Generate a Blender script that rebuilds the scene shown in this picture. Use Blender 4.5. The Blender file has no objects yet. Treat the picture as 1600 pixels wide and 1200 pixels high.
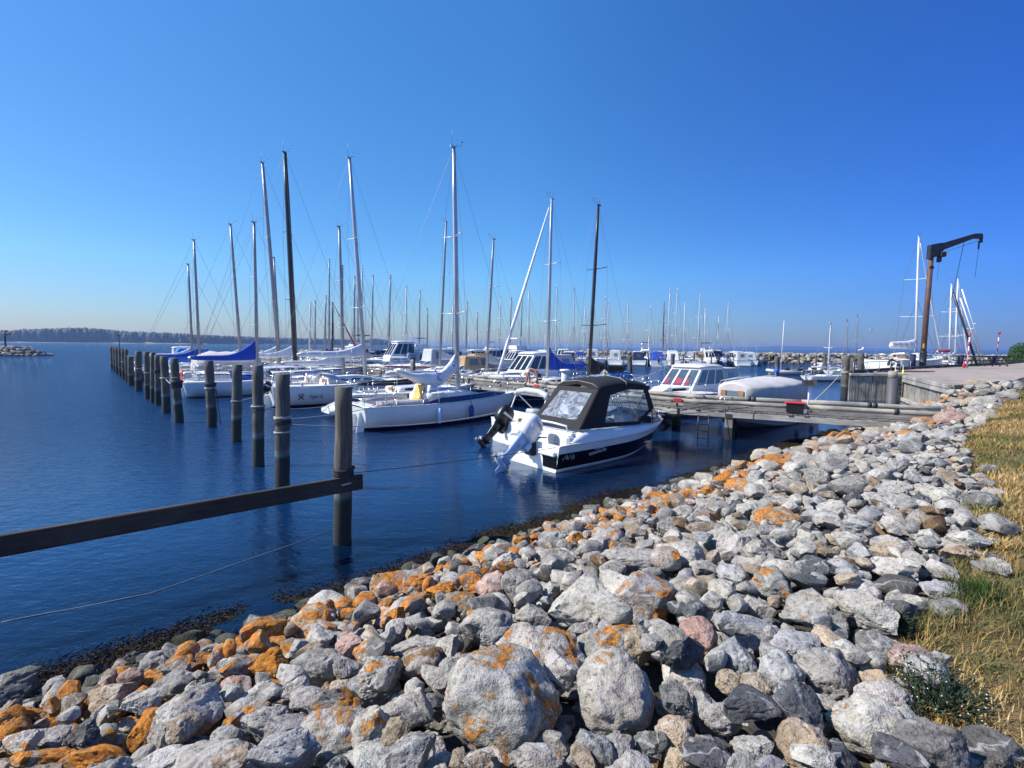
import bpy, bmesh, math, random
import numpy as np
from mathutils import Vector, Matrix, Euler
R_ = math.radians
random.seed(7)
rng = np.random.default_rng(7)
C = bpy.context.scene.collection
scene = bpy.context.scene

# ------------------------------------------------------------------ camera
EYE = Vector((0.0, 0.0, 3.3))
F_PX = 760.0                       # focal length in pixels of the 1600 px wide photograph
PITCH = math.atan(60.0 / F_PX)     # looking slightly down
ROLL = 0.0093
cp, sp = math.cos(PITCH), math.sin(PITCH)
_r0, _u0 = Vector((1, 0, 0)), Vector((0, sp, cp))
FWD = Vector((0, cp, -sp))
RGT = _r0 * math.cos(ROLL) + _u0 * math.sin(ROLL)
UPV = -_r0 * math.sin(ROLL) + _u0 * math.cos(ROLL)
cam = bpy.data.cameras.new('camera')
cam_ob = bpy.data.objects.new('camera', cam)
C.objects.link(cam_ob)
cam_ob.matrix_world = Matrix(((RGT.x, UPV.x, -FWD.x, EYE.x), (RGT.y, UPV.y, -FWD.y, EYE.y),
                              (RGT.z, UPV.z, -FWD.z, EYE.z), (0, 0, 0, 1)))
cam.sensor_fit = 'HORIZONTAL'
cam.sensor_width = 36.0
cam.lens = F_PX / 1600.0 * 36.0
cam.clip_start = 0.05
cam.clip_end = 30000.0
scene.camera = cam_ob

# ------------------------------------------------------------------ sky and sun
SUN_EL, SUN_AZ = R_(45.0), math.atan2(-0.995, -0.08)     # azimuth from +Y towards +X
world = bpy.data.worlds.new('World')
scene.world = world
world.use_nodes = True
wn, wl = world.node_tree.nodes, world.node_tree.links
wn.clear()
sky = wn.new('ShaderNodeTexSky')
sky.sky_type = 'NISHITA'
sky.sun_disc = False
sky.sun_elevation = SUN_EL
sky.sun_rotation = SUN_AZ
sky.altitude = 0.0
sky.air_density = 1.0
sky.dust_density = 0.15
sky.ozone_density = 4.0
hs = wn.new('ShaderNodeHueSaturation')
hs.inputs['Saturation'].default_value = 1.22
bg = wn.new('ShaderNodeBackground')
bg.inputs['Strength'].default_value = 0.095
wo = wn.new('ShaderNodeOutputWorld')
wl.new(sky.outputs[0], hs.inputs['Color'])
tintn = wn.new('ShaderNodeMix')          # blue of a clear northern summer sky
tintn.data_type = 'RGBA'
tintn.blend_type = 'MULTIPLY'
tintn.inputs[0].default_value = 1.0
tintn.inputs[7].default_value = (.86, .96, 1.2, 1)
tcw = wn.new('ShaderNodeTexCoord')
sxw = wn.new('ShaderNodeSeparateXYZ')
def sky_ramp(stops):
    r = wn.new('ShaderNodeValToRGB')
    e = r.color_ramp.elements
    e.new(.5)
    for i, (p_, c_) in enumerate(stops):
        e[i].position = p_
        e[i].color = c_
    return r
rw_ = sky_ramp([(0, (.53, .54, .88, 1)), (.22, (.84, 1.02, 1.4, 1)), (1, (1.2, 1.36, 1.75, 1))])
mz_ = wn.new('ShaderNodeMath')
mz_.operation = 'MULTIPLY'
mz_.inputs[1].default_value = 1.6
wl.new(tcw.outputs['Generated'], sxw.inputs[0])
wl.new(sxw.outputs[2], mz_.inputs[0])
wl.new(mz_.outputs[0], rw_.inputs[0])
# the sky is paler towards the sun and deeper away from it
ra_ = sky_ramp([(0, (.94, .93, .76, 1)), (.5, (.88, 1.0, .88, 1)), (1, (.33, .47, .7, 1))])
ma_ = wn.new('ShaderNodeMapRange')
ma_.inputs[1].default_value = -.72
ma_.inputs[2].default_value = .72
wl.new(sxw.outputs[0], ma_.inputs[0])
wl.new(ma_.outputs[0], ra_.inputs[0])
mm_ = wn.new('ShaderNodeMix')
mm_.data_type = 'RGBA'
mm_.blend_type = 'MULTIPLY'
mm_.inputs[0].default_value = 1.0
wl.new(rw_.outputs[0], mm_.inputs[6])
wl.new(ra_.outputs[0], mm_.inputs[7])
wl.new(mm_.outputs[2], tintn.inputs[7])
wl.new(hs.outputs[0], tintn.inputs[6])
wl.new(tintn.outputs[2], bg.inputs['Color'])
wl.new(bg.outputs[0], wo.inputs['Surface'])
sun = bpy.data.lights.new('sun', 'SUN')
sun.energy = 4.6
sun.angle = R_(0.5)
sun.color = (1.0, 0.955, 0.88)
sun_ob = bpy.data.objects.new('sun', sun)
C.objects.link(sun_ob)
SUN_DIR = Vector((math.sin(SUN_AZ) * math.cos(SUN_EL), math.cos(SUN_AZ) * math.cos(SUN_EL), math.sin(SUN_EL)))
sun_ob.rotation_euler = SUN_DIR.to_track_quat('Z', 'Y').to_euler()
scene.view_settings.view_transform = 'Standard'
scene.view_settings.look = 'None'
scene.view_settings.exposure = 0.55
scene.view_settings.gamma = 1.0
scene.render.engine = 'CYCLES'
scene.cycles.max_bounces = 8
scene.cycles.transparent_max_bounces = 24
scene.cycles.use_denoising = True
scene.cycles.volume_bounces = 0

# ------------------------------------------------------------------ layout helpers
TX, TY = 0.765, 0.644              # along the shore (and along every moored boat)
def cs(c, s, z=0.0):               # c metres along the shore direction, s metres out from it
    return Vector((TX * c - TY * s, TY * c + TX * s, z))
SHO = math.atan2(TY, TX)           # heading of a boat whose bow points along +c
def ray(px, py):
    return FWD + RGT * ((px - 800.0) / F_PX) + UPV * ((600.0 - py) / F_PX)
def at(px, py, z=0.0):             # where the sight line meets the level z
    d = ray(px, py)
    return EYE + d * ((z - EYE.z) / d.z)
def atY(px, py, Y):                # where the sight line meets the depth Y
    d = ray(px, py)
    return EYE + d * (Y / d.y)
def proj(p):
    q = Vector(p) - EYE
    w = q.dot(FWD)
    return 800 + F_PX * q.dot(RGT) / w, 600 - F_PX * q.dot(UPV) / w, w
def on_row(px, s, z=1.0):          # the point of the berth line s that is seen in column px
    lo, hi = -60.0, 160.0
    for _ in range(50):
        m = 0.5 * (lo + hi)
        p = cs(m, s, z)
        if p.y < 0.5 or proj(p)[0] < px: lo = m
        else: hi = m
    return 0.5 * (lo + hi)
def height_at(py, px, P):          # height whose sight line passes row py over the ground point P
    lo, hi = -2.0, 60.0
    for _ in range(50):
        m = 0.5 * (lo + hi)
        if proj((P[0], P[1], m))[1] > py: lo = m
        else: hi = m
    return 0.5 * (lo + hi)

# ------------------------------------------------------------------ object helpers
def thing(name, label, cat, loc=(0, 0, 0), rotz=0.0, group=None):
    o = bpy.data.objects.new(name, None)
    C.objects.link(o)
    o.empty_display_size = 0.2
    o.location = loc
    o.rotation_euler = (0, 0, rotz)
    o['label'] = label
    o['category'] = cat
    if group: o['group'] = group
    return o
def tag(o, label, cat, group=None):
    o['label'] = label
    o['category'] = cat
    if group: o['group'] = group
    return o
def kind(o, k):
    o['kind'] = k
    return o
def dup(o, parent=None):
    c = o.copy()
    C.objects.link(c)
    if parent is not None: c.parent = parent
    for ch in list(o.children): dup(ch, c)
    return c

class MB:
    """collects shapes, then links them as ONE mesh object"""
    def __init__(self):
        self.v, self.f, self.m, self.s = [], [], [], []
    def add(self, verts, faces, mi=0, smooth=False):
        b = len(self.v)
        self.v.extend([tuple(p) for p in verts])
        for f in faces:
            self.f.append([b + i for i in f])
            self.m.append(mi)
            self.s.append(smooth)
        return b
    def box(self, c, size, rot=None, mi=0, bev=0.0):
        hx, hy, hz = size[0] / 2, size[1] / 2, size[2] / 2
        if bev > 0:
            b = min(bev, hx * .9, hy * .9, hz * .9)
            vs = []
            for sx in (-1, 1):
                for sy in (-1, 1):
                    for sz in (-1, 1):
                        vs += [(sx * (hx - b), sy * (hy - b), sz * hz), (sx * (hx - b), sy * hy, sz * (hz - b)), (sx * hx, sy * (hy - b), sz * (hz - b))]
            bm = bmesh.new()
            for p in vs: bm.verts.new(p)
            r = bmesh.ops.convex_hull(bm, input=bm.verts)
            bm.verts.ensure_lookup_table()
            bm.verts.index_update()
            vv = [v.co.copy() for v in bm.verts]
            ff = [[v.index for v in f.verts] for f in bm.faces]
            bm.free()
        else:
            vv = [Vector((sx * hx, sy * hy, sz * hz)) for sx in (-1, 1) for sy in (-1, 1) for sz in (-1, 1)]
            ff = [(0, 1, 3, 2), (4, 6, 7, 5), (0, 4, 5, 1), (2, 3, 7, 6), (0, 2, 6, 4), (1, 5, 7, 3)]
        if rot is not None:
            m = rot if isinstance(rot, Matrix) else Euler(rot).to_matrix()
            vv = [m @ p for p in vv]
        c = Vector(c)
        self.add([p + c for p in vv], ff, mi)
        return self
    def beam(self, a, b, w, h, mi=0, bev=0.0):
        a, b = Vector(a), Vector(b)
        d = b - a
        L = d.length
        x = d.normalized()
        up = Vector((0, 0, 1)) if abs(x.z) < .95 else Vector((0, 1, 0))
        y = up.cross(x).normalized()
        z = x.cross(y)
        m = Matrix((x, y, z)).transposed()
        return self.box((a + b) / 2, (L, w, h), m, mi, bev)
    def tube(self, pts, r, n=8, mi=0, caps=True, closed=False, smooth=True, sy=1.0):
        pts = [Vector(p) for p in pts]
        k = len(pts)
        rr = r if isinstance(r, (list, tuple)) else [r] * k
        vs, fs = [], []
        prev = None
        for i, p in enumerate(pts):
            if closed: d = pts[(i + 1) % k] - pts[i - 1]
            else: d = pts[min(i + 1, k - 1)] - pts[max(i - 1, 0)]
            d = d.normalized() if d.length > 1e-9 else Vector((0, 0, 1))
            if prev is None:
                a = Vector((0, 0, 1)) if abs(d.z) < .9 else Vector((1, 0, 0))
                u = a.cross(d).normalized()
            else:
                u = (prev - d * prev.dot(d))
                u = u.normalized() if u.length > 1e-6 else prev
            prev = u
            w = d.cross(u)
            for j in range(n):
                t = 2 * math.pi * j / n
                vs.append(p + (u * math.cos(t) + w * math.sin(t) * sy) * rr[i])
        m = k if closed else k - 1
        for i in range(m):
            for j in range(n):
                a, b = i * n + j, i * n + (j + 1) % n
                c, d = ((i + 1) % k) * n + (j + 1) % n, ((i + 1) % k) * n + j
                fs.append((a, b, c, d))
        self.add(vs, fs, mi, smooth)
        if caps and not closed:
            b = len(self.v) - len(vs)
            self.f.append([b + j for j in reversed(range(n))]); self.m.append(mi); self.s.append(False)
            self.f.append([b + (k - 1) * n + j for j in range(n)]); self.m.append(mi); self.s.append(False)
        return self
    def loft(self, secs, mi=0, closed=True, caps=True, smooth=True, mats=None):
        k, n = len(secs), len(secs[0])
        vs = [p for s in secs for p in s]
        b = len(self.v)
        self.v.extend([tuple(p) for p in vs])
        for i in range(k - 1):
            for j in range(n if closed else n - 1):
                j2 = (j + 1) % n
                self.f.append([b + i * n + j, b + i * n + j2, b + (i + 1) * n + j2, b + (i + 1) * n + j])
                self.m.append(mats[j] if mats else mi)
                self.s.append(smooth)
        if caps:
            self.f.append([b + j for j in reversed(range(n))]); self.m.append(mi); self.s.append(False)
            self.f.append([b + (k - 1) * n + j for j in range(n)]); self.m.append(mi); self.s.append(False)
        return self
    def poly_prism(self, pts, d, mi=0):
        """planar polygon given thickness along the vector d"""
        n = len(pts)
        a = [Vector(p) for p in pts]
        d = Vector(d)
        vs = a + [p + d for p in a]
        fs = [tuple(reversed(range(n))), tuple(range(n, 2 * n))]
        fs += [(i, (i + 1) % n, n + (i + 1) % n, n + i) for i in range(n)]
        self.add(vs, fs, mi)
        return self
    def ring(self, outer, inner, d, mi=0):
        """frame between two outlines with the same count, given thickness d"""
        n = len(outer)
        o, i_ = [Vector(p) for p in outer], [Vector(p) for p in inner]
        d = Vector(d)
        vs = o + i_ + [p + d for p in o] + [p + d for p in i_]
        fs = []
        for k in range(n):
            k2 = (k + 1) % n
            fs += [(k2, k, n + k, n + k2), (2 * n + k, 2 * n + k2, 3 * n + k2, 3 * n + k),
                   (k, k2, 2 * n + k2, 2 * n + k), (n + k2, n + k, 3 * n + k, 3 * n + k2)]
        self.add(vs, fs, mi)
        return self
    def lathe(self, prof, n=16, c=(0, 0, 0), mi=0, smooth=True):
        vs, fs = [], []
        for (r, z) in prof:
            for j in range(n):
                t = 2 * math.pi * j / n
                vs.append((c[0] + r * math.cos(t), c[1] + r * math.sin(t), c[2] + z))
        for i in range(len(prof) - 1):
            for j in range(n):
                fs.append((i * n + j, i * n + (j + 1) % n, (i + 1) * n + (j + 1) % n, (i + 1) * n + j))
        self.add(vs, fs, mi, smooth)
        b = len(self.v) - len(vs)
        self.f.append([b + j for j in reversed(range(n))]); self.m.append(mi); self.s.append(False)
        self.f.append([b + (len(prof) - 1) * n + j for j in range(n)]); self.m.append(mi); self.s.append(False)
        return self
    def build(self, name, mat, parent=None, fix=True):
        me = bpy.data.meshes.new(name)
        me.from_pydata(self.v, [], self.f)
        mats = mat if isinstance(mat, (list, tuple)) else [mat]
        for m in mats: me.materials.append(m)
        me.polygons.foreach_set('material_index', self.m)
        me.polygons.foreach_set('use_smooth', self.s)
        if fix:
            bm = bmesh.new()
            bm.from_mesh(me)
            bmesh.ops.remove_doubles(bm, verts=bm.verts, dist=1e-5)
            bmesh.ops.recalc_face_normals(bm, faces=bm.faces)
            bm.to_mesh(me)
            bm.free()
        me.update()
        o = bpy.data.objects.new(name, me)
        C.objects.link(o)
        if parent is not None: o.parent = parent
        return o

def np_mesh(name, V, Fq, mat, parent=None, smooth=True, attrs=None):
    """fast mesh from numpy arrays: V (n,3), Fq (m,k) faces of one size; attrs: point attributes"""
    me = bpy.data.meshes.new(name)
    V = np.ascontiguousarray(V, dtype=np.float32)
    Fq = np.ascontiguousarray(Fq, dtype=np.int32)
    m, k = Fq.shape
    me.vertices.add(len(V)); me.vertices.foreach_set('co', V.ravel())
    me.loops.add(m * k); me.loops.foreach_set('vertex_index', Fq.ravel())
    me.polygons.add(m)
    me.polygons.foreach_set('loop_start', np.arange(0, m * k, k, dtype=np.int32))
    me.polygons.foreach_set('loop_total', np.full(m, k, dtype=np.int32))
    if smooth: me.polygons.foreach_set('use_smooth', np.ones(m, dtype=bool))
    me.update(calc_edges=True)
    for nm, arr in (attrs or {}).items():
        arr = np.asarray(arr, dtype=np.float32)
        if arr.ndim == 1:
            a = me.attributes.new(nm, 'FLOAT', 'POINT'); a.data.foreach_set('value', arr)
        else:
            a = me.attributes.new(nm, 'FLOAT_VECTOR', 'POINT'); a.data.foreach_set('vector', arr.ravel())
    for mm in (mat if isinstance(mat, (list, tuple)) else [mat]): me.materials.append(mm)
    me.validate()
    o = bpy.data.objects.new(name, me)
    C.objects.link(o)
    if parent is not None: o.parent = parent
    return o

# value noise on numpy arrays
def _h(ix, iy, iz, seed):
    n = (ix * 374761393 + iy * 668265263 + iz * 2147483647 + seed * 1442695041) & 0xffffffff
    n = ((n ^ (n >> 13)) * 1274126177) & 0xffffffff
    n = ((n ^ (n >> 16)) * 2246822519) & 0xffffffff
    return ((n ^ (n >> 15)) & 0xffff) / 32767.5 - 1.0
def vnoise(P, seed=0):
    P = np.asarray(P, dtype=np.float64)
    I = np.floor(P).astype(np.int64)
    f = P - I
    u = f * f * f * (f * (f * 6 - 15) + 10)
    out = 0
    for dx in (0, 1):
        wx = u[..., 0] if dx else 1 - u[..., 0]
        for dy in (0, 1):
            wy = u[..., 1] if dy else 1 - u[..., 1]
            for dz in (0, 1):
                wz = u[..., 2] if dz else 1 - u[..., 2]
                out = out + wx * wy * wz * _h(I[..., 0] + dx, I[..., 1] + dy, I[..., 2] + dz, seed)
    return out
def fbm(P, octv=4, seed=0, lac=2.03, gain=.5):
    a, s, t = 1.0, 0.0, 0.0
    P = np.asarray(P, dtype=np.float64)
    for o in range(octv):
        s = s + a * vnoise(P, seed + o * 17)
        t += a
        a *= gain
        P = P * lac + 13.7
    return s / t

# ------------------------------------------------------------------ materials
def new_mat(name):
    m = bpy.data.materials.new(name)
    m.use_nodes = True
    nt = m.node_tree
    b = nt.nodes['Principled BSDF']
    return m, nt.nodes, nt.links, b
def nd(N, t, **kw):
    n = N.new(t)
    for k, v in kw.items():
        if hasattr(n, k): setattr(n, k, v)
        else: n.inputs[k].default_value = v
    return n
def ramp(N, stops, interp='LINEAR'):
    r = N.new('ShaderNodeValToRGB')
    r.color_ramp.interpolation = interp
    e = r.color_ramp.elements
    while len(e) < len(stops): e.new(.5)
    for el, (p, c) in zip(e, stops):
        el.position = p
        el.color = (*c, 1) if len(c) == 3 else c
    return r
def mixc(N, L, fac, a, b, blend='MIX'):
    m = N.new('ShaderNodeMix')
    m.data_type = 'RGBA'
    m.blend_type = blend
    if isinstance(fac, (int, float)): m.inputs[0].default_value = fac
    else: L.new(fac, m.inputs[0])
    for i, x in ((6, a), (7, b)):
        if isinstance(x, (tuple, list)): m.inputs[i].default_value = (*x, 1) if len(x) == 3 else x
        else: L.new(x, m.inputs[i])
    return m.outputs[2]
def math_(N, L, op, a, b=None, clamp=False):
    m = N.new('ShaderNodeMath')
    m.operation = op
    m.use_clamp = clamp
    for i, x in ((0, a), (1, b)):
        if x is None: continue
        if isinstance(x, (int, float)): m.inputs[i].default_value = x
        else: L.new(x, m.inputs[i])
    return m.outputs[0]
def simple(name, col, rough=.5, metal=0.0, var=.12, scale=3.0, bump=.0, bscale=40.0, coat=0.0, spec=.5, dirt=0.0):
    m, N, L, b = new_mat(name)
    tc = nd(N, 'ShaderNodeTexCoord')
    n = nd(N, 'ShaderNodeTexNoise', Scale=scale, Detail=5.0, Roughness=.6)
    L.new(tc.outputs['Object'], n.inputs['Vector'])
    d = tuple(max(0, c * (1 - var)) for c in col)
    l = tuple(min(1, c * (1 + var)) for c in col)
    r = ramp(N, [(.35, d), (.65, l)])
    L.new(n.outputs[0], r.inputs[0])
    out = r.outputs[0]
    if dirt:
        n2 = nd(N, 'ShaderNodeTexNoise', Scale=1.7, Detail=8.0, Roughness=.7)
        mp = nd(N, 'ShaderNodeMapping')
        mp.inputs['Scale'].default_value = (1, 1, .25)
        L.new(tc.outputs['Object'], mp.inputs[0]); L.new(mp.outputs[0], n2.inputs['Vector'])
        r2 = ramp(N, [(.5, (0, 0, 0)), (.8, (1, 1, 1))])
        L.new(n2.outputs[0], r2.inputs[0])
        f = math_(N, L, 'MULTIPLY', r2.outputs[0], dirt)
        out = mixc(N, L, f, out, tuple(c * .45 for c in col))
    L.new(out, b.inputs['Base Color'])
    b.inputs['Roughness'].default_value = rough
    b.inputs['Metallic'].default_value = metal
    b.inputs['Coat Weight'].default_value = coat
    b.inputs['Specular IOR Level'].default_value = spec
    if bump:
        nb = nd(N, 'ShaderNodeTexNoise', Scale=bscale, Detail=4.0)
        L.new(tc.outputs['Object'], nb.inputs['Vector'])
        bp = nd(N, 'ShaderNodeBump', Strength=bump, Distance=.02)
        L.new(nb.outputs[0], bp.inputs['Height']); L.new(bp.outputs[0], b.inputs['Normal'])
    return m

MAT = {}
def gm(key, *a, **k):
    if key not in MAT: MAT[key] = simple(key, *a, **k)
    return MAT[key]
gm('gelcoat_white', (.78, .78, .76), .22, var=.03, coat=.4, dirt=.18)
gm('gelcoat_cream', (.72, .69, .6), .25, var=.04, coat=.3, dirt=.2)
gm('gelcoat_grey', (.36, .37, .39), .3, var=.06, coat=.3, dirt=.2)
gm('gelcoat_dark_grey', (.09, .095, .105), .35, var=.08, coat=.2)
gm('gelcoat_navy', (.012, .02, .075), .2, var=.1, coat=.5)
gm('gelcoat_blue', (.02, .055, .28), .25, var=.08, coat=.4)
gm('gelcoat_pale_blue', (.42, .56, .7), .25, var=.05, coat=.3, dirt=.15)
gm('gelcoat_black', (.004, .004, .005), .2, var=.1, coat=.1, spec=.3)
gm('deck_white', (.72, .72, .69), .5, var=.05, bump=.12, bscale=120, dirt=.2)
gm('antifoul_dark', (.02, .022, .03), .7, var=.3)
gm('antifoul_blue', (.02, .04, .12), .7, var=.3)
gm('antifoul_red', (.18, .03, .02), .7, var=.3)
gm('boot_tan', (.45, .33, .12), .5, var=.2)
gm('window_mid', (.07, .095, .13), .06, var=.15, spec=.8)
gm('window_dark', (.012, .014, .018), .06, var=.1, spec=.8)
gm('alu', (.5, .52, .56), .45, metal=.55, var=.06)
gm('alu_dull', (.33, .345, .37), .5, metal=.5, var=.1)
gm('mast_white', (.74, .75, .76), .3, var=.04)
gm('mast_dark', (.035, .033, .036), .4, var=.2)
gm('steel', (.6, .61, .62), .22, metal=1.0, var=.05)
gm('wire', (.16, .165, .18), .45, metal=.4, var=.1)
gm('canvas_white', (.74, .74, .74), .85, var=.08, bump=.5, bscale=14)
gm('canvas_grey', (.44, .45, .47), .85, var=.1, bump=.5, bscale=12)
gm('canvas_blue', (.012, .06, .42), .8, var=.12, bump=.4, bscale=12)
gm('canvas_light_blue', (.02, .2, .62), .8, var=.12, bump=.4, bscale=12)
gm('canvas_navy', (.012, .016, .07), .8, var=.15, bump=.4, bscale=12)
gm('canvas_black', (.012, .012, .014), .82, var=.2, bump=.3, bscale=30)
gm('canvas_tan', (.42, .28, .15), .85, var=.1, bump=.4, bscale=12)
gm('canvas_mid', (.2, .19, .2), .85, var=.1)
gm('curtain_red', (.3, .03, .07), .8, var=.15)
gm('canvas_red', (.55, .03, .03), .8, var=.12)
gm('canvas_grey_brown', (.5, .47, .45), .85, var=.06, bump=.4, bscale=9)
gm('cushion_yellow', (.72, .45, .12), .8, var=.12, bump=.3, bscale=20)
gm('plastic_black', (.014, .014, .016), .35, var=.2)
gm('plastic_blue', (.02, .05, .25), .4, var=.15)
gm('plastic_red', (.6, .03, .03), .45, var=.12)
gm('plastic_orange', (.75, .12, .02), .45, var=.12)
gm('plastic_yellow', (.75, .75, .03), .45, var=.1)
gm('plastic_white', (.75, .75, .74), .35, var=.04)
gm('sign_yellow', (.75, .5, .03), .5, var=.1)
gm('motor_white', (.7, .72, .74), .22, var=.04, coat=.5)
gm('motor_sky_shade', (.36, .5, .72), .3, var=.05, coat=.4)  # white outboard leg, bluish shade from the sky put into its colour
gm('rubber', (.02, .02, .022), .6, var=.2)
gm('rope_pale', (.5, .48, .42), .9, var=.2, scale=40, bump=.6, bscale=120)
gm('rope_wet', (.17, .18, .19), .7, var=.2, scale=40)
gm('rope_dark', (.04, .04, .045), .9, var=.3, scale=40, bump=.6, bscale=120)
gm('rope_blue', (.04, .2, .65), .85, var=.2, scale=40)
gm('rust_brown', (.105, .05, .042), .65, var=.25, scale=2.5, bump=.2, bscale=20, dirt=.4)
gm('crane_dark', (.022, .022, .03), .5, var=.3, bump=.1)
gm('teak', (.3, .17, .08), .6, var=.2)
gm('skin', (.5, .24, .15), .5, var=.08)
gm('hair_dark', (.05, .035, .025), .7, var=.2)
gm('cloth_black', (.02, .02, .025), .85, var=.2)
gm('cloth_white', (.7, .68, .62), .85, var=.08)
gm('cloth_brown', (.06, .045, .035), .85, var=.2)
gm('plastic_grey', (.52, .53, .55), .5, var=.05)
gm('letter_white', (.7, .7, .7), .4, var=.03)
gm('letter_dark', (.03, .03, .04), .4, var=.05)
gm('letter_blue', (.03, .06, .4), .4, var=.05)

def glass_mat(name, tint, alpha, rough=.05, crinkle=0.0):
    """clear plastic or glass: what is behind shows through, the surface mirrors the sky"""
    m, N, L, b = new_mat(name)
    N.remove(b)
    out = N['Material Output']
    tr = nd(N, 'ShaderNodeBsdfTransparent')
    tr.inputs[0].default_value = (*tint, 1)
    gl = nd(N, 'ShaderNodeBsdfGlossy', Roughness=rough)
    df = nd(N, 'ShaderNodeBsdfDiffuse')
    df.inputs[0].default_value = (.5, .53, .58, 1)
    fr = nd(N, 'ShaderNodeLayerWeight', Blend=.5)
    tc = nd(N, 'ShaderNodeTexCoord')
    if crinkle:
        n = nd(N, 'ShaderNodeTexNoise', Scale=3.2, Detail=8.0, Roughness=.7, Distortion=2.2)
        L.new(tc.outputs['Object'], n.inputs['Vector'])
        bp = nd(N, 'ShaderNodeBump', Strength=crinkle, Distance=.05)
        L.new(n.outputs[0], bp.inputs['Height'])
        L.new(bp.outputs[0], gl.inputs['Normal']); L.new(bp.outputs[0], fr.inputs['Normal'])
        r = ramp(N, [(.34, (.08, .08, .08)), (.62, (.85, .85, .85))])
        L.new(n.outputs[0], r.inputs[0])
        fog = math_(N, L, 'MULTIPLY', r.outputs[0], alpha)
    else:
        fog = alpha
    m1 = nd(N, 'ShaderNodeMixShader')
    if isinstance(fog, float): m1.inputs[0].default_value = fog
    else: L.new(fog, m1.inputs[0])
    L.new(tr.outputs[0], m1.inputs[1]); L.new(df.outputs[0], m1.inputs[2])
    m2 = nd(N, 'ShaderNodeMixShader')
    f2 = math_(N, L, 'ADD', math_(N, L, 'MULTIPLY', math_(N, L, 'POWER', fr.outputs[1], 4.0), .9), .06, True)
    L.new(f2, m2.inputs[0]); L.new(m1.outputs[0], m2.inputs[1]); L.new(gl.outputs[0], m2.inputs[2])
    L.new(m2.outputs[0], out.inputs['Surface'])
    MAT[name] = m
    return m
glass_mat('clear_vinyl', (.8, .86, .93), .66, .1, .28)
glass_mat('boat_glass', (.42, .47, .52), .03)
glass_mat('pale_glass', (.7, .78, .85), .08)

def wood_mat(name, col, dark, scale=1.0, axis='Z', wet=False):
    """weathered wood: long grain along one local axis, cracks, patchy greying; 'wet' adds tide bands by height"""
    m, N, L, b = new_mat(name)
    tc = nd(N, 'ShaderNodeTexCoord')
    mp = nd(N, 'ShaderNodeMapping')
    mp.inputs['Scale'].default_value = {'Z': (9, 9, .7), 'X': (.7, 9, 9), 'Y': (9, .7, 9)}[axis]
    L.new(tc.outputs['Object'], mp.inputs[0])
    g = nd(N, 'ShaderNodeTexNoise', Scale=3.0 * scale, Detail=7.0, Roughness=.7, Distortion=.4)
    L.new(mp.outputs[0], g.inputs['Vector'])
    p = nd(N, 'ShaderNodeTexNoise', Scale=1.3 * scale, Detail=4.0)
    L.new(tc.outputs['Object'], p.inputs['Vector'])
    r = ramp(N, [(.25, dark), (.5, tuple(.55 * a + .45 * c for a, c in zip(dark, col))), (.72, col)])
    L.new(g.outputs[0], r.inputs[0])
    rp = ramp(N, [(.35, (.55, .55, .55)), (.65, (1.1, 1.08, 1.05))])
    L.new(p.outputs[0], rp.inputs[0])
    col_out = mixc(N, L, 1.0, r.outputs[0], rp.outputs[0], 'MULTIPLY')
    b.inputs['Roughness'].default_value = .85
    if wet:
        geo = nd(N, 'ShaderNodeNewGeometry')
        sx = nd(N, 'ShaderNodeSeparateXYZ')
        L.new(geo.outputs['Position'], sx.inputs[0])
        wob = math_(N, L, 'MULTIPLY', p.outputs[0], .35)
        z = math_(N, L, 'SUBTRACT', sx.outputs[2], wob)
        # greenish salt band, then black weed below
        band = ramp(N, [(0.0, (1, 1, 1)), (.28, (1, 1, 1)), (.36, (0, 0, 0)), (1, (0, 0, 0))])
        zz = math_(N, L, 'MULTIPLY', z, .5 * float(wet))
        L.new(zz, band.inputs[0])
        band2 = ramp(N, [(0.0, (1, 1, 1)), (.47, (1, 1, 1)), (.56, (0, 0, 0)), (1, (0, 0, 0))])
        zz2 = math_(N, L, 'MULTIPLY', z, .72 * float(wet))
        L.new(zz2, band2.inputs[0])
        f2 = math_(N, L, 'MULTIPLY', band2.outputs[0], .62)
        col_out = mixc(N, L, f2, col_out, (.2, .29, .29))
        f1 = math_(N, L, 'MULTIPLY', band.outputs[0], .93)
        col_out = mixc(N, L, f1, col_out, (.012, .014, .012))
    L.new(col_out, b.inputs['Base Color'])
    bp = nd(N, 'ShaderNodeBump', Strength=.7, Distance=.02)
    L.new(g.outputs[0], bp.inputs['Height']); L.new(bp.outputs[0], b.inputs['Normal'])
    MAT[name] = m
    return m
wood_mat('pile_wood', (.2, .185, .16), (.05, .045, .04), axis='Z', wet=True)
wood_mat('grey_plank', (.38, .36, .33), (.12, .11, .1), axis='X')
wood_mat('pale_log', (.52, .49, .43), (.2, .18, .155), axis='X')
wood_mat('grey_beam', (.56, .54, .5), (.24, .23, .21), axis='X', scale=.7)
wood_mat('dark_beam', (.1, .085, .075), (.03, .026, .024), axis='X')
wood_mat('quay_plank', (.5, .47, .42), (.12, .11, .095), axis='Z')
wood_mat('support_wood', (.46, .44, .4), (.1, .095, .085), axis='Z', wet=2.6)

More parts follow.
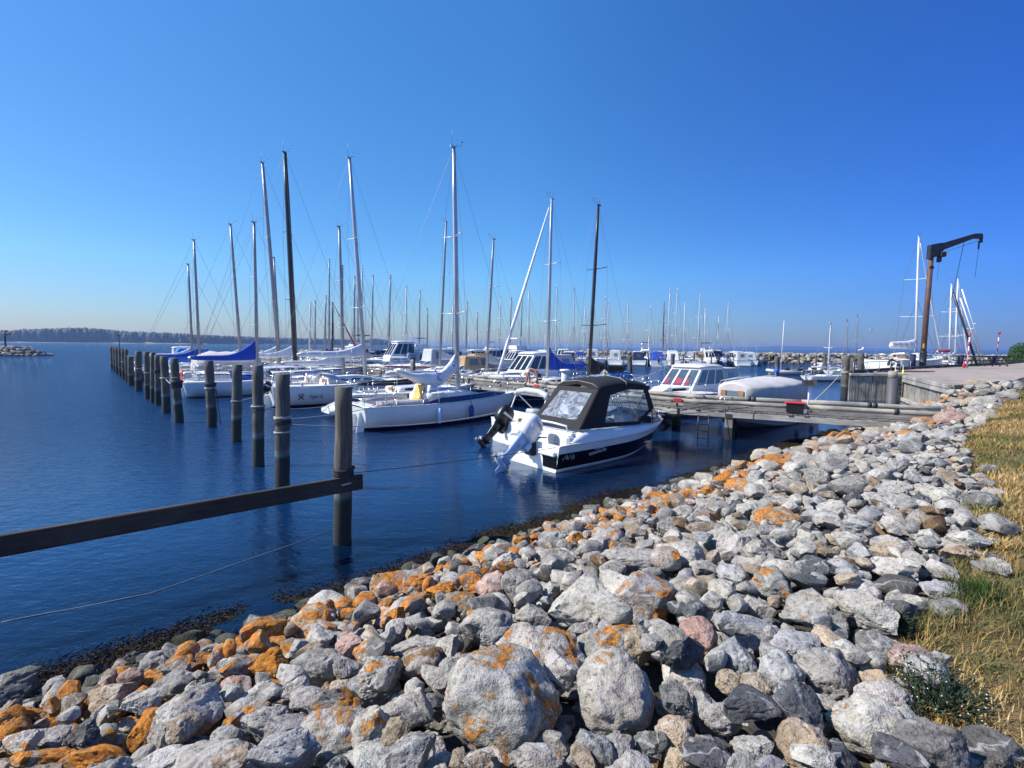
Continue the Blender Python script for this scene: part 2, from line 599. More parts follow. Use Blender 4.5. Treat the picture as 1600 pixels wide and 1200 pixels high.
# ---- stone: one node tree, per-object (or per-vertex) tint and lichen
def stone_mat(name, attr_type):
    m, N, L, b = new_mat(name)
    def attr(nm):
        a = nd(N, 'ShaderNodeAttribute')
        a.attribute_type = attr_type
        a.attribute_name = nm
        return a
    ti, li, of = attr('tint'), attr('lichen'), attr('shift')
    geo = nd(N, 'ShaderNodeNewGeometry')
    vec = N.new('ShaderNodeVectorMath'); vec.operation = 'ADD'
    L.new(geo.outputs['Position'], vec.inputs[0]); L.new(of.outputs['Vector'], vec.inputs[1])
    v = vec.outputs[0]
    def noise(s, d=6.0, r=.6, dist=0.0):
        n = nd(N, 'ShaderNodeTexNoise', Scale=s, Detail=d, Roughness=r, Distortion=dist)
        L.new(v, n.inputs['Vector'])
        return n.outputs[0]
    n1, n2, n3 = noise(4.5, 8, .65), noise(26, 5, .7), noise(90, 3, .6)
    # broad weathering patches
    r1 = ramp(N, [(.28, (.45, .43, .41)), (.46, (.88, .86, .83)), (.6, (1.04, 1.03, 1.0)), (.74, (1.26, 1.25, 1.24))]); L.new(n1, r1.inputs[0])
    c = mixc(N, L, 1.0, ti.outputs['Color'], r1.outputs[0], 'MULTIPLY')
    # dark crust speckle
    r2 = ramp(N, [(.36, (.26, .25, .24)), (.46, (.95, .95, .95)), (.7, (1.16, 1.15, 1.13))]); L.new(n2, r2.inputs[0])
    c = mixc(N, L, .8, c, r2.outputs[0], 'MULTIPLY')
    r3 = ramp(N, [(.3, (.62, .62, .62)), (.7, (1.25, 1.25, 1.25))]); L.new(n3, r3.inputs[0])
    c = mixc(N, L, .7, c, r3.outputs[0], 'MULTIPLY')
    # pale mineral veins
    nv = noise(2.3, 3, .5, .6)
    vd = math_(N, L, 'ABSOLUTE', math_(N, L, 'SUBTRACT', nv, .5))
    rv = ramp(N, [(0, (1, 1, 1)), (.006, (1, 1, 1)), (.012, (0, 0, 0))]); L.new(vd, rv.inputs[0])
    c = mixc(N, L, math_(N, L, 'MULTIPLY', rv.outputs[0], .4), c, (.6, .58, .55))
    # pale crust patches
    n5 = noise(9, 6, .7, 1.0)
    r5 = ramp(N, [(.56, (0, 0, 0)), (.64, (1, 1, 1))]); L.new(n5, r5.inputs[0])
    c = mixc(N, L, math_(N, L, 'MULTIPLY', r5.outputs[0], .35), c, (.6, .6, .58))
    # orange lichen where it has settled
    n4 = noise(4.6, 10, .72, .8)
    sx = nd(N, 'ShaderNodeSeparateXYZ'); L.new(geo.outputs['Normal'], sx.inputs[0])
    up = math_(N, L, 'MULTIPLY', sx.outputs[2], .05)
    q = math_(N, L, 'ADD', n4, up)
    q = math_(N, L, 'ADD', q, math_(N, L, 'MULTIPLY', n2, .26))
    q = math_(N, L, 'ADD', q, math_(N, L, 'MULTIPLY', li.outputs['Fac'], .4))
    rq = ramp(N, [(.868, (0, 0, 0)), (.9, (1, 1, 1))]); L.new(q, rq.inputs[0])
    rc = ramp(N, [(.3, (.18, .06, .012)), (.45, (.44, .14, .01)), (.58, (.58, .23, .022)), (.72, (.5, .34, .14))]); L.new(n2, rc.inputs[0])
    lm = math_(N, L, 'MULTIPLY', rq.outputs[0], math_(N, L, 'GREATER_THAN', li.outputs['Fac'], .02))
    c = mixc(N, L, math_(N, L, 'MULTIPLY', lm, .92), c, rc.outputs[0])
    # weed and wet at the waterline
    sp_ = nd(N, 'ShaderNodeSeparateXYZ'); L.new(geo.outputs['Position'], sp_.inputs[0])
    zz = math_(N, L, 'ADD', sp_.outputs[2], math_(N, L, 'MULTIPLY', n1, -.2))
    rw = ramp(N, [(0, (1, 1, 1)), (.03, (1, 1, 1)), (.16, (0, 0, 0))]); L.new(zz, rw.inputs[0])
    wetc = mixc(N, L, n2, (.014, .016, .008), (.07, .075, .03))
    c = mixc(N, L, math_(N, L, 'MULTIPLY', rw.outputs[0], .85), c, wetc)
    L.new(c, b.inputs['Base Color'])
    b.inputs['Roughness'].default_value = .88
    b.inputs['Specular IOR Level'].default_value = .25
    h = math_(N, L, 'ADD', math_(N, L, 'MULTIPLY', n2, .6), math_(N, L, 'MULTIPLY', n3, .25))
    h = math_(N, L, 'ADD', h, math_(N, L, 'MULTIPLY', n1, .8))
    h = math_(N, L, 'ADD', h, math_(N, L, 'MULTIPLY', lm, .12))
    bp = nd(N, 'ShaderNodeBump', Strength=.95, Distance=.035)
    L.new(h, bp.inputs['Height']); L.new(bp.outputs[0], b.inputs['Normal'])
    MAT[name] = m
stone_mat('stone', 'OBJECT')
stone_mat('stone_rubble', 'GEOMETRY')

# ---- ground under the stones and the dry meadow soil
def ground_mat():
    m, N, L, b = new_mat('bank_soil')
    geo = nd(N, 'ShaderNodeNewGeometry')
    a = nd(N, 'ShaderNodeAttribute'); a.attribute_name = 'inland'
    n = nd(N, 'ShaderNodeTexNoise', Scale=2.2, Detail=9.0, Roughness=.7); L.new(geo.outputs['Position'], n.inputs['Vector'])
    n2 = nd(N, 'ShaderNodeTexNoise', Scale=30.0, Detail=5.0, Roughness=.7); L.new(geo.outputs['Position'], n2.inputs['Vector'])
    soil = ramp(N, [(.3, (.09, .065, .03)), (.5, (.2, .145, .06)), (.7, (.17, .15, .055))]); L.new(n.outputs[0], soil.inputs[0])
    weed = ramp(N, [(.35, (.006, .005, .003)), (.55, (.035, .022, .008)), (.7, (.07, .045, .015))]); L.new(n2.outputs[0], weed.inputs[0])
    rub = ramp(N, [(.3, (.02, .019, .017)), (.7, (.11, .1, .09))]); L.new(n2.outputs[0], rub.inputs[0])
    r = ramp(N, [(.3, (0, 0, 0)), (.34, (1, 1, 1))]); L.new(a.outputs['Fac'], r.inputs[0])
    c = mixc(N, L, r.outputs[0], weed.outputs[0], rub.outputs[0])
    r2 = ramp(N, [(.66, (0, 0, 0)), (.74, (1, 1, 1))]); L.new(a.outputs['Fac'], r2.inputs[0])
    c = mixc(N, L, r2.outputs[0], c, soil.outputs[0])
    L.new(c, b.inputs['Base Color'])
    b.inputs['Roughness'].default_value = .95
    bp = nd(N, 'ShaderNodeBump', Strength=.8, Distance=.06)
    L.new(n2.outputs[0], bp.inputs['Height']); L.new(bp.outputs[0], b.inputs['Normal'])
    MAT['bank_soil'] = m
ground_mat()
def blade_mat():
    m, N, L, b = new_mat('grass_blades')
    a = nd(N, 'ShaderNodeAttribute'); a.attribute_name = 'tint'
    L.new(a.outputs['Color'], b.inputs['Base Color'])
    b.inputs['Roughness'].default_value = .7
    b.inputs['Specular IOR Level'].default_value = .2
    b.inputs['Transmission Weight'].default_value = 0
    MAT['grass_blades'] = m
blade_mat()
def concrete_mat():
    m, N, L, b = new_mat('concrete')
    geo = nd(N, 'ShaderNodeNewGeometry')
    n = nd(N, 'ShaderNodeTexNoise', Scale=.5, Detail=9.0, Roughness=.7); L.new(geo.outputs['Position'], n.inputs['Vector'])
    n2 = nd(N, 'ShaderNodeTexNoise', Scale=22.0, Detail=5.0, Roughness=.7); L.new(geo.outputs['Position'], n2.inputs['Vector'])
    r = ramp(N, [(.3, (.25, .2, .165)), (.55, (.36, .3, .25)), (.75, (.44, .38, .32))]); L.new(n.outputs[0], r.inputs[0])
    r2 = ramp(N, [(.3, (.8, .8, .8)), (.7, (1.12, 1.12, 1.12))]); L.new(n2.outputs[0], r2.inputs[0])
    L.new(mixc(N, L, 1.0, r.outputs[0], r2.outputs[0], 'MULTIPLY'), b.inputs['Base Color'])
    b.inputs['Roughness'].default_value = .9
    bp = nd(N, 'ShaderNodeBump', Strength=.3, Distance=.02)
    L.new(n2.outputs[0], bp.inputs['Height']); L.new(bp.outputs[0], b.inputs['Normal'])
    MAT['concrete'] = m
concrete_mat()
def water_mat():
    m, N, L, b = new_mat('sea_water')
    N.remove(b)
    out = N['Material Output']
    geo = nd(N, 'ShaderNodeNewGeometry')
    clr = nd(N, 'ShaderNodeAttribute'); clr.attribute_name = 'clear'
    cho = nd(N, 'ShaderNodeAttribute'); cho.attribute_name = 'chop'
    def noise(s, sc, rot, d=3.0, r=.55, dist=.3):
        mp = nd(N, 'ShaderNodeMapping'); mp.inputs['Scale'].default_value = sc; mp.inputs['Rotation'].default_value = (0, 0, rot)
        L.new(geo.outputs['Position'], mp.inputs[0])
        n = nd(N, 'ShaderNodeTexNoise', Scale=s, Detail=d, Roughness=r, Distortion=dist)
        L.new(mp.outputs[0], n.inputs['Vector'])
        return n.outputs[0]
    a1 = noise(.9, (1, 1.9, 1), .25, 3)
    a2 = noise(3.4, (1, 1.7, 1), .1, 4, .6)
    a3 = noise(11.0, (1, 1.5, 1), -.2, 3, .6)
    h = math_(N, L, 'ADD', math_(N, L, 'MULTIPLY', a1, .55), math_(N, L, 'MULTIPLY', a2, .4))
    h = math_(N, L, 'ADD', h, math_(N, L, 'MULTIPLY', a3, .11))
    h = math_(N, L, 'MULTIPLY', h, cho.outputs['Fac'])
    bp = nd(N, 'ShaderNodeBump', Strength=1.0, Distance=.34)
    L.new(h, bp.inputs['Height'])
    gl = nd(N, 'ShaderNodeBsdfGlossy', Roughness=.03)
    gl.inputs['Color'].default_value = (.86, .93, 1.0, 1)
    L.new(bp.outputs[0], gl.inputs['Normal'])
    df = nd(N, 'ShaderNodeBsdfDiffuse')
    df.inputs[0].default_value = (.004, .026, .085, 1)
    tr = nd(N, 'ShaderNodeBsdfTransparent')
    tr.inputs[0].default_value = (.5, .66, .72, 1)
    m1 = nd(N, 'ShaderNodeMixShader')
    L.new(clr.outputs['Fac'], m1.inputs[0]); L.new(df.outputs[0], m1.inputs[1]); L.new(tr.outputs[0], m1.inputs[2])
    fr = nd(N, 'ShaderNodeFresnel', IOR=1.45)
    L.new(bp.outputs[0], fr.inputs['Normal'])
    m2 = nd(N, 'ShaderNodeMixShader')
    L.new(fr.outputs[0], m2.inputs[0]); L.new(m1.outputs[0], m2.inputs[1]); L.new(gl.outputs[0], m2.inputs[2])
    L.new(m2.outputs[0], out.inputs['Surface'])
    MAT['sea_water'] = m
water_mat()
def foliage_mat(name, a, b_):
    m, N, L, b = new_mat(name)
    geo = nd(N, 'ShaderNodeNewGeometry')
    n = nd(N, 'ShaderNodeTexNoise', Scale=.25 if name == 'far_wood' else 2.0, Detail=6.0, Roughness=.7)
    L.new(geo.outputs['Position'], n.inputs['Vector'])
    r = ramp(N, [(.35, a), (.65, b_)]); L.new(n.outputs[0], r.inputs[0])
    L.new(r.outputs[0], b.inputs['Base Color'])
    b.inputs['Roughness'].default_value = .8
    MAT[name] = m
foliage_mat('far_wood', (.014, .026, .012), (.035, .05, .022))
foliage_mat('bush_leaves', (.02, .06, .01), (.06, .13, .025))
foliage_mat('weed_leaves', (.022, .045, .02), (.06, .09, .045))
foliage_mat('sand_strip', (.22, .2, .15), (.3, .27, .2))

# ------------------------------------------------------------------ terrain: bank, sea bed, meadow
SH = 6.29                                  # berth coordinate s of the waterline; n = SH - s runs inland
def smooth01(x, a, b):
    t = np.clip((np.asarray(x, dtype=float) - a) / (b - a), 0, 1)
    return t * t * (3 - 2 * t)
def bank_top(c, n):
    """height of the finished stone surface / meadow"""
    c, n = np.asarray(c, float), np.asarray(n, float)
    n = n - 26 * smooth01(c, 58, 68)
    up = 1.5 * (1 - np.power(np.clip(1 - n / 5.6, 0, 1), 1.35)) + .012 * np.clip(n - 5.6, 0, 25)
    up = np.maximum(up, 1.6 * smooth01(n, .6, 3.0) * smooth01(c, 26, 30))
    return np.where(n < 0, np.maximum(np.where(n > -2.2, .2 * n, -.44 + .5 * (n + 2.2)), -2.8), up)
def edge_n(c):
    """where the stones give way to the meadow"""
    return np.interp(np.asarray(c, float), [-8, 2.5, 4, 6, 10, 12, 14, 20, 30], [6.4, 6.0, 5.78, 5.8, 5.4, 5.0, 4.6, 4.4, 4.3])
def bank_ground(c, n):
    z = bank_top(c, n)
    e = edge_n(c)
    bed = smooth01(n, -1.2, .2) * (1 - smooth01(n - e, -.7, .1)) * (1 - smooth01(c, 31, 35))
    return z - .24 * bed
def grid_axis(dense, lo, hi, out):
    a = list(np.arange(lo, hi + 1e-6, dense))
    st, x = dense, hi
    while x < out:
        st *= 1.45; x += st; a.append(x)
    st, x = dense, lo
    while x > -out:
        st *= 1.45; x -= st; a.insert(0, x)
    return np.array(a)
def sheet(name, ca, sa, zf, mat, attrs=None):
    cc, ss = np.meshgrid(ca, sa, indexing='ij')
    X = TX * cc - TY * ss
    Y = TY * cc + TX * ss
    V = np.stack([X, Y, zf(cc, ss)], -1).reshape(-1, 3)
    a, b = cc.shape
    idx = np.arange(a * b).reshape(a, b)
    Fq = np.stack([idx[:-1, :-1], idx[1:, :-1], idx[1:, 1:], idx[:-1, 1:]], -1).reshape(-1, 4)
    at_ = {k: f(cc, ss).ravel() for k, f in (attrs or {}).items()}
    return np_mesh(name, V, Fq, mat, attrs=at_)
def ground_z(cc, ss):
    n = SH - ss
    z = bank_ground(cc, n)
    P = np.stack([cc * .9, ss * .9, np.zeros_like(cc)], -1)
    near = (np.abs(cc) < 90) & (np.abs(n) < 60)
    return z + np.where(near, .07 * fbm(P, 4, 3) + .03 * fbm(P * 4, 3, 5), 0)
ca, sa = grid_axis(.2, -14, 36, 400), None
sa = np.concatenate([np.linspace(-400, -30, 12), np.arange(-26, -4, 1.0), np.arange(-4, 11, .16), np.arange(11.4, 30, 1.5), np.linspace(34, 400, 8)])
kind(sheet('ground', ca, sa, ground_z, MAT['bank_soil'],
           {'inland': lambda c, s: np.clip((SH - s + np.maximum(6.0 - edge_n(c), 0) * smooth01(SH - s, 3, 4.5)) * .12, 0, 1)}), 'structure')

# ------------------------------------------------------------------ sea
ca = grid_axis(.8, -30, 60, 9000)
sa = np.concatenate([[-2500, -600, -200, -80], np.arange(-40, 2, 4), np.arange(2, 14, .25), np.arange(14, 40, 1.0), [42, 46, 52, 60, 70, 85, 110, 150, 220, 350, 600, 1100, 2200, 4500, 9000]])
def clear_f(c, s):
    d = np.maximum(-bank_ground(c, SH - s), 0)
    P = np.stack([c * .8, s * .8, np.zeros_like(c)], -1)
    return np.clip(np.exp(-np.maximum(d - .05, 0) * 1.9) * .97, 0, 1)
def chop_f(c, s):
    return (.1 + .65 * smooth01(s, 8, 30)) * (1 - .35 * smooth01(c, 2, 5) * (1 - smooth01(s, 25, 45))) + .25 * smooth01(s, 40, 200)
kind(sheet('water', ca, sa, lambda c, s: np.zeros_like(c), MAT['sea_water'], {'clear': clear_f, 'chop': chop_f}), 'structure')

# ------------------------------------------------------------------ far shores
def ico_np(sub):
    bm = bmesh.new()
    bmesh.ops.create_icosphere(bm, subdivisions=sub, radius=1.0)
    bm.verts.ensure_lookup_table()
    V = np.array([v.co[:] for v in bm.verts])
    F_ = np.array([[v.index for v in f.verts] for f in bm.faces])
    bm.free()
    return V, F_
ICO = {k: ico_np(k) for k in (1, 2, 3, 4, 5)}
far_top = [(-260, 518), (-60, 517), (12, 519), (22, 517), (60, 515), (120, 513), (160, 515), (190, 518), (250, 520), (320, 524), (400, 527), (480, 529), (535, 530.5), (560, 531), (590, 529.5), (606, 532), (616, 536)]
def far_y(px): return float(np.interp(px, [p[0] for p in far_top], [p[1] for p in far_top]))
def far_d(px): return float(np.interp(px, [-260, 0, 300, 616], [1150, 1150, 1350, 2300]))
V, Fs = [], []
pxs = np.arange(-260, 617, 4.0)
for i, px in enumerate(pxs):                       # low land carrying the wood, with a beach in front
    d = far_d(px)
    q = atY(px, 540, d)
    h = max(0.5, height_at(far_y(px), px, q))
    hh = .35 * h
    for (dy, z) in ((-26, -1), (-4, 1.6), (30, hh), (320, hh), (420, -1)):
        k = (d + dy) / d
        V.append((q.x * k, q.y * k, z))
V = np.array(V)
idx = np.arange(len(V)).reshape(-1, 5)
Fq = np.stack([idx[:-1, :-1], idx[1:, :-1], idx[1:, 1:], idx[:-1, 1:]], -1).reshape(-1, 4)
kind(np_mesh('far_shore', V, Fq, MAT['sand_strip']), 'structure')
VV, FF, off = [], [], 0
b0, f0 = ICO[2]
for k in range(2600):
    px = rng.uniform(-260, 612)
    if 200 < px < 203 or 214 < px < 217: continue
    d = far_d(px) + abs(rng.normal(0, 90))
    q = atY(px, 540, d)
    top = height_at(far_y(px) + rng.uniform(-.4, 2.2), px, q)
    r = rng.uniform(5, 9) * d / 1200
    h = max(top, r * .8)
    sc = np.array([r, r, h * .62])
    P = b0 * (1 + .28 * fbm(b0 * 2.1 + k * 3.1, 3, 9)[:, None]) * sc + np.array([q.x, q.y, h * .42])
    VV.append(P); FF.append(f0 + off); off += len(P)
kind(np_mesh('far_wood', np.concatenate(VV), np.concatenate(FF), MAT['far_wood'], smooth=False), 'stuff')
V = []
hill = [(900, 545), (960, 543.2), (1000, 542.5), (1080, 543.4), (1130, 543), (1180, 542), (1225, 540.6), (1260, 541.2), (1330, 543.4), (1400, 545), (1470, 544.6), (1560, 546), (1660, 546.2), (1780, 549)]
for px in np.arange(900, 1781, 6.0):
    y = float(np.interp(px, [p[0] for p in hill], [p[1] for p in hill]))
    d = 5200.0
    q = atY(px, 540, d)
    h = max(1.0, height_at(y, px, q) + rng.normal(0, 1.2))
    for (dy, z) in ((-60, -1), (150, h * .7), (500, h), (1300, -1)):
        kx = (d + dy) / d
        V.append((q.x * kx, q.y * kx, z))
V = np.array(V)
idx = np.arange(len(V)).reshape(-1, 4)
Fq = np.stack([idx[:-1, :-1], idx[1:, :-1], idx[1:, 1:], idx[:-1, 1:]], -1).reshape(-1, 4)
kind(np_mesh('far_hills', V, Fq, MAT['far_wood']), 'structure')

# ------------------------------------------------------------------ quay
QZ = 1.66
Q1, Q2, Q3 = Vector((21.9, 31.6, 0)), Vector((25.2, 31.1, 0)), Vector((20.6, 22.6, 0))
quay_poly = [Vector((34, 41, 0)), Q1, Q2, Q3, Vector((24.2, 23.8, 0)), Vector((31, 29.5, 0)), Vector((60, 36, 0)), Vector((120, 60, 0)), Vector((112, 100, 0)), Vector((54, 54, 0))]
m = MB()
m.poly_prism([p + Vector((0, 0, -2.5)) for p in quay_poly], (0, 0, QZ + 2.5))
kind(m.build('quay', MAT['concrete']), 'structure')
# plank faces and cap beams of the quay
def plank_wall(name, label, a, b, ztop, zbot, mat, step=.2):
    t = thing(name, label, 'quay wall', ((a.x + b.x) / 2, (a.y + b.y) / 2, 0))
    d = (b - a); L = d.length; u = d / L
    nrm = Vector((u.y, -u.x, 0))
    if nrm.dot(EYE - (a + b) / 2) < 0: nrm = -nrm
    mid = Vector(((a.x + b.x) / 2, (a.y + b.y) / 2, 0))
    mb = MB()
    k = int(L / step)
    R = random.Random(int(L * 100))
    for i in range(k):
        p = a + u * ((i + .5) * L / k) + nrm * (.05 + R.uniform(0, .035)) - mid
        top = ztop - R.uniform(0, .07)
        mb.box((p.x, p.y, (top + zbot) / 2), (L / k - R.uniform(.012, .03), .07, top - zbot), (0, R.uniform(-.012, .012), math.atan2(u.y, u.x)))
    mb.build('planks', mat, t)
    return t, u, nrm, mid
t, u, nr, mid = plank_wall('quay_wall', 'grey plank quay wall carrying the ladder with yellow handles', Q1, Q2, QZ - .08, -.9, MAT['quay_plank'], .19)
mb = MB(); mb.beam(Q1 + nr * .1 - mid + Vector((0, 0, QZ - .02)), Q2 + nr * .1 - mid + Vector((0, 0, QZ - .02)), .24, .16, bev=.015)
mb.build('cap_beam', MAT['grey_beam'], t)
t, u, nr, mid = plank_wall('quay_wall', 'low grey plank wall running from the ladder corner down to the lichen stones', Q2, Q3, QZ - .42, -.9, MAT['quay_plank'], .24)
nr = Vector((-u.y, u.x, 0)) if Vector((-u.y, u.x, 0)).x < 0 else Vector((u.y, -u.x, 0))
mb = MB()
for zz, w in ((QZ - .1, .2), (QZ - .33, .2)):
    mb.beam(Q2 + nr * (.16) - mid + Vector((0, 0, zz)), Q3 + nr * .16 - mid + Vector((0, 0, zz)), .14, w, bev=.012)
mb.beam(Q2 + nr * .16 - mid + Vector((0, 0, .12)), Q3 + nr * .16 - mid + Vector((0, 0, .12)), .16, .2, bev=.012)
mb.build('wale_beam', MAT['grey_beam'], t)
t = thing('kerb_beam', 'long timber kerb along the outer edge of the concrete quay', 'kerb beam', Q1)
mb = MB()
ed = [Q1, Vector((34, 41, 0)), Vector((54, 54, 0)), Vector((80, 74.5, 0))]
for a, b in zip(ed[:-1], ed[1:]):
    d = (b - a); k = max(1, int(d.length / 5))
    for i in range(k):
        p, q = a + d * (i / k) + d.normalized() * .1, a + d * ((i + 1) / k) - d.normalized() * .1
        o = Vector((0, 0, QZ + .14))
        mb.beam(p - Q1 + o, q - Q1 + o, .2, .2, bev=.015)
        for w in (.15, .85): 
            e = p + (q - p) * w - Q1
            mb.box((e.x, e.y, QZ + .03), (.2, .2, .07))
mb.build('beam', MAT['dark_beam'], t)

# ------------------------------------------------------------------ stones of the bank
TINT = {'pale': (.465, .44, .4), 'grey': (.34, .325, .305), 'slate': (.1, .105, .115), 'dark': (.17, .165, .155), 'pink': (.44, .29, .24),
        'brown': (.2, .125, .07), 'tan': (.4, .32, .235), 'orange': (.36, .3, .24), 'blue': (.35, .35, .355)}
def rock_shape(seed, sub, angular):
    V, F_ = ICO[sub]
    r = np.random.default_rng(seed)
    P = V.copy()
    for k in range(r.integers(13, 20) if angular else r.integers(4, 8)):   # chop facets
        nrm = r.normal(size=3); nrm /= np.linalg.norm(nrm)
        h = r.uniform(.46, .76) if angular else r.uniform(.66, .9)
        e = P @ nrm - h
        P = P - np.where(e > 0, e * (.97 if angular else .8), 0)[:, None] * nrm
    o = r.uniform(0, 50, 3)
    P = P * (1 + .17 * fbm(P * 1.3 + o, 2, seed)[:, None])
    P = P * (1 + .075 * fbm(P * 3.4 + o, 3, seed + 1)[:, None])
    if sub >= 4:
        rid = 1 - np.abs(fbm(P * 2.6 + o, 3, seed + 3))
        P = P * (1 - (.09 if angular else .05) * (np.clip(rid - .86, 0, 1) / .14)[:, None])
        P = P * (1 + .034 * fbm(P * 9 + o, 4, seed + 2)[:, None])
        pit = fbm(P * 7 + o, 2, seed + 5)
        P = P * (1 - .05 * np.clip(pit - .25, 0, 1)[:, None])
    P /= np.abs(P).max(axis=0)
    return P, F_
# height field the stones are dropped on: cell size .06 m over c x n
HC, C0, N0 = .06, -9.0, -2.2
HW, HN = int(70 / HC), int(14.4 / HC)
gc = C0 + (np.arange(HW) + .5) * HC
gn = N0 + (np.arange(HN) + .5) * HC
GC, GN = np.meshgrid(gc, gn, indexing='ij')
HF = bank_ground(GC, GN) - .03
TARGET = bank_top(GC, GN)
def footprint(c, n, a, b, th):
    r = max(a, b)
    i0, i1 = max(0, int((c - r - C0) / HC)), min(HW, int((c + r - C0) / HC) + 1)
    j0, j1 = max(0, int((n - r - N0) / HC)), min(HN, int((n + r - N0) / HC) + 1)
    if i1 <= i0 or j1 <= j0: return None
    dc, dn = GC[i0:i1, j0:j1] - c, GN[i0:i1, j0:j1] - n
    ct, st = math.cos(th), math.sin(th)
    u, w = (dc * ct + dn * st) / a, (-dc * st + dn * ct) / b
    q = 1 - u * u - w * w
    return (slice(i0, i1), slice(j0, j1)), q
stones = []        # dict(c, n, z, a, b, h, th, tint, lichen, ...)
def drop(c, n, a, b, h, th, sink=.22):
    fp = footprint(c, n, a, b, th)
    if fp is None: return None
    sl, q = fp
    ok = q > .05
    if ok.sum() < 1: return None
    low = -h * np.sqrt(np.clip(q, 0, 1))
    z = (HF[sl] - low)[ok].max() - sink * h
    return z
LMASK = np.zeros((HW, HN), dtype=bool)      # cells taken by the stones picked out one by one
def settle(c, n, z, a, b, h, th):
    fp = footprint(c, n, a, b, th)
    if fp is None: return
    sl, q = fp
    top = z + h * np.sqrt(np.clip(q, 0, 1)) * .97
    HF[sl] = np.where(q > 0, np.maximum(HF[sl], top), HF[sl])
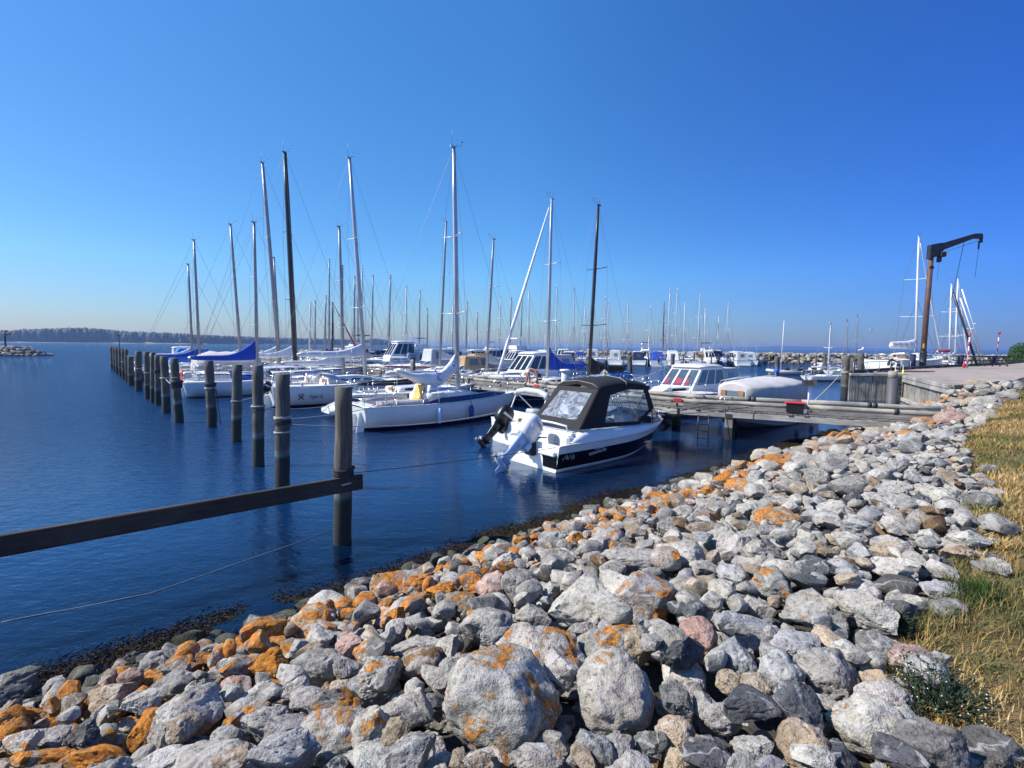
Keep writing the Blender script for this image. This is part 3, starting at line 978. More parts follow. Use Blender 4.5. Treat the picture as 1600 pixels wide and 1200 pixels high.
# --- stones one can pick out in the photograph: column, row, width, height (pixels), colour, lichen 0..1, angular, name phrase
LM = [
 (780,1092,190,165,'pale',.42,0,'largest boulder of the bank, pale grey with an orange lichen cap'),
 (958,1080,122,135,'pale',.22,0,'big smooth grey boulder standing right of the largest orange-capped boulder'),
 (837,1016,140,105,'pale',.5,1,'wide pitted grey boulder with orange flecks behind the largest boulder'),
 (1005,932,108,95,'grey',.45,1,'cratered round grey boulder with orange specks in the middle of the bank'),
 (904,945,112,80,'pale',.2,1,'broad pale boulder left of the cratered round one'),
 (955,1002,112,80,'grey',.4,1,'hollowed grey boulder with a lichen crest right of the wide pitted one'),
 (762,975,88,72,'pale',.12,1,'clean whitish wedge-shaped stone below the pink boulder'),
 (661,1036,74,62,'brown',.18,0,'round rusty brown speckled boulder'),
 (771,915,56,54,'pink',.05,0,'smooth pink granite boulder beside the upright grey one'),
 (811,911,56,62,'grey',.12,0,'upright rounded grey boulder touching the pink granite boulder'),
 (1049,999,60,60,'grey',.05,0,'rounded square grey stone below the cratered boulder'),
 (992,1000,52,60,'tan',.05,0,'tan smooth stone tucked behind the hollowed grey boulder'),
 (1092,992,60,66,'pink',.05,0,'reddish pink split stone right of the rounded square one'),
 (1060,1083,56,70,'dark',.0,1,'dark pointed stone right of the big smooth boulder'),
 (634,1104,102,75,'pale',.1,1,'pale sloping slab below the rusty brown boulder'),
 (580,1137,72,80,'pale',.4,0,'grey boulder with an orange dab left of the small oval stone'),
 (617,1141,52,56,'tan',.0,0,'small light oval stone leaning on the pale sloping slab'),
 (762,1180,90,52,'pale',.3,1,'pale stone under the largest boulder at the bottom edge'),
 (840,1178,90,54,'pale',.2,0,'round pale stone at the bottom edge, right of centre'),
 (924,1168,74,86,'blue',.0,1,'pale pointed stone like a tooth at the bottom edge'),
 (972,1171,55,60,'grey',.0,1,'grey stone right of the tooth-shaped stone'),
 (1012,1154,60,50,'dark',.0,1,'dark angular stone in the gap right of the tooth-shaped stone'),
 (1056,1134,62,52,'tan',.0,0,'round brownish grey stone below the dark pointed one'),
 (1063,1180,60,45,'tan',.0,1,'tan block at the bottom edge'),
 (692,925,52,44,'orange',.95,1,'stone wholly crusted in orange lichen near the water'),
 (742,905,50,36,'orange',.9,1,'orange crusted stone left of the pink granite boulder'),
 (617,962,38,48,'orange',.95,1,'upright orange stone with two knobs'),
 (580,1013,58,45,'pale',.62,0,'grey stone dotted with orange left of the rusty brown boulder'),
 (719,938,58,38,'tan',.4,0,'brownish stone under the orange crusted ones'),
 (860,837,52,36,'grey',.05,1,'rough grey stone at the water edge below the outboard motor'),
 (901,840,30,32,'orange',.95,1,'small bright orange stone near the water'),
 (955,838,58,42,'grey',.5,0,'grey stone with an orange side near the small bright orange one'),
 (982,873,105,48,'pale',.12,1,'long pale slab above the broad pale boulder'),
 (1066,866,92,52,'pale',.1,1,'wide whitish boulder right of the long pale slab'),
 (178,1082,92,50,'tan',.0,1,'mossy split stone at the weed line'),
 (282,1064,104,40,'grey',.0,1,'long low stone with green moss beside the mossy split stone'),
 (371,1036,62,42,'pale',.0,1,'light triangular stone at the weed edge'),
 (493,1036,76,56,'grey',.2,0,'rounded grey boulder between orange crusted neighbours'),
 (469,1075,60,40,'pale',.35,1,'pale stone in front of the rounded grey boulder'),
 (287,1122,108,108,'pale',.15,1,'tall pale angular block with a flat lit face'),
 (238,1124,62,74,'orange',.9,1,'orange crusted wedge left of the tall pale block'),
 (416,1124,72,60,'pale',.05,1,'pale stone with a ridged top right of the tall pale block'),
 (360,1143,62,40,'grey',.05,0,'flat grey stone before the ridged pale stone'),
 (336,1182,142,60,'pale',.12,0,'broad grey boulder cut by the bottom edge'),
 (448,1142,122,50,'grey',.1,1,'long leaning grey stone like a log'),
 (522,1143,122,92,'pale',.42,0,'large pale boulder with one orange spot on its face'),
 (77,1178,92,55,'orange',.75,1,'rusty orange stone in the lower corner by the water'),
 (147,1178,92,50,'orange',.85,1,'orange ridged stone beside the rusty one'),
 (133,1141,46,40,'dark',.0,1,'dark wet stone near the lower corner'),
 (87,1145,62,40,'grey',.0,1,'grey flat-topped stone near the lower corner'),
 (525,1089,82,60,'grey',.45,1,'grey stone with orange crumbs above the one-spot boulder'),
 (425,1036,62,46,'orange',.85,1,'orange topped stone at the weed edge'),
 (1271,888,72,46,'slate',.0,1,'dark slate wedge among pale stones'),
 (1215,808,86,42,'pale',.6,0,'long stone with an orange lichen saddle'),
 (1146,853,62,52,'pale',.05,1,'square whitish boulder left of the knobbly one'),
 (1191,857,60,52,'pale',.02,1,'knobbly whitish boulder beside the square one'),
 (1205,913,70,62,'grey',.4,1,'grey block with orange flecks below the slate wedge'),
 (1149,892,54,36,'blue',.0,0,'smooth bluish stone below the square whitish boulder'),
 (1275,951,98,66,'grey',.35,1,'large tilted grey stone below the slate wedge'),
 (1245,1000,86,46,'blue',.0,0,'long bluish stone below the large tilted one'),
 (1222,1046,66,72,'blue',.0,0,'egg-shaped bluish boulder with a flat front'),
 (1145,1018,82,66,'blue',.0,1,'bluish stone with a rounded chin right of the split pink stone'),
 (1296,1042,86,72,'grey',.05,1,'tilted grey slab right of the egg-shaped boulder'),
 (1352,916,52,40,'pale',.1,0,'round whitish stone right of the slate wedge'),
 (1404,885,72,48,'pale',.15,1,'flat pale stone far up the bank'),
 (1380,1077,82,50,'pale',.0,0,'pale flat oval stone near the flowering weeds'),
 (1425,1025,76,52,'pink',.0,0,'pinkish rounded stone near the dry grass'),
 (1370,1004,60,52,'dark',.0,0,'dark smooth stone left of the pinkish rounded one'),
 (1355,1126,112,88,'pale',.05,0,'large oval pale stone in the lower part of the bank'),
 (1254,1154,72,76,'tan',.0,0,'rounded brownish grey stone left of the large oval one'),
 (1418,1120,56,46,'pale',.0,1,'light wedge beside the flowering weeds'),
 (1310,1176,76,60,'slate',.0,1,'dark cracked stone at the bottom edge'),
 (1219,1088,30,24,'brown',.55,0,'small rust orange pebble-like stone below the egg-shaped boulder'),
 (1182,1067,52,50,'tan',.0,0,'brownish stone left of the egg-shaped boulder'),
 (1140,1056,44,38,'tan',.0,0,'small round tan stone left of the brownish one'),
 (1131,1109,62,42,'grey',.0,0,'grey stone under the small round tan stone'),
 (1170,1161,70,56,'pale',.0,1,'pale flat stone with a dark side at the bottom edge'),
 (1540,1160,112,66,'dark',.0,0,'flat dark brown slab in the grass corner'),
 (1555,875,46,24,'pale',.0,0,'white stone lying in the dry grass'),
 (1526,632,36,26,'tan',.3,0,'round brown boulder at the end of the far pier rail'),
 (1487,656,56,30,'pink',.0,0,'big pinkish boulder where the pier meets the grass'),
 (1541,652,48,20,'tan',.0,0,'flat tan boulder in the grass behind the pinkish one'),
 (1556,628,38,20,'brown',.0,0,'brown boulder beside the end of the pier rail'),
 (1447,660,42,20,'pale',.55,0,'pale stone with a yellow lichen patch at the pier end'),
 (1526,602,38,20,'tan',.1,0,'tan boulder on top of the heap near the quay'),
 (1541,612,36,20,'grey',.0,1,'grey boulder of the heap near the quay'),
 (1368,676,34,22,'tan',.1,0,'peach coloured round boulder under the pier beam'),
 (1310,800,66,46,'pale',.15,1,'pale stone in the upper middle of the bank'),
 (1130,748,40,24,'orange',.9,1,'orange stone at the water edge near the pier post'),
 (1212,722,52,20,'orange',.85,1,'orange crusted ridge stone below the pier'),
]
def bank_hit(px, py, lift):
    """sight line through a pixel meets the stone surface raised by lift"""
    d = ray(px, py)
    lo, hi = .5, 60.0
    t = .8
    while t < 60:
        P = EYE + d * t
        c, s = P.x * TX + P.y * TY, -P.x * TY + P.y * TX
        if P.z < float(bank_top(c, SH - s)) + lift: break
        t += .02
    return P, t
for (px, py, w, h, col, li, ang, phrase) in LM:
    P, t = bank_hit(px, py, .06)
    dist = (P - EYE).dot(FWD)
    rw, rh = w * dist / F_PX * .5, h * dist / F_PX * .5
    down = math.atan2(EYE.z - P.z, math.hypot(P.x, P.y))
    hz = min(max(rh * .92, .3 * rw), rw * 1.05)
    dep = min(max((rh - hz * math.cos(down) * .55) / max(math.sin(down), .35), rw * .6), rw * 1.05)
    c, s = P.x * TX + P.y * TY, -P.x * TY + P.y * TX
    th = -SHO
    zt = float(bank_top(c, SH - s))
    stones.append(dict(c=c, n=SH - s, z=zt + .18 * hz, a=rw, b=dep, h=hz, th=th, tint=col, lichen=li, ang=ang, phrase=phrase))
    settle(c, SH - s, zt + .18 * hz, rw, dep, hz, th)
    fp = footprint(c, SH - s, rw, dep, th)
    if fp is not None: LMASK[fp[0]] |= fp[1] > .12
RS = np.random.default_rng(23)
def try_stones(count, rlo, rhi, nlo, nhi, clo, chi, over, cand=7, lead=None):
    made = 0
    for k in range(count):
        best = None
        u = RS.random()
        r = rlo * (rhi / rlo) ** (u ** 1.6)
        el = RS.uniform(.7, 1.3)
        a, b = r * el, r / el * RS.uniform(.8, 1.05)
        h = r * RS.uniform(.5, .85)
        for q in range(cand):
            c = RS.uniform(clo, chi)
            n = RS.uniform(nlo, nhi)
            th = RS.uniform(0, math.pi)
            if n > edge_n(c) - .5 and RS.random() < (n - edge_n(c) + .5) * 1.6: continue
            fp = footprint(c, n, a * .8, b * .8, th)
            if fp is None or (LMASK[fp[0]] & (fp[1] > 0)).sum() / max(1, (fp[1] > 0).sum()) > (.12 if r > .1 else .3): continue
            z = drop(c, n, a, b, h, th)
            if z is None: continue
            zt = float(bank_top(c, n))
            ex = z + h - zt
            if ex > over + h * .9: continue
            sc = z - zt
            if best is None or sc < best[0]: best = (sc, c, n, z, th)
        if best is None: continue
        sc, c, n, z, th = best
        settle(c, n, z, a, b, h, th)
        g = RS.random() * (.88 if r > .19 else 1)
        if n > 3.3: col = 'pale' if g < .42 else 'blue' if g < .58 else 'grey' if g < .76 else 'tan' if g < .87 else 'slate' if g < .93 else 'dark' if g < .97 else 'brown'
        else: col = 'pale' if g < .5 else 'grey' if g < .72 else 'tan' if g < .84 else 'pink' if g < .88 else 'brown' if g < .91 else 'dark'
        band = math.exp(-((n - 1.45 - .25 * math.sin(c * .9)) / .62) ** 2)
        li = max(0, min(.66, .8 * band * RS.uniform(.1, 1.25) + (.55 if RS.random() < (.45 if n < 3.2 else .16) else 0) * RS.random() - .03))
        if n > 4.2: li *= .5
        if n < .6: li = 0; col = 'dark' if g < .45 else 'grey' if g < .85 else 'tan'
        if li > .7 and RS.random() < .5: col = 'orange'
        stones.append(dict(c=c, n=n, z=z, a=a, b=b, h=h, th=th, tint=col, lichen=li, ang=RS.random() < .74, phrase=None))
        made += 1
    return made
try_stones(170, .2, .36, .6, 4.4, -8, 30, .2, 9)
try_stones(1000, .13, .25, .3, 5.3, -8.5, 33, .14, 9)
try_stones(2200, .08, .15, .05, 5.9, -8.5, 33, .09, 8)
try_stones(2600, .045, .085, -.15, 6.1, -6, 24, .05, 6)
try_stones(200, .2, .5, .2, 4.5, 24, 33, .2)
try_stones(1300, .06, .15, 1.0, 6.3, -5, 7, .13, 8)
try_stones(700, .05, .12, 4.4, 6.3, 0, 22, .1, 6)
print('stones', len(stones))
for o in stones:
    p = cs(o['c'], SH - o['n'], o['z'])
    o['p'] = p
    x, y, w = proj(p)
    o['px'], o['py'] = x, y
    vis = w > .3 and -60 < x < 1660 and y < 1260
    o['area'] = (o['a'] + o['b']) * .5 * (o['h'] + .5 * o['b']) / max(w, .3) ** 2 if vis else 0
order = sorted(range(len(stones)), key=lambda i: -(stones[i]['area'] + (1e3 if stones[i]['phrase'] else 0)))
single = order[:296]
rest = order[296:]
single_set = set(single)
SHAPES = [rock_shape(100 + i, 5, i % 5 < 3) for i in range(18)]
SH_ANG = [i for i in range(18) if i % 5 < 3]
SH_RND = [i for i in range(18) if i % 5 >= 3]
SHAPES3 = [rock_shape(300 + i, 3, i % 5 < 4) for i in range(20)]
SHAPES2 = [rock_shape(400 + i, 2, i % 5 < 4) for i in range(20)]
def rot_m(th, tilt, az):
    # size axes stay with the footprint; the shape is spun inside it
    return Euler((tilt * math.cos(az), tilt * math.sin(az), th + SHO)).to_matrix()
shape_mesh = {}
def shape_me(i):
    if i not in shape_mesh:
        V, F_ = SHAPES[i]
        o = np_mesh('stone', V, F_, MAT['stone'])
        o.data.set_sharp_from_angle(angle=R_(38))
        shape_mesh[i] = o.data
        bpy.data.objects.remove(o)
    return shape_mesh[i]
# --- labels: what it looks like and where it lies against a stone one can find
COLW = {'pale': 'pale grey', 'grey': 'mid grey', 'slate': 'dark slate', 'dark': 'dark', 'pink': 'pinkish', 'brown': 'rusty brown', 'tan': 'tan', 'orange': 'orange crusted', 'blue': 'bluish grey'}
ANCH = {7: 'rusty brown speckled boulder', 8: 'pink granite boulder', 0: 'largest orange-capped boulder', 12: 'reddish split stone', 19: 'tooth-shaped stone', 39: 'tall pale block',
        52: 'dark slate wedge', 53: 'orange saddle stone', 60: 'egg-shaped bluish boulder', 68: 'large oval stone', 77: 'brown slab in the grass', 3: 'cratered round boulder',
        26: 'upright orange stone', 30: 'small bright orange stone', 45: 'one-spot boulder', 34: 'mossy split stone', 80: 'big pinkish boulder by the pier', 33: 'wide whitish boulder', 66: 'pinkish stone by the grass', 89: 'orange ridge stone below the pier', 46: 'rusty corner stone', 64: 'flat pale stone high up'}
ORD = ['nearest', 'second', 'third', 'fourth', 'fifth', 'sixth', 'seventh', 'eighth', 'ninth', 'tenth', 'eleventh', 'twelfth', 'thirteenth', 'fourteenth', 'fifteenth', 'sixteenth', 'seventeenth', 'eighteenth', 'nineteenth', 'twentieth']
cells = {}
for i in single:
    o = stones[i]
    if o['phrase']: continue
    bj = min(ANCH, key=lambda j: (stones[j]['px'] - o['px']) ** 2 + (1.5 * (stones[j]['py'] - o['py'])) ** 2)
    dx, dy = o['px'] - stones[bj]['px'], o['py'] - stones[bj]['py']
    ang = math.degrees(math.atan2(-dy, dx)) % 360
    dirn = ['right of', 'up and right of', 'above', 'up and left of', 'left of', 'down and left of', 'below', 'down and right of'][int(((ang + 22.5) % 360) // 45)]
    li = o['lichen']
    o['look'] = COLW[o['tint']] + (' angular' if o['ang'] else ' rounded')
    o['li_word'] = ' lichened stone' if li > .6 and o['tint'] != 'orange' else ' orange-flecked stone' if li > .3 and o['tint'] != 'orange' else ' stone'
    cells.setdefault((o['look'] + o['li_word'], dirn, bj), []).append((dx * dx + dy * dy, i))
for (look, dirn, bj), lst in cells.items():
    lst.sort()
    for r, (dd, i) in enumerate(lst):
        w = '' if len(lst) == 1 else ('nearest ' if r == 0 else ORD[r] + '-nearest ')
        stones[i]['label'] = (w + look + ' ' + dirn + ' the ' + ANCH[bj])
uniq_seed = 900
for k, i in enumerate(single):
    o = stones[i]
    R = random.Random(i * 7 + 1)
    sh = R.choice(SH_ANG if o['ang'] else SH_RND)
    if k < 26:
        V, F_ = rock_shape(uniq_seed + i, 5, bool(o['ang']))
        ob = np_mesh('stone', V, F_, MAT['stone'])
    else:
        ob = bpy.data.objects.new('stone', shape_me(sh))
        C.objects.link(ob)
    ob.location = o['p']
    flip = (R.choice((-1, 1)), R.choice((-1, 1)))
    ob.scale = (o['a'] * 1.06, o['b'] * 1.06, o['h'] * 1.05)
    ob.rotation_euler = (R.uniform(-.12, .12), R.uniform(-.12, .12), o['th'] + SHO + (0 if R.random() < .5 else math.pi))
    t = TINT[o['tint']]
    j = R.uniform(.78, 1.18)
    ob['tint'] = [t[0] * j * R.uniform(.97, 1.03), t[1] * j, t[2] * j * R.uniform(.96, 1.04)]
    ob['lichen'] = float(min(.7, o['lichen']))
    ob['shift'] = [R.uniform(0, 90), R.uniform(0, 90), R.uniform(0, 90)]
    tag(ob, o['phrase'] if o['phrase'] else o['label'], 'stone', 'stones of the shore bank')
def rubble(name, idxs, shapes):
    VV, FF, T, Li, S = [], [], [], [], []
    off = 0
    for i in idxs:
        o = stones[i]
        R = random.Random(i * 5 + 3)
        V, F_ = shapes[R.randrange(len(shapes))]
        m = np.array(rot_m(o['th'], R.uniform(0, .2), R.uniform(0, 6.3)))
        P = (V * np.array([o['a'], o['b'], o['h']]) * 1.06) @ m.T + np.array(o['p'])
        VV.append(P); FF.append(F_ + off); off += len(P)
        t = np.array(TINT[o['tint']]) * R.uniform(.72, 1.18)
        T.append(np.tile(t, (len(P), 1))); Li.append(np.full(len(P), o['lichen'])); S.append(np.tile([R.uniform(0, 90), R.uniform(0, 90), R.uniform(0, 90)], (len(P), 1)))
    o = np_mesh(name, np.concatenate(VV), np.concatenate(FF), MAT['stone_rubble'], attrs={'tint': np.concatenate(T), 'lichen': np.concatenate(Li), 'shift': np.concatenate(S)})
    o.data.set_sharp_from_angle(angle=R_(33))
    return kind(o, 'stuff')
vis_rest = [i for i in rest if stones[i]['area'] > 0]
big_cut = len(vis_rest) // 2
o = rubble('rubble', vis_rest[:big_cut], SHAPES3)
o = rubble('rubble', vis_rest[big_cut:] + [i for i in rest if stones[i]['area'] == 0], SHAPES2)

# ------------------------------------------------------------------ dry meadow, weeds
def blades(name, n, place, hlo, hhi, wid, cols, lean=.5):
    """n grass blades as thin bent strips in one mesh"""
    c, nn = place(n)
    k = len(c)
    X, Y = TX * c - TY * (SH - nn), TY * c + TX * (SH - nn)
    Z = bank_ground(c, nn) - .01
    P0 = np.stack([c * .9, (SH - nn) * .9, np.zeros_like(c)], -1)
    Z = Z + .07 * fbm(P0, 4, 3) + .03 * fbm(P0 * 4, 3, 5)
    h = rng.uniform(hlo, hhi, k) * (.7 + .6 * (vnoise(np.stack([c * 1.3, nn * 1.3, c * 0], -1), 4) + 1) / 2)
    az = rng.uniform(0, 2 * np.pi, k)
    lw = rng.uniform(.1, lean, k) * h
    wx, wy = -np.sin(az) * wid, np.cos(az) * wid
    wsc = rng.uniform(.6, 1.3, k)
    wx, wy = wx * wsc, wy * wsc
    dx, dy = np.cos(az) * lw, np.sin(az) * lw
    V = np.zeros((k, 5, 3))
    V[:, 0] = np.stack([X - wx, Y - wy, Z], -1); V[:, 1] = np.stack([X + wx, Y + wy, Z], -1)
    V[:, 2] = np.stack([X + dx * .35 - wx * .7, Y + dy * .35 - wy * .7, Z + h * .6], -1); V[:, 3] = np.stack([X + dx * .35 + wx * .7, Y + dy * .35 + wy * .7, Z + h * .6], -1)
    V[:, 4] = np.stack([X + dx, Y + dy, Z + h * .95], -1)
    b = np.arange(k)[:, None] * 5
    Fq = np.concatenate([b + np.array([0, 1, 3]), b + np.array([0, 3, 2]), b + np.array([2, 3, 4])])
    pick = (vnoise(np.stack([c * .7, nn * .7, c * 0], -1), 8) + .8 * vnoise(np.stack([c * 3, nn * 3, c * 0], -1), 18)) + rng.normal(0, .45, k)
    cols = np.array(cols)
    T = cols[np.clip(((pick + 1) / 2 * len(cols)).astype(int), 0, len(cols) - 1)] * rng.uniform(.75, 1.2, (k, 1))
    return np_mesh(name, V.reshape(-1, 3), Fq, MAT['grass_blades'], smooth=False, attrs={'tint': np.repeat(T, 5, 0)})
DRY = [(.1, .115, .035), (.15, .14, .045), (.24, .17, .06), (.34, .22, .075), (.4, .255, .085), (.34, .2, .07), (.46, .33, .15)]
def pl_meadow(n):
    u = rng.random(n)
    c = -3.2 + 36 * u ** 2.3
    nn = edge_n(c) - .12 + rng.random(n) ** 1.3 * (1.2 + .22 * (c + 3.2)) + .25 * vnoise(np.stack([c * 1.1, c * 0, c * 0], -1), 2)
    x = TX * c - TY * (SH - nn); y = TY * c + TX * (SH - nn)
    ok = (y > .3) & (x / np.maximum(y, .1) < 1.45) & (nn > 4.0)
    return c[ok], nn[ok]
kind(blades('meadow_grass', 210000, pl_meadow, .03, .11, .003, DRY, 1.5), 'stuff')
def pl_far(n):
    c = rng.uniform(4, 34, n)
    nn = edge_n(c) - .1 + rng.random(n) ** 1.7 * 24
    x = TX * c - TY * (SH - nn); y = TY * c + TX * (SH - nn)
    ok = (y > 4) & (x / np.maximum(y, .1) < 1.6)
    return c[ok], nn[ok]
kind(blades('meadow_grass', 60000, pl_far, .04, .12, .01, DRY, 1.2), 'stuff')
GREEN = [(.03, .06, .012), (.06, .1, .02), (.1, .14, .035), (.16, .17, .05)]
tufts = [(1350, 785, .35), (1525, 820, .3), (1500, 800, .4), (1385, 768, .25), (1530, 790, .5), (1440, 835, .2), (1520, 940, .16), (1555, 700, .5), (1380, 745, .2), (1540, 735, .4)]
def pl_tufts(n):
    cs_, ns_ = [], []
    for (px, py, r) in tufts:
        P, t = bank_hit(px, py, .0)
        c0, s0 = P.x * TX + P.y * TY, -P.x * TY + P.y * TX
        k = int(n / len(tufts))
        cs_.append(c0 + rng.normal(0, r * .6, k)); ns_.append(SH - s0 + rng.normal(0, r * .5, k))
    return np.concatenate(cs_), np.concatenate(ns_)
kind(blades('weed_tufts', 4200, pl_tufts, .06, .15, .0035, GREEN, .9), 'stuff')
WEED = [(.014, .009, .004), (.03, .018, .007), (.045, .027, .009), (.03, .028, .008)]
def pl_weed(n):
    c = rng.uniform(-7, 22, n)
    nn = -.08 + rng.normal(0, .17, n) + .22 * vnoise(np.stack([c * .8, c * 0, c * 0], -1), 12)
    ok = vnoise(np.stack([c * 2.2, nn * 2.2, c * 0], -1), 31) > -.6
    return c[ok], nn[ok]
ow = blades('seaweed', 150000, pl_weed, .02, .07, .006, WEED, 2.6)
vz = np.zeros(len(ow.data.vertices) * 3, dtype=np.float32); ow.data.vertices.foreach_get('co', vz)
vz = vz.reshape(-1, 3); vz[:, 2] = np.maximum(vz[:, 2], -.02 + .03 * rng.random(len(vz))); ow.data.vertices.foreach_set('co', vz.ravel())
kind(ow, 'stuff')
def weed(px, py, r, hgt, label, flowers):
    P, t = bank_hit(px, py, -.05)
    R = random.Random(px)
    th = thing('weed_plant', label, 'plant', P)
    mb, fl = MB(), MB()
    for k in range(170):
        a, rr = R.uniform(0, 6.28), R.random() ** .6 * r
        b = Vector((math.cos(a) * rr * .5, math.sin(a) * rr * .5, 0))
        tip = Vector((math.cos(a) * rr, math.sin(a) * rr, hgt * R.uniform(.5, 1) * (1 - .4 * rr / r)))
        mb.tube([b, (b + tip) / 2 + Vector((0, 0, .03)), tip], [.003, .0025, .001], 3, caps=False)
        for q in range(9):
            f = R.uniform(.15, 1)
            p = b.lerp(tip, f)
            d = Vector((R.uniform(-1, 1), R.uniform(-1, 1), R.uniform(-.2, .8))).normalized() * R.uniform(.015, .04)
            w = d.cross(Vector((R.random(), R.random(), R.random()))).normalized() * .006
            mb.add([p, p + d * .5 + w, p + d, p + d * .5 - w], [(0, 1, 2, 3)])
        if flowers and R.random() < .35:
            fl.lathe([(.001, -.002), (.0042, 0), (.001, .003)], 5, tip)
    mb.build('foliage', MAT['weed_leaves'], th, fix=False)
    if fl.v: fl.build('blossoms', MAT['canvas_white'], th, fix=False)
weed(1458, 1112, .24, .3, 'bushy green weed with tiny pale blossoms between the stones and the brown slab', True)
weed(1410, 1000, .07, .2, 'small broad-leaved green weed sprouting beside the pinkish rounded stone', False)

# ------------------------------------------------------------------ boat builders (x forward from the stern, y to port, z up from the water)
def lerp(a, b, t): return a + (b - a) * t
class SailHull:
    def __init__(s, L, B, F, D=.35, stern=.74, fine=2.0, spoon=.09):
        s.L, s.B, s.F, s.D, s.stern, s.fine, s.spoon = L, B, F, D, stern, fine, spoon
    def b(s, u):
        if u < .42: return s.B / 2 * (1 - (1 - s.stern) * (1 - u / .42) ** 2)
        return max(.02, s.B / 2 * (1 - ((u - .42) / .58) ** s.fine))
    def zs(s, u): return s.F * (.96 + .3 * max(0, u - .3) ** 1.6 + .12 * max(0, .3 - u) ** 1.3)
    def zk(s, u):
        z = .06 - s.D * math.sin(math.pi * min(1, (u + .02) / .98)) ** .8 * 1.1
        if u > .86: z = lerp(z, s.zs(1) * .55, ((u - .86) / .14) ** 1.5)
        return z
    def x(s, u, t): return u * s.L * (1 - s.spoon) + s.L * s.spoon * t * u ** 5 + (-.22 * (t - .3) * (1 - u) ** 10 if s.stern else 0)
    def y(s, u, t): return s.b(u) * (1 - (1 - min(1, max(0, t))) ** 2.4) ** (1 / 1.7)
    def section(s, u, rows):
        zk, zs = s.zk(u), s.zs(u)
        pts = []
        for r in rows:
            z = zk * r[1] if r[0] == 'k' else r[1] if r[0] == 'a' else lerp(.12, zs, r[1])
            z = min(max(z, zk), zs)
            t = (z - zk) / max(1e-4, zs - zk)
            pts.append((s.x(u, t), s.y(u, t), z))
        return pts
def build_hull(H, mats, parent, n=22, sheer_stripe=.0, flip=False):
    """mats: topside, boot, antifoul, stripe"""
    rows = [('k', 1), ('k', .55), ('a', .03), ('a', .11), ('s', .25), ('s', .5), ('s', .72), ('s', 1 - max(.06, sheer_stripe)), ('s', 1)]
    rm = [2, 2, 1, 0, 0, 0, 0, 3]
    secs = []
    for i in range(n):
        u = (i / (n - 1)) ** .85
        p = H.section(u, rows)
        secs.append(list(reversed(p)) + [(a, -b, c) for a, b, c in p[1:]])
    m = MB()
    m.loft(secs, closed=False, caps=True, mats=list(reversed(rm)) + rm)
    return m.build('hull', mats, parent)
def build_deck(H, mat, parent, n=22, cock=(.07, .33, .5, .42), name='deck'):
    us = sorted(set([(i / (n - 1)) for i in range(n)]))
    if cock:
        e = 1e-3
        us = sorted(us + [cock[0] - e, cock[0] + e, cock[1] - e, cock[1] + e])
        us = [u for u in us if 0 <= u <= 1]
    secs = []
    for u in us:
        b, z, x = H.b(u) - .012, H.zs(u), H.x(u, 1)
        b = max(b, .008)
        inside = cock and cock[0] < u < cock[1]
        w = b * (cock[2] if cock else .5)
        cam_ = .05 * b
        low = z - (cock[3] if inside else -cam_)
        zc = z + cam_
        secs.append([(x, -b, z + .012), (x, -w, zc), (x, -w * .97, low), (x, 0, low), (x, w * .97, low), (x, w, zc), (x, b, z + .012)])
    m = MB()
    m.loft(secs, closed=False, caps=False, smooth=False)
    # low toe rail all round
    for sgn in (-1, 1):
        m.tube([(H.x(u, 1), sgn * (H.b(u) - .02), H.zs(u) + .02) for u in [i / 14 for i in range(15)]], .022, 4)
    return m.build(name, mat, parent, fix=False)
def build_cabin(H, u0, u1, hgt, mat, parent, wmat, wins, wfrac=.62, n=14, band=(.34, .74), roofmat=None, blunt=.12):
    secs, meta = [], []
    for i in range(n):
        f = i / (n - 1)
        u = lerp(u0, u1, f)
        h = hgt * (min(1, f / .02 + .9)) * (1 - max(0, (f - .45) / .55) ** 1.6 * (1 - blunt))
        w = H.b(u) * wfrac * (1 - .1 * f)
        z = H.zs(u) - .01
        x = H.x(u, 1)
        sec = [(x, -w, z), (x, -w * .93, z + h * .72), (x, -w * .8, z + h * .93), (x, -w * .4, z + h * 1.03), (x, 0, z + h * 1.06), (x, w * .4, z + h * 1.03), (x, w * .8, z + h * .93), (x, w * .93, z + h * .72), (x, w, z)]
        secs.append(sec)
        meta.append((x, w, z, h))
    m = MB()
    m.loft(secs, closed=True, caps=True, smooth=True)
    cab = m.build('cabin', mat, parent)
    def side(f, q, sg, out):
        k = min(n - 2, int(f * (n - 1)))
        g = f * (n - 1) - k
        x, w, z, h = (lerp(a, b_, g) for a, b_ in zip(meta[k], meta[k + 1]))
        return (x, sg * (w * (1 - .07 * q / .72) + out), z + h * q)
    for (f0, f1) in wins:
        for sg in (-1, 1):
            wmb = MB()
            k = max(2, int((f1 - f0) * 14))
            lo = [side(lerp(f0, f1, j / k), band[0] + .05 * (1 if j in (0, k) else 0), sg, .006) for j in range(k + 1)]
            hi = [side(lerp(f0, f1, j / k), band[1] - .08 * (1 if j in (0, k) else 0), sg, .006) for j in range(k + 1)]
            wmb.add(lo + hi, [(j, j + 1, k + 2 + j, k + 1 + j) for j in range(k)])
            lo2 = [(a, b_ - sg * .02, c) for a, b_, c in lo]; hi2 = [(a, b_ - sg * .02, c) for a, b_, c in hi]
            wmb.add(lo + hi + lo2 + hi2, [(0, k + 1, 3 * k + 3, 2 * k + 2), (k, 3 * k + 2, 4 * k + 3, 2 * k + 1)])
            wmb.build('window', wmat, cab)
    return cab
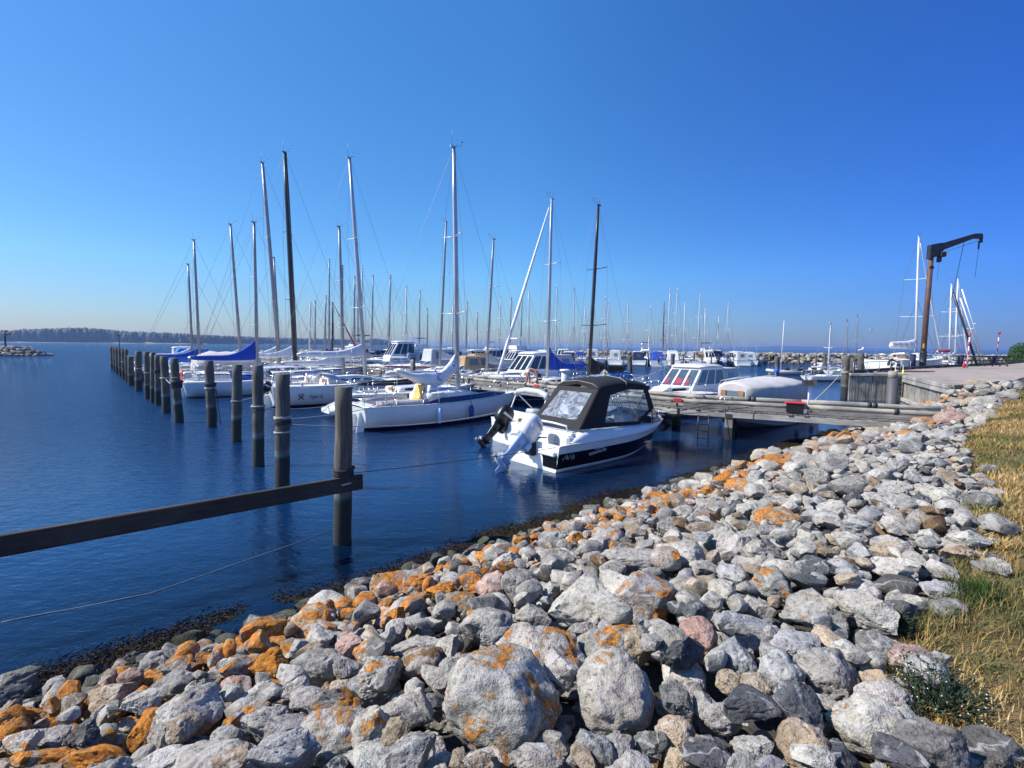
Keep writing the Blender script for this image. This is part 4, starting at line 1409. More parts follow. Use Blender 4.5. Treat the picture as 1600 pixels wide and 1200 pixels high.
def build_rig(H, parent, um, top, mastmat, zc, mr=.075, aft=0.0, wires=.006, spreaders=2, frac=1.0, genoa=None, aftstay=True, gear=True):
    xm = H.x(um, 1)
    zb = H.zs(um) + zc
    tip = Vector((xm - aft, 0, top))
    base = Vector((xm, 0, zb))
    m = MB()
    m.tube([base, base.lerp(tip, .5), base.lerp(tip, .8), tip], [mr, mr * .98, mr * .9, mr * .62], 12, sy=1.3)
    m.box(tip + Vector((-.05, 0, .02)), (.26, .07, .07))
    for q in (.12, .3, .62): m.box(base.lerp(tip, q) + Vector((mr * 1.1, 0, 0)), (.04, .05, .12))
    mast = m.build('mast', mastmat, parent)
    tips = []
    for k in range(spreaders):
        f = (k + 1) / (spreaders + 1) * (.96 if spreaders > 1 else 1.04)
        p = base.lerp(tip, f)
        w = H.B * (.3 if spreaders == 1 else .34 - .07 * k)
        s_ = MB()
        for sg in (-1, 1):
            e = p + Vector((-.16, sg * w, .06))
            s_.tube([p, e], [.03, .02], 6)
            tips.append((sg, f, e))
        s_.build('spreader', mastmat, mast)
    if gear:
        g = MB()
        g.tube([tip + Vector((-.08, 0, 0)), tip + Vector((-.1, 0, .75))], .006, 4)
        g.tube([tip + Vector((.05, 0, .05)), tip + Vector((.42, 0, .18)), tip + Vector((.42, 0, .3))], .008, 4)
        g.lathe([(.01, -.02), (.05, 0), (.01, .02)], 8, tip + Vector((.42, 0, .32)))
        g.add([tip + Vector((.1, -.02, .34)), tip + Vector((.34, 0, .35)), tip + Vector((.1, .02, .34))], [(0, 1, 2)])
        g.tube([tip + Vector((.12, 0, 0)), tip + Vector((.12, 0, .34))], .005, 4)
        g.build('masthead_gear', MAT['plastic_black'], mast)
    w = MB()
    hf = base.lerp(tip, frac)
    bow = Vector((H.x(1, 1) - .12, 0, H.zs(1) + .05))
    w.tube([bow, hf], wires, 4, caps=False)
    if aftstay:
        st = Vector((H.x(0, 1) + .05, 0, H.zs(0) + .05))
        sp = st.lerp(tip, .22)
        w.tube([sp, tip], wires, 4, caps=False)
        for sg in (-1, 1): w.tube([Vector((st.x, sg * H.b(0) * .7, st.z)), sp], wires, 4, caps=False)
    for sg in (-1, 1):
        ch = Vector((xm - .25, sg * H.b(um) * .93, H.zs(um) + .04))
        ch2 = Vector((xm + .3, sg * H.b(um) * .86, H.zs(um) + .04))
        path = [ch] + [e for (g2, f, e) in tips if g2 == sg and f < frac] + [base.lerp(tip, min(1, frac))]
        w.tube(path, wires, 4, caps=False)
        w.tube([ch2, base.lerp(tip, .48 if spreaders > 1 else .5)], wires, 4, caps=False)
        w.tube([ch, base.lerp(tip, .46 if spreaders > 1 else .5)], wires, 4, caps=False)
    w.tube([base + Vector((-.1, .09, .2)), tip + Vector((-.06, .04, -.1))], wires * .8, 3, caps=False)
    w.tube([base + Vector((.12, -.1, .2)), tip + Vector((.06, -.04, -.2))], wires * .8, 3, caps=False)
    w.build('rigging', MAT['wire'], parent, fix=False)
    if genoa:
        g = MB()
        a, b_ = bow.lerp(hf, .05), bow.lerp(hf, .95)
        k = 14
        g.tube([a.lerp(b_, i / k) for i in range(k + 1)], [(.03 + .065 * math.sin(math.pi * min(1, .12 + .8 * i / k)) ** .7) * (1.25 - .6 * i / k) for i in range(k + 1)], 8)
        g.build('furled_headsail', genoa, parent)
    return base, tip
def build_boom(H, parent, base, length, hb, mat, covermat=None, rise=.9, fat=.17, droop=.12, sub=18, end_lift=.05, name='sail_cover', seed=1):
    r = MB()
    a = base + Vector((-.12, 0, hb)); b = base + Vector((-length, 0, hb + end_lift))
    r.tube([a, b], .06, 8, sy=1.25)
    bo = r.build('boom', mat, parent)
    if covermat is not None:
        R = random.Random(seed)
        secs = []
        n = 14
        for i in range(sub + 1):
            f = i / sub                        # 0 at the mast
            p = a.lerp(b, f * .97 + .0)
            up = fat * (.75 + .55 * (1 - f)) + .62 * rise * max(0, 1 - f / .5) ** 2.0
            dn = fat * .5 + droop * math.sin(math.pi * f) * .35
            wd = fat * (.75 - .28 * f) * (1 if f > .08 else .75)
            if i in (0, sub): wd *= .55; dn *= .6
            sec = []
            for j in range(n):
                t = 2 * math.pi * j / n
                wr = 1 + .13 * math.sin(5 * t + i * .9 + seed) + R.uniform(-.05, .05)
                y, z = math.sin(t), math.cos(t)
                zz = z * (up if z > 0 else dn)
                sec.append((p.x + (.0 if i else .02), y * wd * wr * (1 - .45 * max(0, z) ** 2), p.z + zz * (1 + R.uniform(-.03, .03))))
            secs.append(sec)
        c = MB()
        c.loft(secs, closed=True, caps=True)
        for f in (.2, .42, .64, .86):         # lashings round the cover
            p = a.lerp(b, f)
            up = fat * (.75 + .55 * (1 - f)) + .62 * rise * max(0, 1 - f / .5) ** 2.0
            c.tube([(p.x, math.sin(t) * fat * .84, p.z + (math.cos(t) * (up if math.cos(t) > 0 else fat * .62))) for t in [2 * math.pi * j / 12 for j in range(12)]], .012, 4, closed=True)
        c.build(name, covermat, bo)
    # mainsheet
    w = MB()
    q = a.lerp(b, .85)
    w.tube([q, Vector((q.x, .05, H.zs(.1) - .1))], .012, 4)
    w.build('mainsheet', MAT['rope_pale'], bo)
    return bo
def build_rails(H, parent, mat='steel', bowl=.86, sternl=.07, r=.014, lines=True, n_st=5):
    m = MB()
    hr = .58
    us = [bowl, .92, .97, 1.0]
    for sg in (1, -1):
        top = [Vector((H.x(u, 1) + (.06 if u == 1 else 0), sg * max(.06, H.b(u) - .06), H.zs(u) + hr)) for u in us]
        m.tube(top, r, 6)
        for u in (bowl, .95):
            m.tube([Vector((H.x(u, 1), sg * (H.b(u) - .05), H.zs(u))), Vector((H.x(u, 1), sg * (H.b(u) - .06), H.zs(u) + hr))], r, 6)
    m.tube([Vector((H.x(1, 1) + .06, .06, H.zs(1) + hr)), Vector((H.x(1, 1) + .06, -.06, H.zs(1) + hr))], r, 6)
    pts = [Vector((H.x(sternl, 1) + .25, H.b(sternl) - .06, H.zs(sternl) + hr)), Vector((H.x(0, 1) + .06, H.b(0) - .1, H.zs(0) + hr)), Vector((H.x(0, 1) + .06, -H.b(0) + .1, H.zs(0) + hr)), Vector((H.x(sternl, 1) + .25, -H.b(sternl) + .06, H.zs(sternl) + hr))]
    m.tube(pts, r, 6)
    m.tube([p - Vector((0, 0, .28)) for p in pts], r * .8, 6)
    for p in pts: m.tube([p - Vector((0, 0, hr)), p], r, 6)
    if lines:
        for sg in (1, -1):
            st = [lerp(sternl + .06, bowl, i / n_st) for i in range(n_st + 1)]
            tops = []
            for u in st:
                p = Vector((H.x(u, 1), sg * (H.b(u) - .05), H.zs(u)))
                m.tube([p, p + Vector((0, 0, hr - .02))], .011, 5)
                tops.append(p + Vector((0, 0, hr - .03)))
            m.tube(tops, .005, 4)
            m.tube([p - Vector((0, 0, .27)) for p in tops], .005, 4)
    return m.build('guard_rail', MAT[mat], parent, fix=False)
def build_fender(parent, p, mat, r=.1, l=.5, rope_top=None):
    m = MB()
    m.lathe([(.02, -l / 2 - .04), (r * .6, -l / 2), (r, -l / 2 + .07), (r, l / 2 - .07), (r * .6, l / 2), (.025, l / 2 + .05)], 10, p)
    if rope_top: m.tube([Vector(p) + Vector((0, 0, l / 2)), rope_top], .01, 4)
    return m.build('fender', MAT[mat], parent)
def build_sprayhood(H, parent, u0, u1, h, mat, wf=.66, name='sprayhood'):
    secs = []
    n = 8
    for i in range(n + 1):
        f = i / n
        u = lerp(u0, u1, f)
        hh = h * math.cos(f * math.pi / 2 * .95) ** .55 if f > 0 else h
        w = H.b(u) * wf
        z = H.zs(u) + .02
        x = H.x(u, 1)
        sec = [(x - .12 * math.sin(math.pi * j / 12) * (1 - f), w * math.cos(math.pi * j / 12), z + hh * math.sin(math.pi * j / 12) ** .6) for j in range(13)]
        secs.append(sec)
    m = MB()
    m.loft(secs, closed=False, caps=False)
    o = m.build(name, MAT[mat], parent)
    so = o.modifiers.new('thick', 'SOLIDIFY'); so.thickness = .015
    return o
def build_outboard(parent, loc, tilt=0.0, cowl='plastic_black', leg='plastic_black', accent='plastic_white', k=1.0, text=None, heading=0.0):
    """outboard motor hung on a transom: the leg is the part; cowl and propeller are its sub-parts"""
    M4 = Matrix.Translation(Vector(loc)) @ Matrix.Rotation(heading, 4, 'Z') @ Matrix.Rotation(tilt, 4, 'Y') @ Matrix.Scale(k, 4)
    def fin(o):
        o.data.transform(M4)
        return o
    m = MB()
    m.loft([[(-.1 + .2 * .5 * (1 + math.cos(t)) - .2, .07 * math.sin(t), z) for t in [2 * math.pi * j / 10 for j in range(10)]] for z in (.0, -.25)], caps=True)
    m.loft([[(-.19 + w * math.cos(t), .055 * s_ * math.sin(t), z) for t in [2 * math.pi * j / 10 for j in range(10)]] for (z, w, s_) in ((.1, .2, 1.6), (-.1, .17, 1.2), (-.45, .13, .9), (-.62, .14, .8), (-.63, .2, 1.6), (-.66, .2, 1.6), (-.68, .13, .7), (-.8, .11, .6))])
    m.tube([(-.42, 0, -.82), (-.3, 0, -.82), (-.1, 0, -.82), (.03, 0, -.82)], [.05, .075, .07, .015], 10)
    m.add([(-.2, .008, -.86), (-.02, .008, -.86), (-.1, .006, -1.06), (-.2, .006, -1.04), (-.2, -.008, -.86), (-.02, -.008, -.86), (-.1, -.006, -1.06), (-.2, -.006, -1.04)], [(0, 1, 2, 3), (7, 6, 5, 4), (0, 4, 5, 1), (1, 5, 6, 2), (2, 6, 7, 3), (3, 7, 4, 0)])
    m.box((.02, 0, .02), (.16, .26, .34), bev=.02)
    lg = fin(m.build('outboard_motor', MAT[leg], parent))
    c = MB()
    prof = [(.06, .17, .7), (.1, .23, .92), (.16, .258, 1.0), (.25, .268, 1.02), (.36, .268, 1.02), (.46, .258, 1.0), (.54, .238, .96), (.6, .205, .88), (.64, .155, .74), (.662, .08, .45)]
    secs = []
    for (z, w, s_) in prof:
        secs.append([(-.2 - (z - .1) * .12 + (w * 1.12) * abs(math.cos(t)) ** .75 * (1 if math.cos(t) > 0 else -1), .2 * s_ * abs(math.sin(t)) ** .75 * (1 if math.sin(t) > 0 else -1), z) for t in [2 * math.pi * (j + .5) / 32 for j in range(32)]])
    c.loft(secs)
    fin(c.build('cowl', MAT[cowl], lg))
    d = MB()
    for sg in (-1, 1):
        d.poly_prism([(-.42, sg * .207, .3), (-.02, sg * .207, .36), (-.02, sg * .207, .42), (-.42, sg * .207, .38)], (0, sg * .006, 0))
    fin(d.build('trim', MAT[accent], lg))
    p = MB()
    for q in range(3):
        t = q * 2 * math.pi / 3
        p.add([(-.44, .03 * math.cos(t), -.82 + .03 * math.sin(t)), (-.4, .12 * math.cos(t + .5), -.82 + .12 * math.sin(t + .5)), (-.44, .16 * math.cos(t), -.82 + .16 * math.sin(t)), (-.48, .11 * math.cos(t - .5), -.82 + .11 * math.sin(t - .5))], [(0, 1, 2, 3), (3, 2, 1, 0)])
    p.tube([(-.52, 0, -.82), (-.4, 0, -.82)], [.02, .045], 8)
    fin(p.build('propeller', MAT['alu_dull'], lg, fix=False))
    return lg
def text_mesh(name, body, size, mat, parent, loc, rx, extrude=.003, shear=0.0, align='LEFT'):
    cu = bpy.data.curves.new(name, 'FONT')
    cu.body = body; cu.size = size; cu.extrude = extrude; cu.shear = shear; cu.align_x = align
    tmp = bpy.data.objects.new(name + '_tmp', cu)
    C.objects.link(tmp)
    dg = bpy.context.evaluated_depsgraph_get()
    me = bpy.data.meshes.new_from_object(tmp.evaluated_get(dg))
    bpy.data.objects.remove(tmp)
    o = bpy.data.objects.new(name, me)
    me.materials.clear(); me.materials.append(MAT[mat])
    C.objects.link(o)
    if isinstance(rx, Matrix): me.transform(Matrix.Translation(Vector(loc)) @ rx.to_4x4())
    else: me.transform(Matrix.Translation(Vector(loc)) @ Euler(rx).to_matrix().to_4x4())
    o.parent = parent
    return o

HULLM = {'white': ('gelcoat_white', 'gelcoat_navy', 'antifoul_dark', 'gelcoat_white'), 'white_blue': ('gelcoat_white', 'gelcoat_blue', 'antifoul_blue', 'gelcoat_blue'),
         'white_navy': ('gelcoat_white', 'gelcoat_white', 'antifoul_dark', 'gelcoat_navy'), 'navy': ('gelcoat_navy', 'gelcoat_white', 'antifoul_red', 'gelcoat_white'),
         'blue': ('gelcoat_blue', 'gelcoat_white', 'antifoul_red', 'gelcoat_white'), 'cream': ('gelcoat_cream', 'boot_tan', 'antifoul_red', 'teak'),
         'pale_blue': ('gelcoat_pale_blue', 'gelcoat_white', 'antifoul_dark', 'gelcoat_white'), 'grey': ('gelcoat_grey', 'gelcoat_white', 'antifoul_dark', 'gelcoat_white'),
         'dark_grey': ('gelcoat_dark_grey', 'gelcoat_white', 'antifoul_dark', 'gelcoat_white'), 'black': ('gelcoat_black', 'gelcoat_white', 'antifoul_red', 'gelcoat_white')}
def mx(L, um): return L * (um * .91 + .09 * um ** 5)      # mast step, metres forward of the stern
def sailboat(name, label, group, pos, head, L=8.6, B=2.8, F=.95, hull='white', cover='canvas_white', mast='alu', top=11.5, um=.56, aft=.25, mr=.08, cabin=.42, spray=None, wires=.006, lod=0,
             wins=((.12, .3), (.36, .52), (.58, .72)), wmat='window_dark', genoa=None, tent=None, ob=None, boom=.4, rise=.9, fat=.17, boom_h=.75, stripe=0.06, spreaders=2, seed=1, cabmat='deck_white', fenders=()):
    t = thing(name, label, 'sailboat', pos, head, group)
    H = SailHull(L, B, F)
    n = 22 if lod == 0 else 12
    build_hull(H, [MAT[k] for k in HULLM[hull]], t, n, stripe)
    build_deck(H, MAT['deck_white'], t, n)
    build_cabin(H, .34, .74, cabin, MAT[cabmat], t, MAT[wmat], wins if lod == 0 else wins[:2], n=14 if lod == 0 else 8)
    base, tip = build_rig(H, t, um, top, MAT[mast], cabin * .85, mr, aft, wires, spreaders, genoa=genoa, gear=(lod == 0))
    build_boom(H, t, base, L * boom, boom_h, MAT[mast], MAT[cover] if cover else None, rise, fat, seed=seed, sub=18 if lod == 0 else 9)
    build_rails(H, t, lines=(lod < 2), n_st=5 if lod == 0 else 3, r=.014 if lod == 0 else .02)
    if lod == 0:
        m = MB()
        for sg in (-1, 1):
            for u in (.16, .3):
                m = MB(); m.lathe([(.075, 0), (.075, .05), (.05, .07), (.055, .15), (.03, .16)], 10, (H.x(u, 1), sg * H.b(u) * .78, H.zs(u) + .02)); m.build('winch', MAT['steel'], t)
        m = MB(); m.box((H.x(.66, 1), 0, H.zs(.66) + cabin * .93), (.5, .5, .05), (0, .06, 0), bev=.02); m.build('hatch', MAT['window_dark'], t); m = MB(); m.box((H.x(.85, 1), 0, H.zs(.85) + .06), (.45, .45, .06), bev=.02)
        m.build('hatch', MAT['window_dark'], t)
        m = MB(); m.box((H.x(.2, 1), 0, H.zs(.2) - H.F * .02 - .39), (L * .24, H.b(.2) * .9, .02)); m.build('cockpit_sole', MAT['teak'], t)
        m = MB(); m.box((H.x(.338, 1), 0, H.zs(.33) + .05), (.04, H.b(.33) * .5, cabin * 1.1)); m.build('companionway', MAT['teak'], t)
        m = MB()
        rr = random.Random(seed)
        for q in range(3):
            y0 = (q - 1) * .16
            m.tube([(H.x(um, 1) - .15, y0 * .6, H.zs(um) + cabin + .02), (H.x(.4, 1), y0 * 2, H.zs(.4) + cabin * 1.05 + .02), (H.x(.34, 1), y0 * 2.4, H.zs(.34) + cabin + .03)], .012, 4)
        m.build('control_lines', MAT['rope_blue'] if seed % 2 else MAT['rope_dark'], t)
    if spray: build_sprayhood(H, t, .33, .45, .62, spray)
    if tent: build_tent(H, t, tent)
    m = MB()
    m.box((H.x(0, .4) - .1, 0, .15), (.34, .06, 1.0), (0, -.12, 0), bev=.02)
    m.tube([(H.x(0, .8), 0, H.zs(0) + .1), (H.x(.14, 1), .1, H.zs(0) + .3)], .025, 6)
    m.build('rudder', MAT['gelcoat_white'], t)
    if ob: build_outboard(t, (H.x(0, 1) - .12, -H.b(0) * .55, H.zs(0) - .25), ob, k=.72, cowl='plastic_blue' if hull != 'white' else 'plastic_black')
    for (u, sg, mt) in fenders:
        p = Vector((H.x(u, 1), sg * (H.b(u) + .1), H.zs(u) * .5))
        build_fender(t, p, mt, rope_top=(p.x, sg * (H.b(u) - .04), H.zs(u) + .55))
    return t, H
def build_tent(H, parent, mat, u0=.0, u1=.4, ridge=1.55):
    secs = []
    for i in range(9):
        f = i / 8
        u = lerp(u0, u1, f)
        b, z, x = H.b(u) * .96, H.zs(u) + .05, H.x(u, 1)
        sag = 1 - .12 * math.sin(math.pi * f) * (1 if i % 2 else .6)
        r = ridge * (.62 + .38 * min(1, f * 5)) * sag
        secs.append([(x, -b, z), (x, -b * .92, z + r * .42), (x, -b * .5, z + r * .8), (x, 0, z + r), (x, b * .5, z + r * .8), (x, b * .92, z + r * .42), (x, b, z)])
    m = MB()
    m.loft(secs, closed=True, caps=True)
    return m.build('cockpit_tent', MAT[mat], parent)

# ---- motor boats
class MotorHull:
    def __init__(s, L, B, F, V=.3, rise=.12, flare=.1):
        s.L, s.B, s.F, s.V, s.rise, s.flare = L, B, F, V, rise, flare
    def b(s, u):
        return max(.03, s.B / 2 * (.93 + .07 * min(1, u / .3)) * (1 - max(0, (u - .45) / .55) ** 2.3))
    def zs(s, u): return s.F * (1 + s.rise * u ** 1.3)
    def zk(s, u): return lerp(-s.V, s.zs(1) * .45, max(0, (u - .6) / .4) ** 2.2)
    def zc(s, u): return lerp(.0, s.zs(1) * .62, max(0, (u - .45) / .55) ** 1.8)
    def x(s, u, t): return u * s.L * .9 + s.L * .1 * max(0, t) * u ** 4
    def section(s, u, zr):
        """keel, chine, then rows given as fractions of the topside"""
        zk, zc, zs, b = s.zk(u), s.zc(u), s.zs(u), s.b(u)
        bc = b * (.86 - s.flare * u)
        pts = [(s.x(u, (zk + s.V) / (zs + s.V)), 0, zk), (s.x(u, (zc + s.V) / (zs + s.V)), bc, zc), (s.x(u, (zc + s.V) / (zs + s.V)), bc + .02, zc + .01)]
        for r in zr:
            z = lerp(zc + .01, zs, r)
            pts.append((s.x(u, (z + s.V) / (zs + s.V)), lerp(bc + .02, b, r ** .7), z))
        return pts
def build_motor_hull(H, zr, rm, mats, parent, n=22, name='hull'):
    secs = []
    for i in range(n):
        u = (i / (n - 1)) ** .8
        p = H.section(u, zr)
        secs.append(list(reversed(p)) + [(a, -b, c) for a, b, c in p[1:]])
    rmm = [0, 0] + rm
    m = MB()
    m.loft(secs, closed=False, caps=True, mats=list(reversed(rmm)) + rmm)
    # rubbing strake
    for sg in (-1, 1):
        m.tube([(H.x(u, 1), sg * (H.b(u) + .005), H.zs(u) - .02) for u in [i / 16 for i in range(17)]], .025, 6, mi=len(mats) - 1)
    return m.build(name, mats, parent)
def frustum(parent, base, top, z0, z1, mat, name='cabin', bev=.04, roof=None, windows=(), wmat='window_dark', crown=.06):
    """cabin with sloping sides. base/top = (x aft, x fore, half width aft, half width fore); windows: (face, u0, u1, v0, v1)"""
    def corners(q, z): return [Vector((q[0], -q[2], z)), Vector((q[1], -q[3], z)), Vector((q[1], q[3], z)), Vector((q[0], q[2], z))]
    B_, T_ = corners(base, z0), corners(top, z1)
    m = MB()
    n = 5
    vs = B_ + T_
    m.add(vs, [(3, 2, 1, 0), (0, 1, 5, 4), (1, 2, 6, 5), (2, 3, 7, 6), (3, 0, 4, 7), (4, 5, 6, 7)])
    cab = m.build(name, MAT[mat], parent)
    if bev:
        bv = cab.modifiers.new('soft', 'BEVEL'); bv.width = bev; bv.segments = 3
    faces = {'starboard': (B_[0], B_[1], T_[1], T_[0]), 'front': (B_[1], B_[2], T_[2], T_[1]), 'port': (B_[3], B_[2], T_[2], T_[3]), 'aft': (B_[3], B_[0], T_[0], T_[3])}
    cen = sum(vs, Vector()) / 8
    for wi in windows:
        fc, u0, u1, v0, v1 = wi[:5]
        mt_, nm_, of_ = wi[5:] if len(wi) > 5 else (wmat, 'window', .004)
        a, b, c, d = faces[fc]
        def at_(u, v): return a.lerp(b, u).lerp(d.lerp(c, u), v)
        q = [at_(u0, v0), at_(u1, v0), at_(u1, v1), at_(u0, v1)]
        nr = (q[1] - q[0]).cross(q[3] - q[0]).normalized()
        if nr.dot(q[0] - cen) < 0: nr = -nr
        w = MB()
        w.poly_prism([p + nr * of_ for p in q], nr * .008)
        w.build(nm_, MAT[mt_], cab)
    if roof:
        ov, th, rmat = roof
        r = MB()
        secs = []
        xa, xf = top[0] - ov * .6, top[1] + ov
        for i in range(9):
            f = i / 8
            x = lerp(xa, xf, f)
            w = (lerp(top[2], top[3], f) + ov * .5) * (1 - (.16 if i in (0, 8) else 0))
            z = z1 + .002 + .03 * math.sin(math.pi * f)
            e = th * (.5 if i in (0, 8) else 1)
            secs.append([(x, -w, z), (x, -w * .98, z + e * .6), (x, -w * .7, z + e + crown * .6), (x, 0, z + e + crown), (x, w * .7, z + e + crown * .6), (x, w * .98, z + e * .6), (x, w, z)])
        r.loft(secs, closed=True, caps=True)
        r.build('roof', MAT[rmat], cab)
    return cab
def foredeck(H, parent, u0, mat, n=12, camber=.12, name='deck'):
    secs = []
    for i in range(n):
        u = lerp(u0, .995, i / (n - 1))
        b, z, x = max(.01, H.b(u) - .015), H.zs(u) + .004, H.x(u, 1)
        secs.append([(x, -b, z), (x, -b * .75, z + camber * b * .8), (x, 0, z + camber * b * 1.5), (x, b * .75, z + camber * b * .8), (x, b, z)])
    m = MB()
    m.loft(secs, closed=False, caps=True)
    # side decks aft
    for sg in (-1, 1):
        us = [lerp(0, u0, i / 6) for i in range(7)]
        m.loft([[(H.x(u, 1), sg * (H.b(u) - .015), H.zs(u) + .004), (H.x(u, 1), sg * (H.b(u) - .24), H.zs(u) + .02), (H.x(u, 1), sg * (H.b(u) - .25), H.zs(u) - .45)] for u in us], closed=False, caps=False)
    # cockpit sole and transom wall
    us = [lerp(0.02, u0, i / 4) for i in range(5)]
    m.loft([[(H.x(u, 1), -H.b(u) + .25, H.zs(u) - .45), (H.x(u, 1), H.b(u) - .25, H.zs(u) - .45)] for u in us], closed=False, caps=False, smooth=False)
    m.box((.1, 0, H.zs(0) - .22), (.14, (H.b(0) - .05) * 2, .46))
    return m.build(name, MAT[mat], parent)
def bow_rail(H, parent, u0, mat='steel', hr=.5, r=.014, n=4):
    m = MB()
    us = [lerp(u0, 1, i / 6) for i in range(7)]
    top = [Vector((H.x(u, 1), H.b(u) - .07, H.zs(u) + hr * min(1, (u - u0) / .06 + .05))) for u in us]
    low = [Vector((p.x + .04, -p.y, p.z)) for p in top]
    for p in top: p.x += .04
    m.tube(top + [Vector((top[-1].x + .06, 0, top[-1].z))] + list(reversed(low)), r, 6)
    for u in [lerp(u0 + .08, .97, i / (n - 1)) for i in range(n)]:
        for sg in (-1, 1):
            m.tube([(H.x(u, 1), sg * (H.b(u) - .05), H.zs(u)), (H.x(u, 1) + .04, sg * (H.b(u) - .07), H.zs(u) + hr)], r * .9, 5)
    return m.build('bow_rail', MAT[mat], parent, fix=False)
def cruiser(name, label, group, pos, head, L=7.5, B=2.7, F=.95, style='cabin', hull='white', canvas='canvas_white', lod=0, seed=0, cat='motorboat', roofz=2.35, wm='window_dark', stripe=None, curtain=None):
    R = random.Random(seed)
    t = thing(name, label, cat, pos, head, group)
    H = MotorHull(L, B, F)
    hm = HULLM[hull]
    build_motor_hull(H, [.12, .5, .82, 1.0], [1, 0, 0, 3], [MAT[hm[0]], MAT[hm[1]], MAT[hm[2]], MAT[stripe or hm[3]]], t, 20 if lod == 0 else 12)
    foredeck(H, t, .5, 'deck_white', 12 if lod == 0 else 7)
    z0 = F + .02
    hw = B * .36
    if style == 'cabin':
        w = [('front', .06, .31, .3, .9), ('front', .37, .63, .3, .9), ('front', .69, .94, .3, .9)]
        w += [(s_, a, b, .35, .9) for s_ in ('starboard', 'port') for a, b in ((.05, .34), (.38, .64), (.68, .92))]
        if curtain: w += [('front', a, b, .32, .55, curtain, 'curtain', .0135) for a, b in ((.09, .2), (.4, .6), (.72, .8))]
        frustum(t, (L * .28, L * .68, hw, hw * .9), (L * .3, L * .53, hw * .86, hw * .78), z0, roofz, 'gelcoat_white', windows=w, wmat=wm, roof=(.18, .08, 'gelcoat_white'))
        frustum(t, (L * .64, L * .86, hw * .82, hw * .4), (L * .64, L * .8, hw * .7, hw * .36), z0 + .05, z0 + .36, 'deck_white', name='trunk', windows=[(s_, .2, .75, .3, .8) for s_ in ('starboard', 'port')])
        if canvas:
            frustum(t, (L * .06, L * .3, hw * 1.05, hw * 1.02), (L * .12, L * .31, hw * .86, hw * .88), z0 + .02, roofz - .06, canvas, name='cockpit_canopy', bev=.08, windows=[(s_, .3, .7, .4, .8) for s_ in ('starboard', 'port', 'aft')], wmat='pale_glass')
    elif style == 'canopy':
        w = [('front', .05, .48, .12, .95), ('front', .52, .95, .12, .95)] + [(s_, .62, .96, .12, .9) for s_ in ('starboard', 'port')]
        frustum(t, (L * .42, L * .64, hw * 1.04, hw * .86), (L * .42, L * .5, hw * .9, hw * .8), z0, z0 + .55, 'gelcoat_white', name='windscreen', windows=w, wmat='boat_glass', bev=.02)
        frustum(t, (L * .05, L * .49, hw * 1.06, hw * .98), (L * .16, L * .46, hw * .84, hw * .82), z0 + .02, roofz - .2, canvas, name='canopy', bev=.12, windows=[(s_, a, b, .4, .82) for s_ in ('starboard', 'port') for a, b in ((.12, .42), (.5, .84))] + [('aft', .25, .75, .4, .8)], wmat='pale_glass')
    elif style == 'fly':
        w = [('front', .05, .3, .3, .88), ('front', .36, .64, .3, .88), ('front', .7, .95, .3, .88)] + [(s_, a, b, .4, .88) for s_ in ('starboard', 'port') for a, b in ((.06, .3), (.34, .58), (.62, .9))]
        frustum(t, (L * .2, L * .66, hw * 1.05, hw * .95), (L * .24, L * .5, hw * .9, hw * .8), z0, roofz, 'gelcoat_white', windows=w, roof=(.25, .1, 'gelcoat_white'))
        frustum(t, (L * .2, L * .46, hw * .85, hw * .75), (L * .2, L * .42, hw * .8, hw * .7), roofz + .12, roofz + .62, 'gelcoat_white', name='flybridge', windows=[('front', .1, .9, .5, .95)], wmat='boat_glass')
        b = frustum(t, (L * .2, L * .4, hw * .8, hw * .75), (L * .22, L * .38, hw * .7, hw * .66), roofz + 1.5, roofz + 1.62, canvas or 'canvas_navy', name='bimini')
        m = MB()
        for sg in (-1, 1):
            for xx in (.22, .39): m.tube([(L * xx, sg * hw * .78, roofz + .6), (L * (xx - .01), sg * hw * .7, roofz + 1.55)], .016, 6)
        m.build('bimini_frame', MAT['steel'], t)
    else:                                           # open day boat
        frustum(t, (L * .45, L * .6, hw * .9, hw * .7), (L * .45, L * .5, hw * .8, hw * .6), z0, z0 + .42, 'gelcoat_white', name='windscreen', windows=[('front', .05, .95, .1, .95), ('starboard', .1, .95, .1, .9), ('port', .1, .95, .1, .9)], wmat='boat_glass', bev=.02)
        m = MB()
        m.box((L * .3, -B * .2, F - .12), (.5, .45, .5), bev=.05); m.box((L * .3, B * .2, F - .12), (.5, .45, .5), bev=.05)
        m.build('seat', MAT[canvas or 'canvas_navy'], t)
    if lod < 2: bow_rail(H, t, .55, n=4 if lod == 0 else 3, r=.014 if lod == 0 else .02)
    if style in ('open', 'canopy'): build_outboard(t, (-.02, 0, F - .2), R_(R.choice((0, 40, 55))), k=.9)
    else:
        m = MB(); m.box((-.22, 0, .3), (.5, B * .8, .08), bev=.03); m.build('swim_platform', MAT['deck_white'], t)
    if R.random() < .7:
        m = MB(); xx = L * .4
        m.tube([(xx, hw * .5, roofz - .1), (xx - .1, hw * .5, roofz + R.uniform(.8, 2.2))], .012, 5)
        m.build('aerial', MAT['plastic_white'], t)
    if lod == 0:
        for u in (.25, .5):
            for sg in (-1, 1):
                p = Vector((H.x(u, 1), sg * (H.b(u) + .1), F * .55))
                build_fender(t, p, 'plastic_white' if sg < 0 else 'plastic_blue', rope_top=(p.x, sg * (H.b(u) - .05), F + .1))
    return t, H

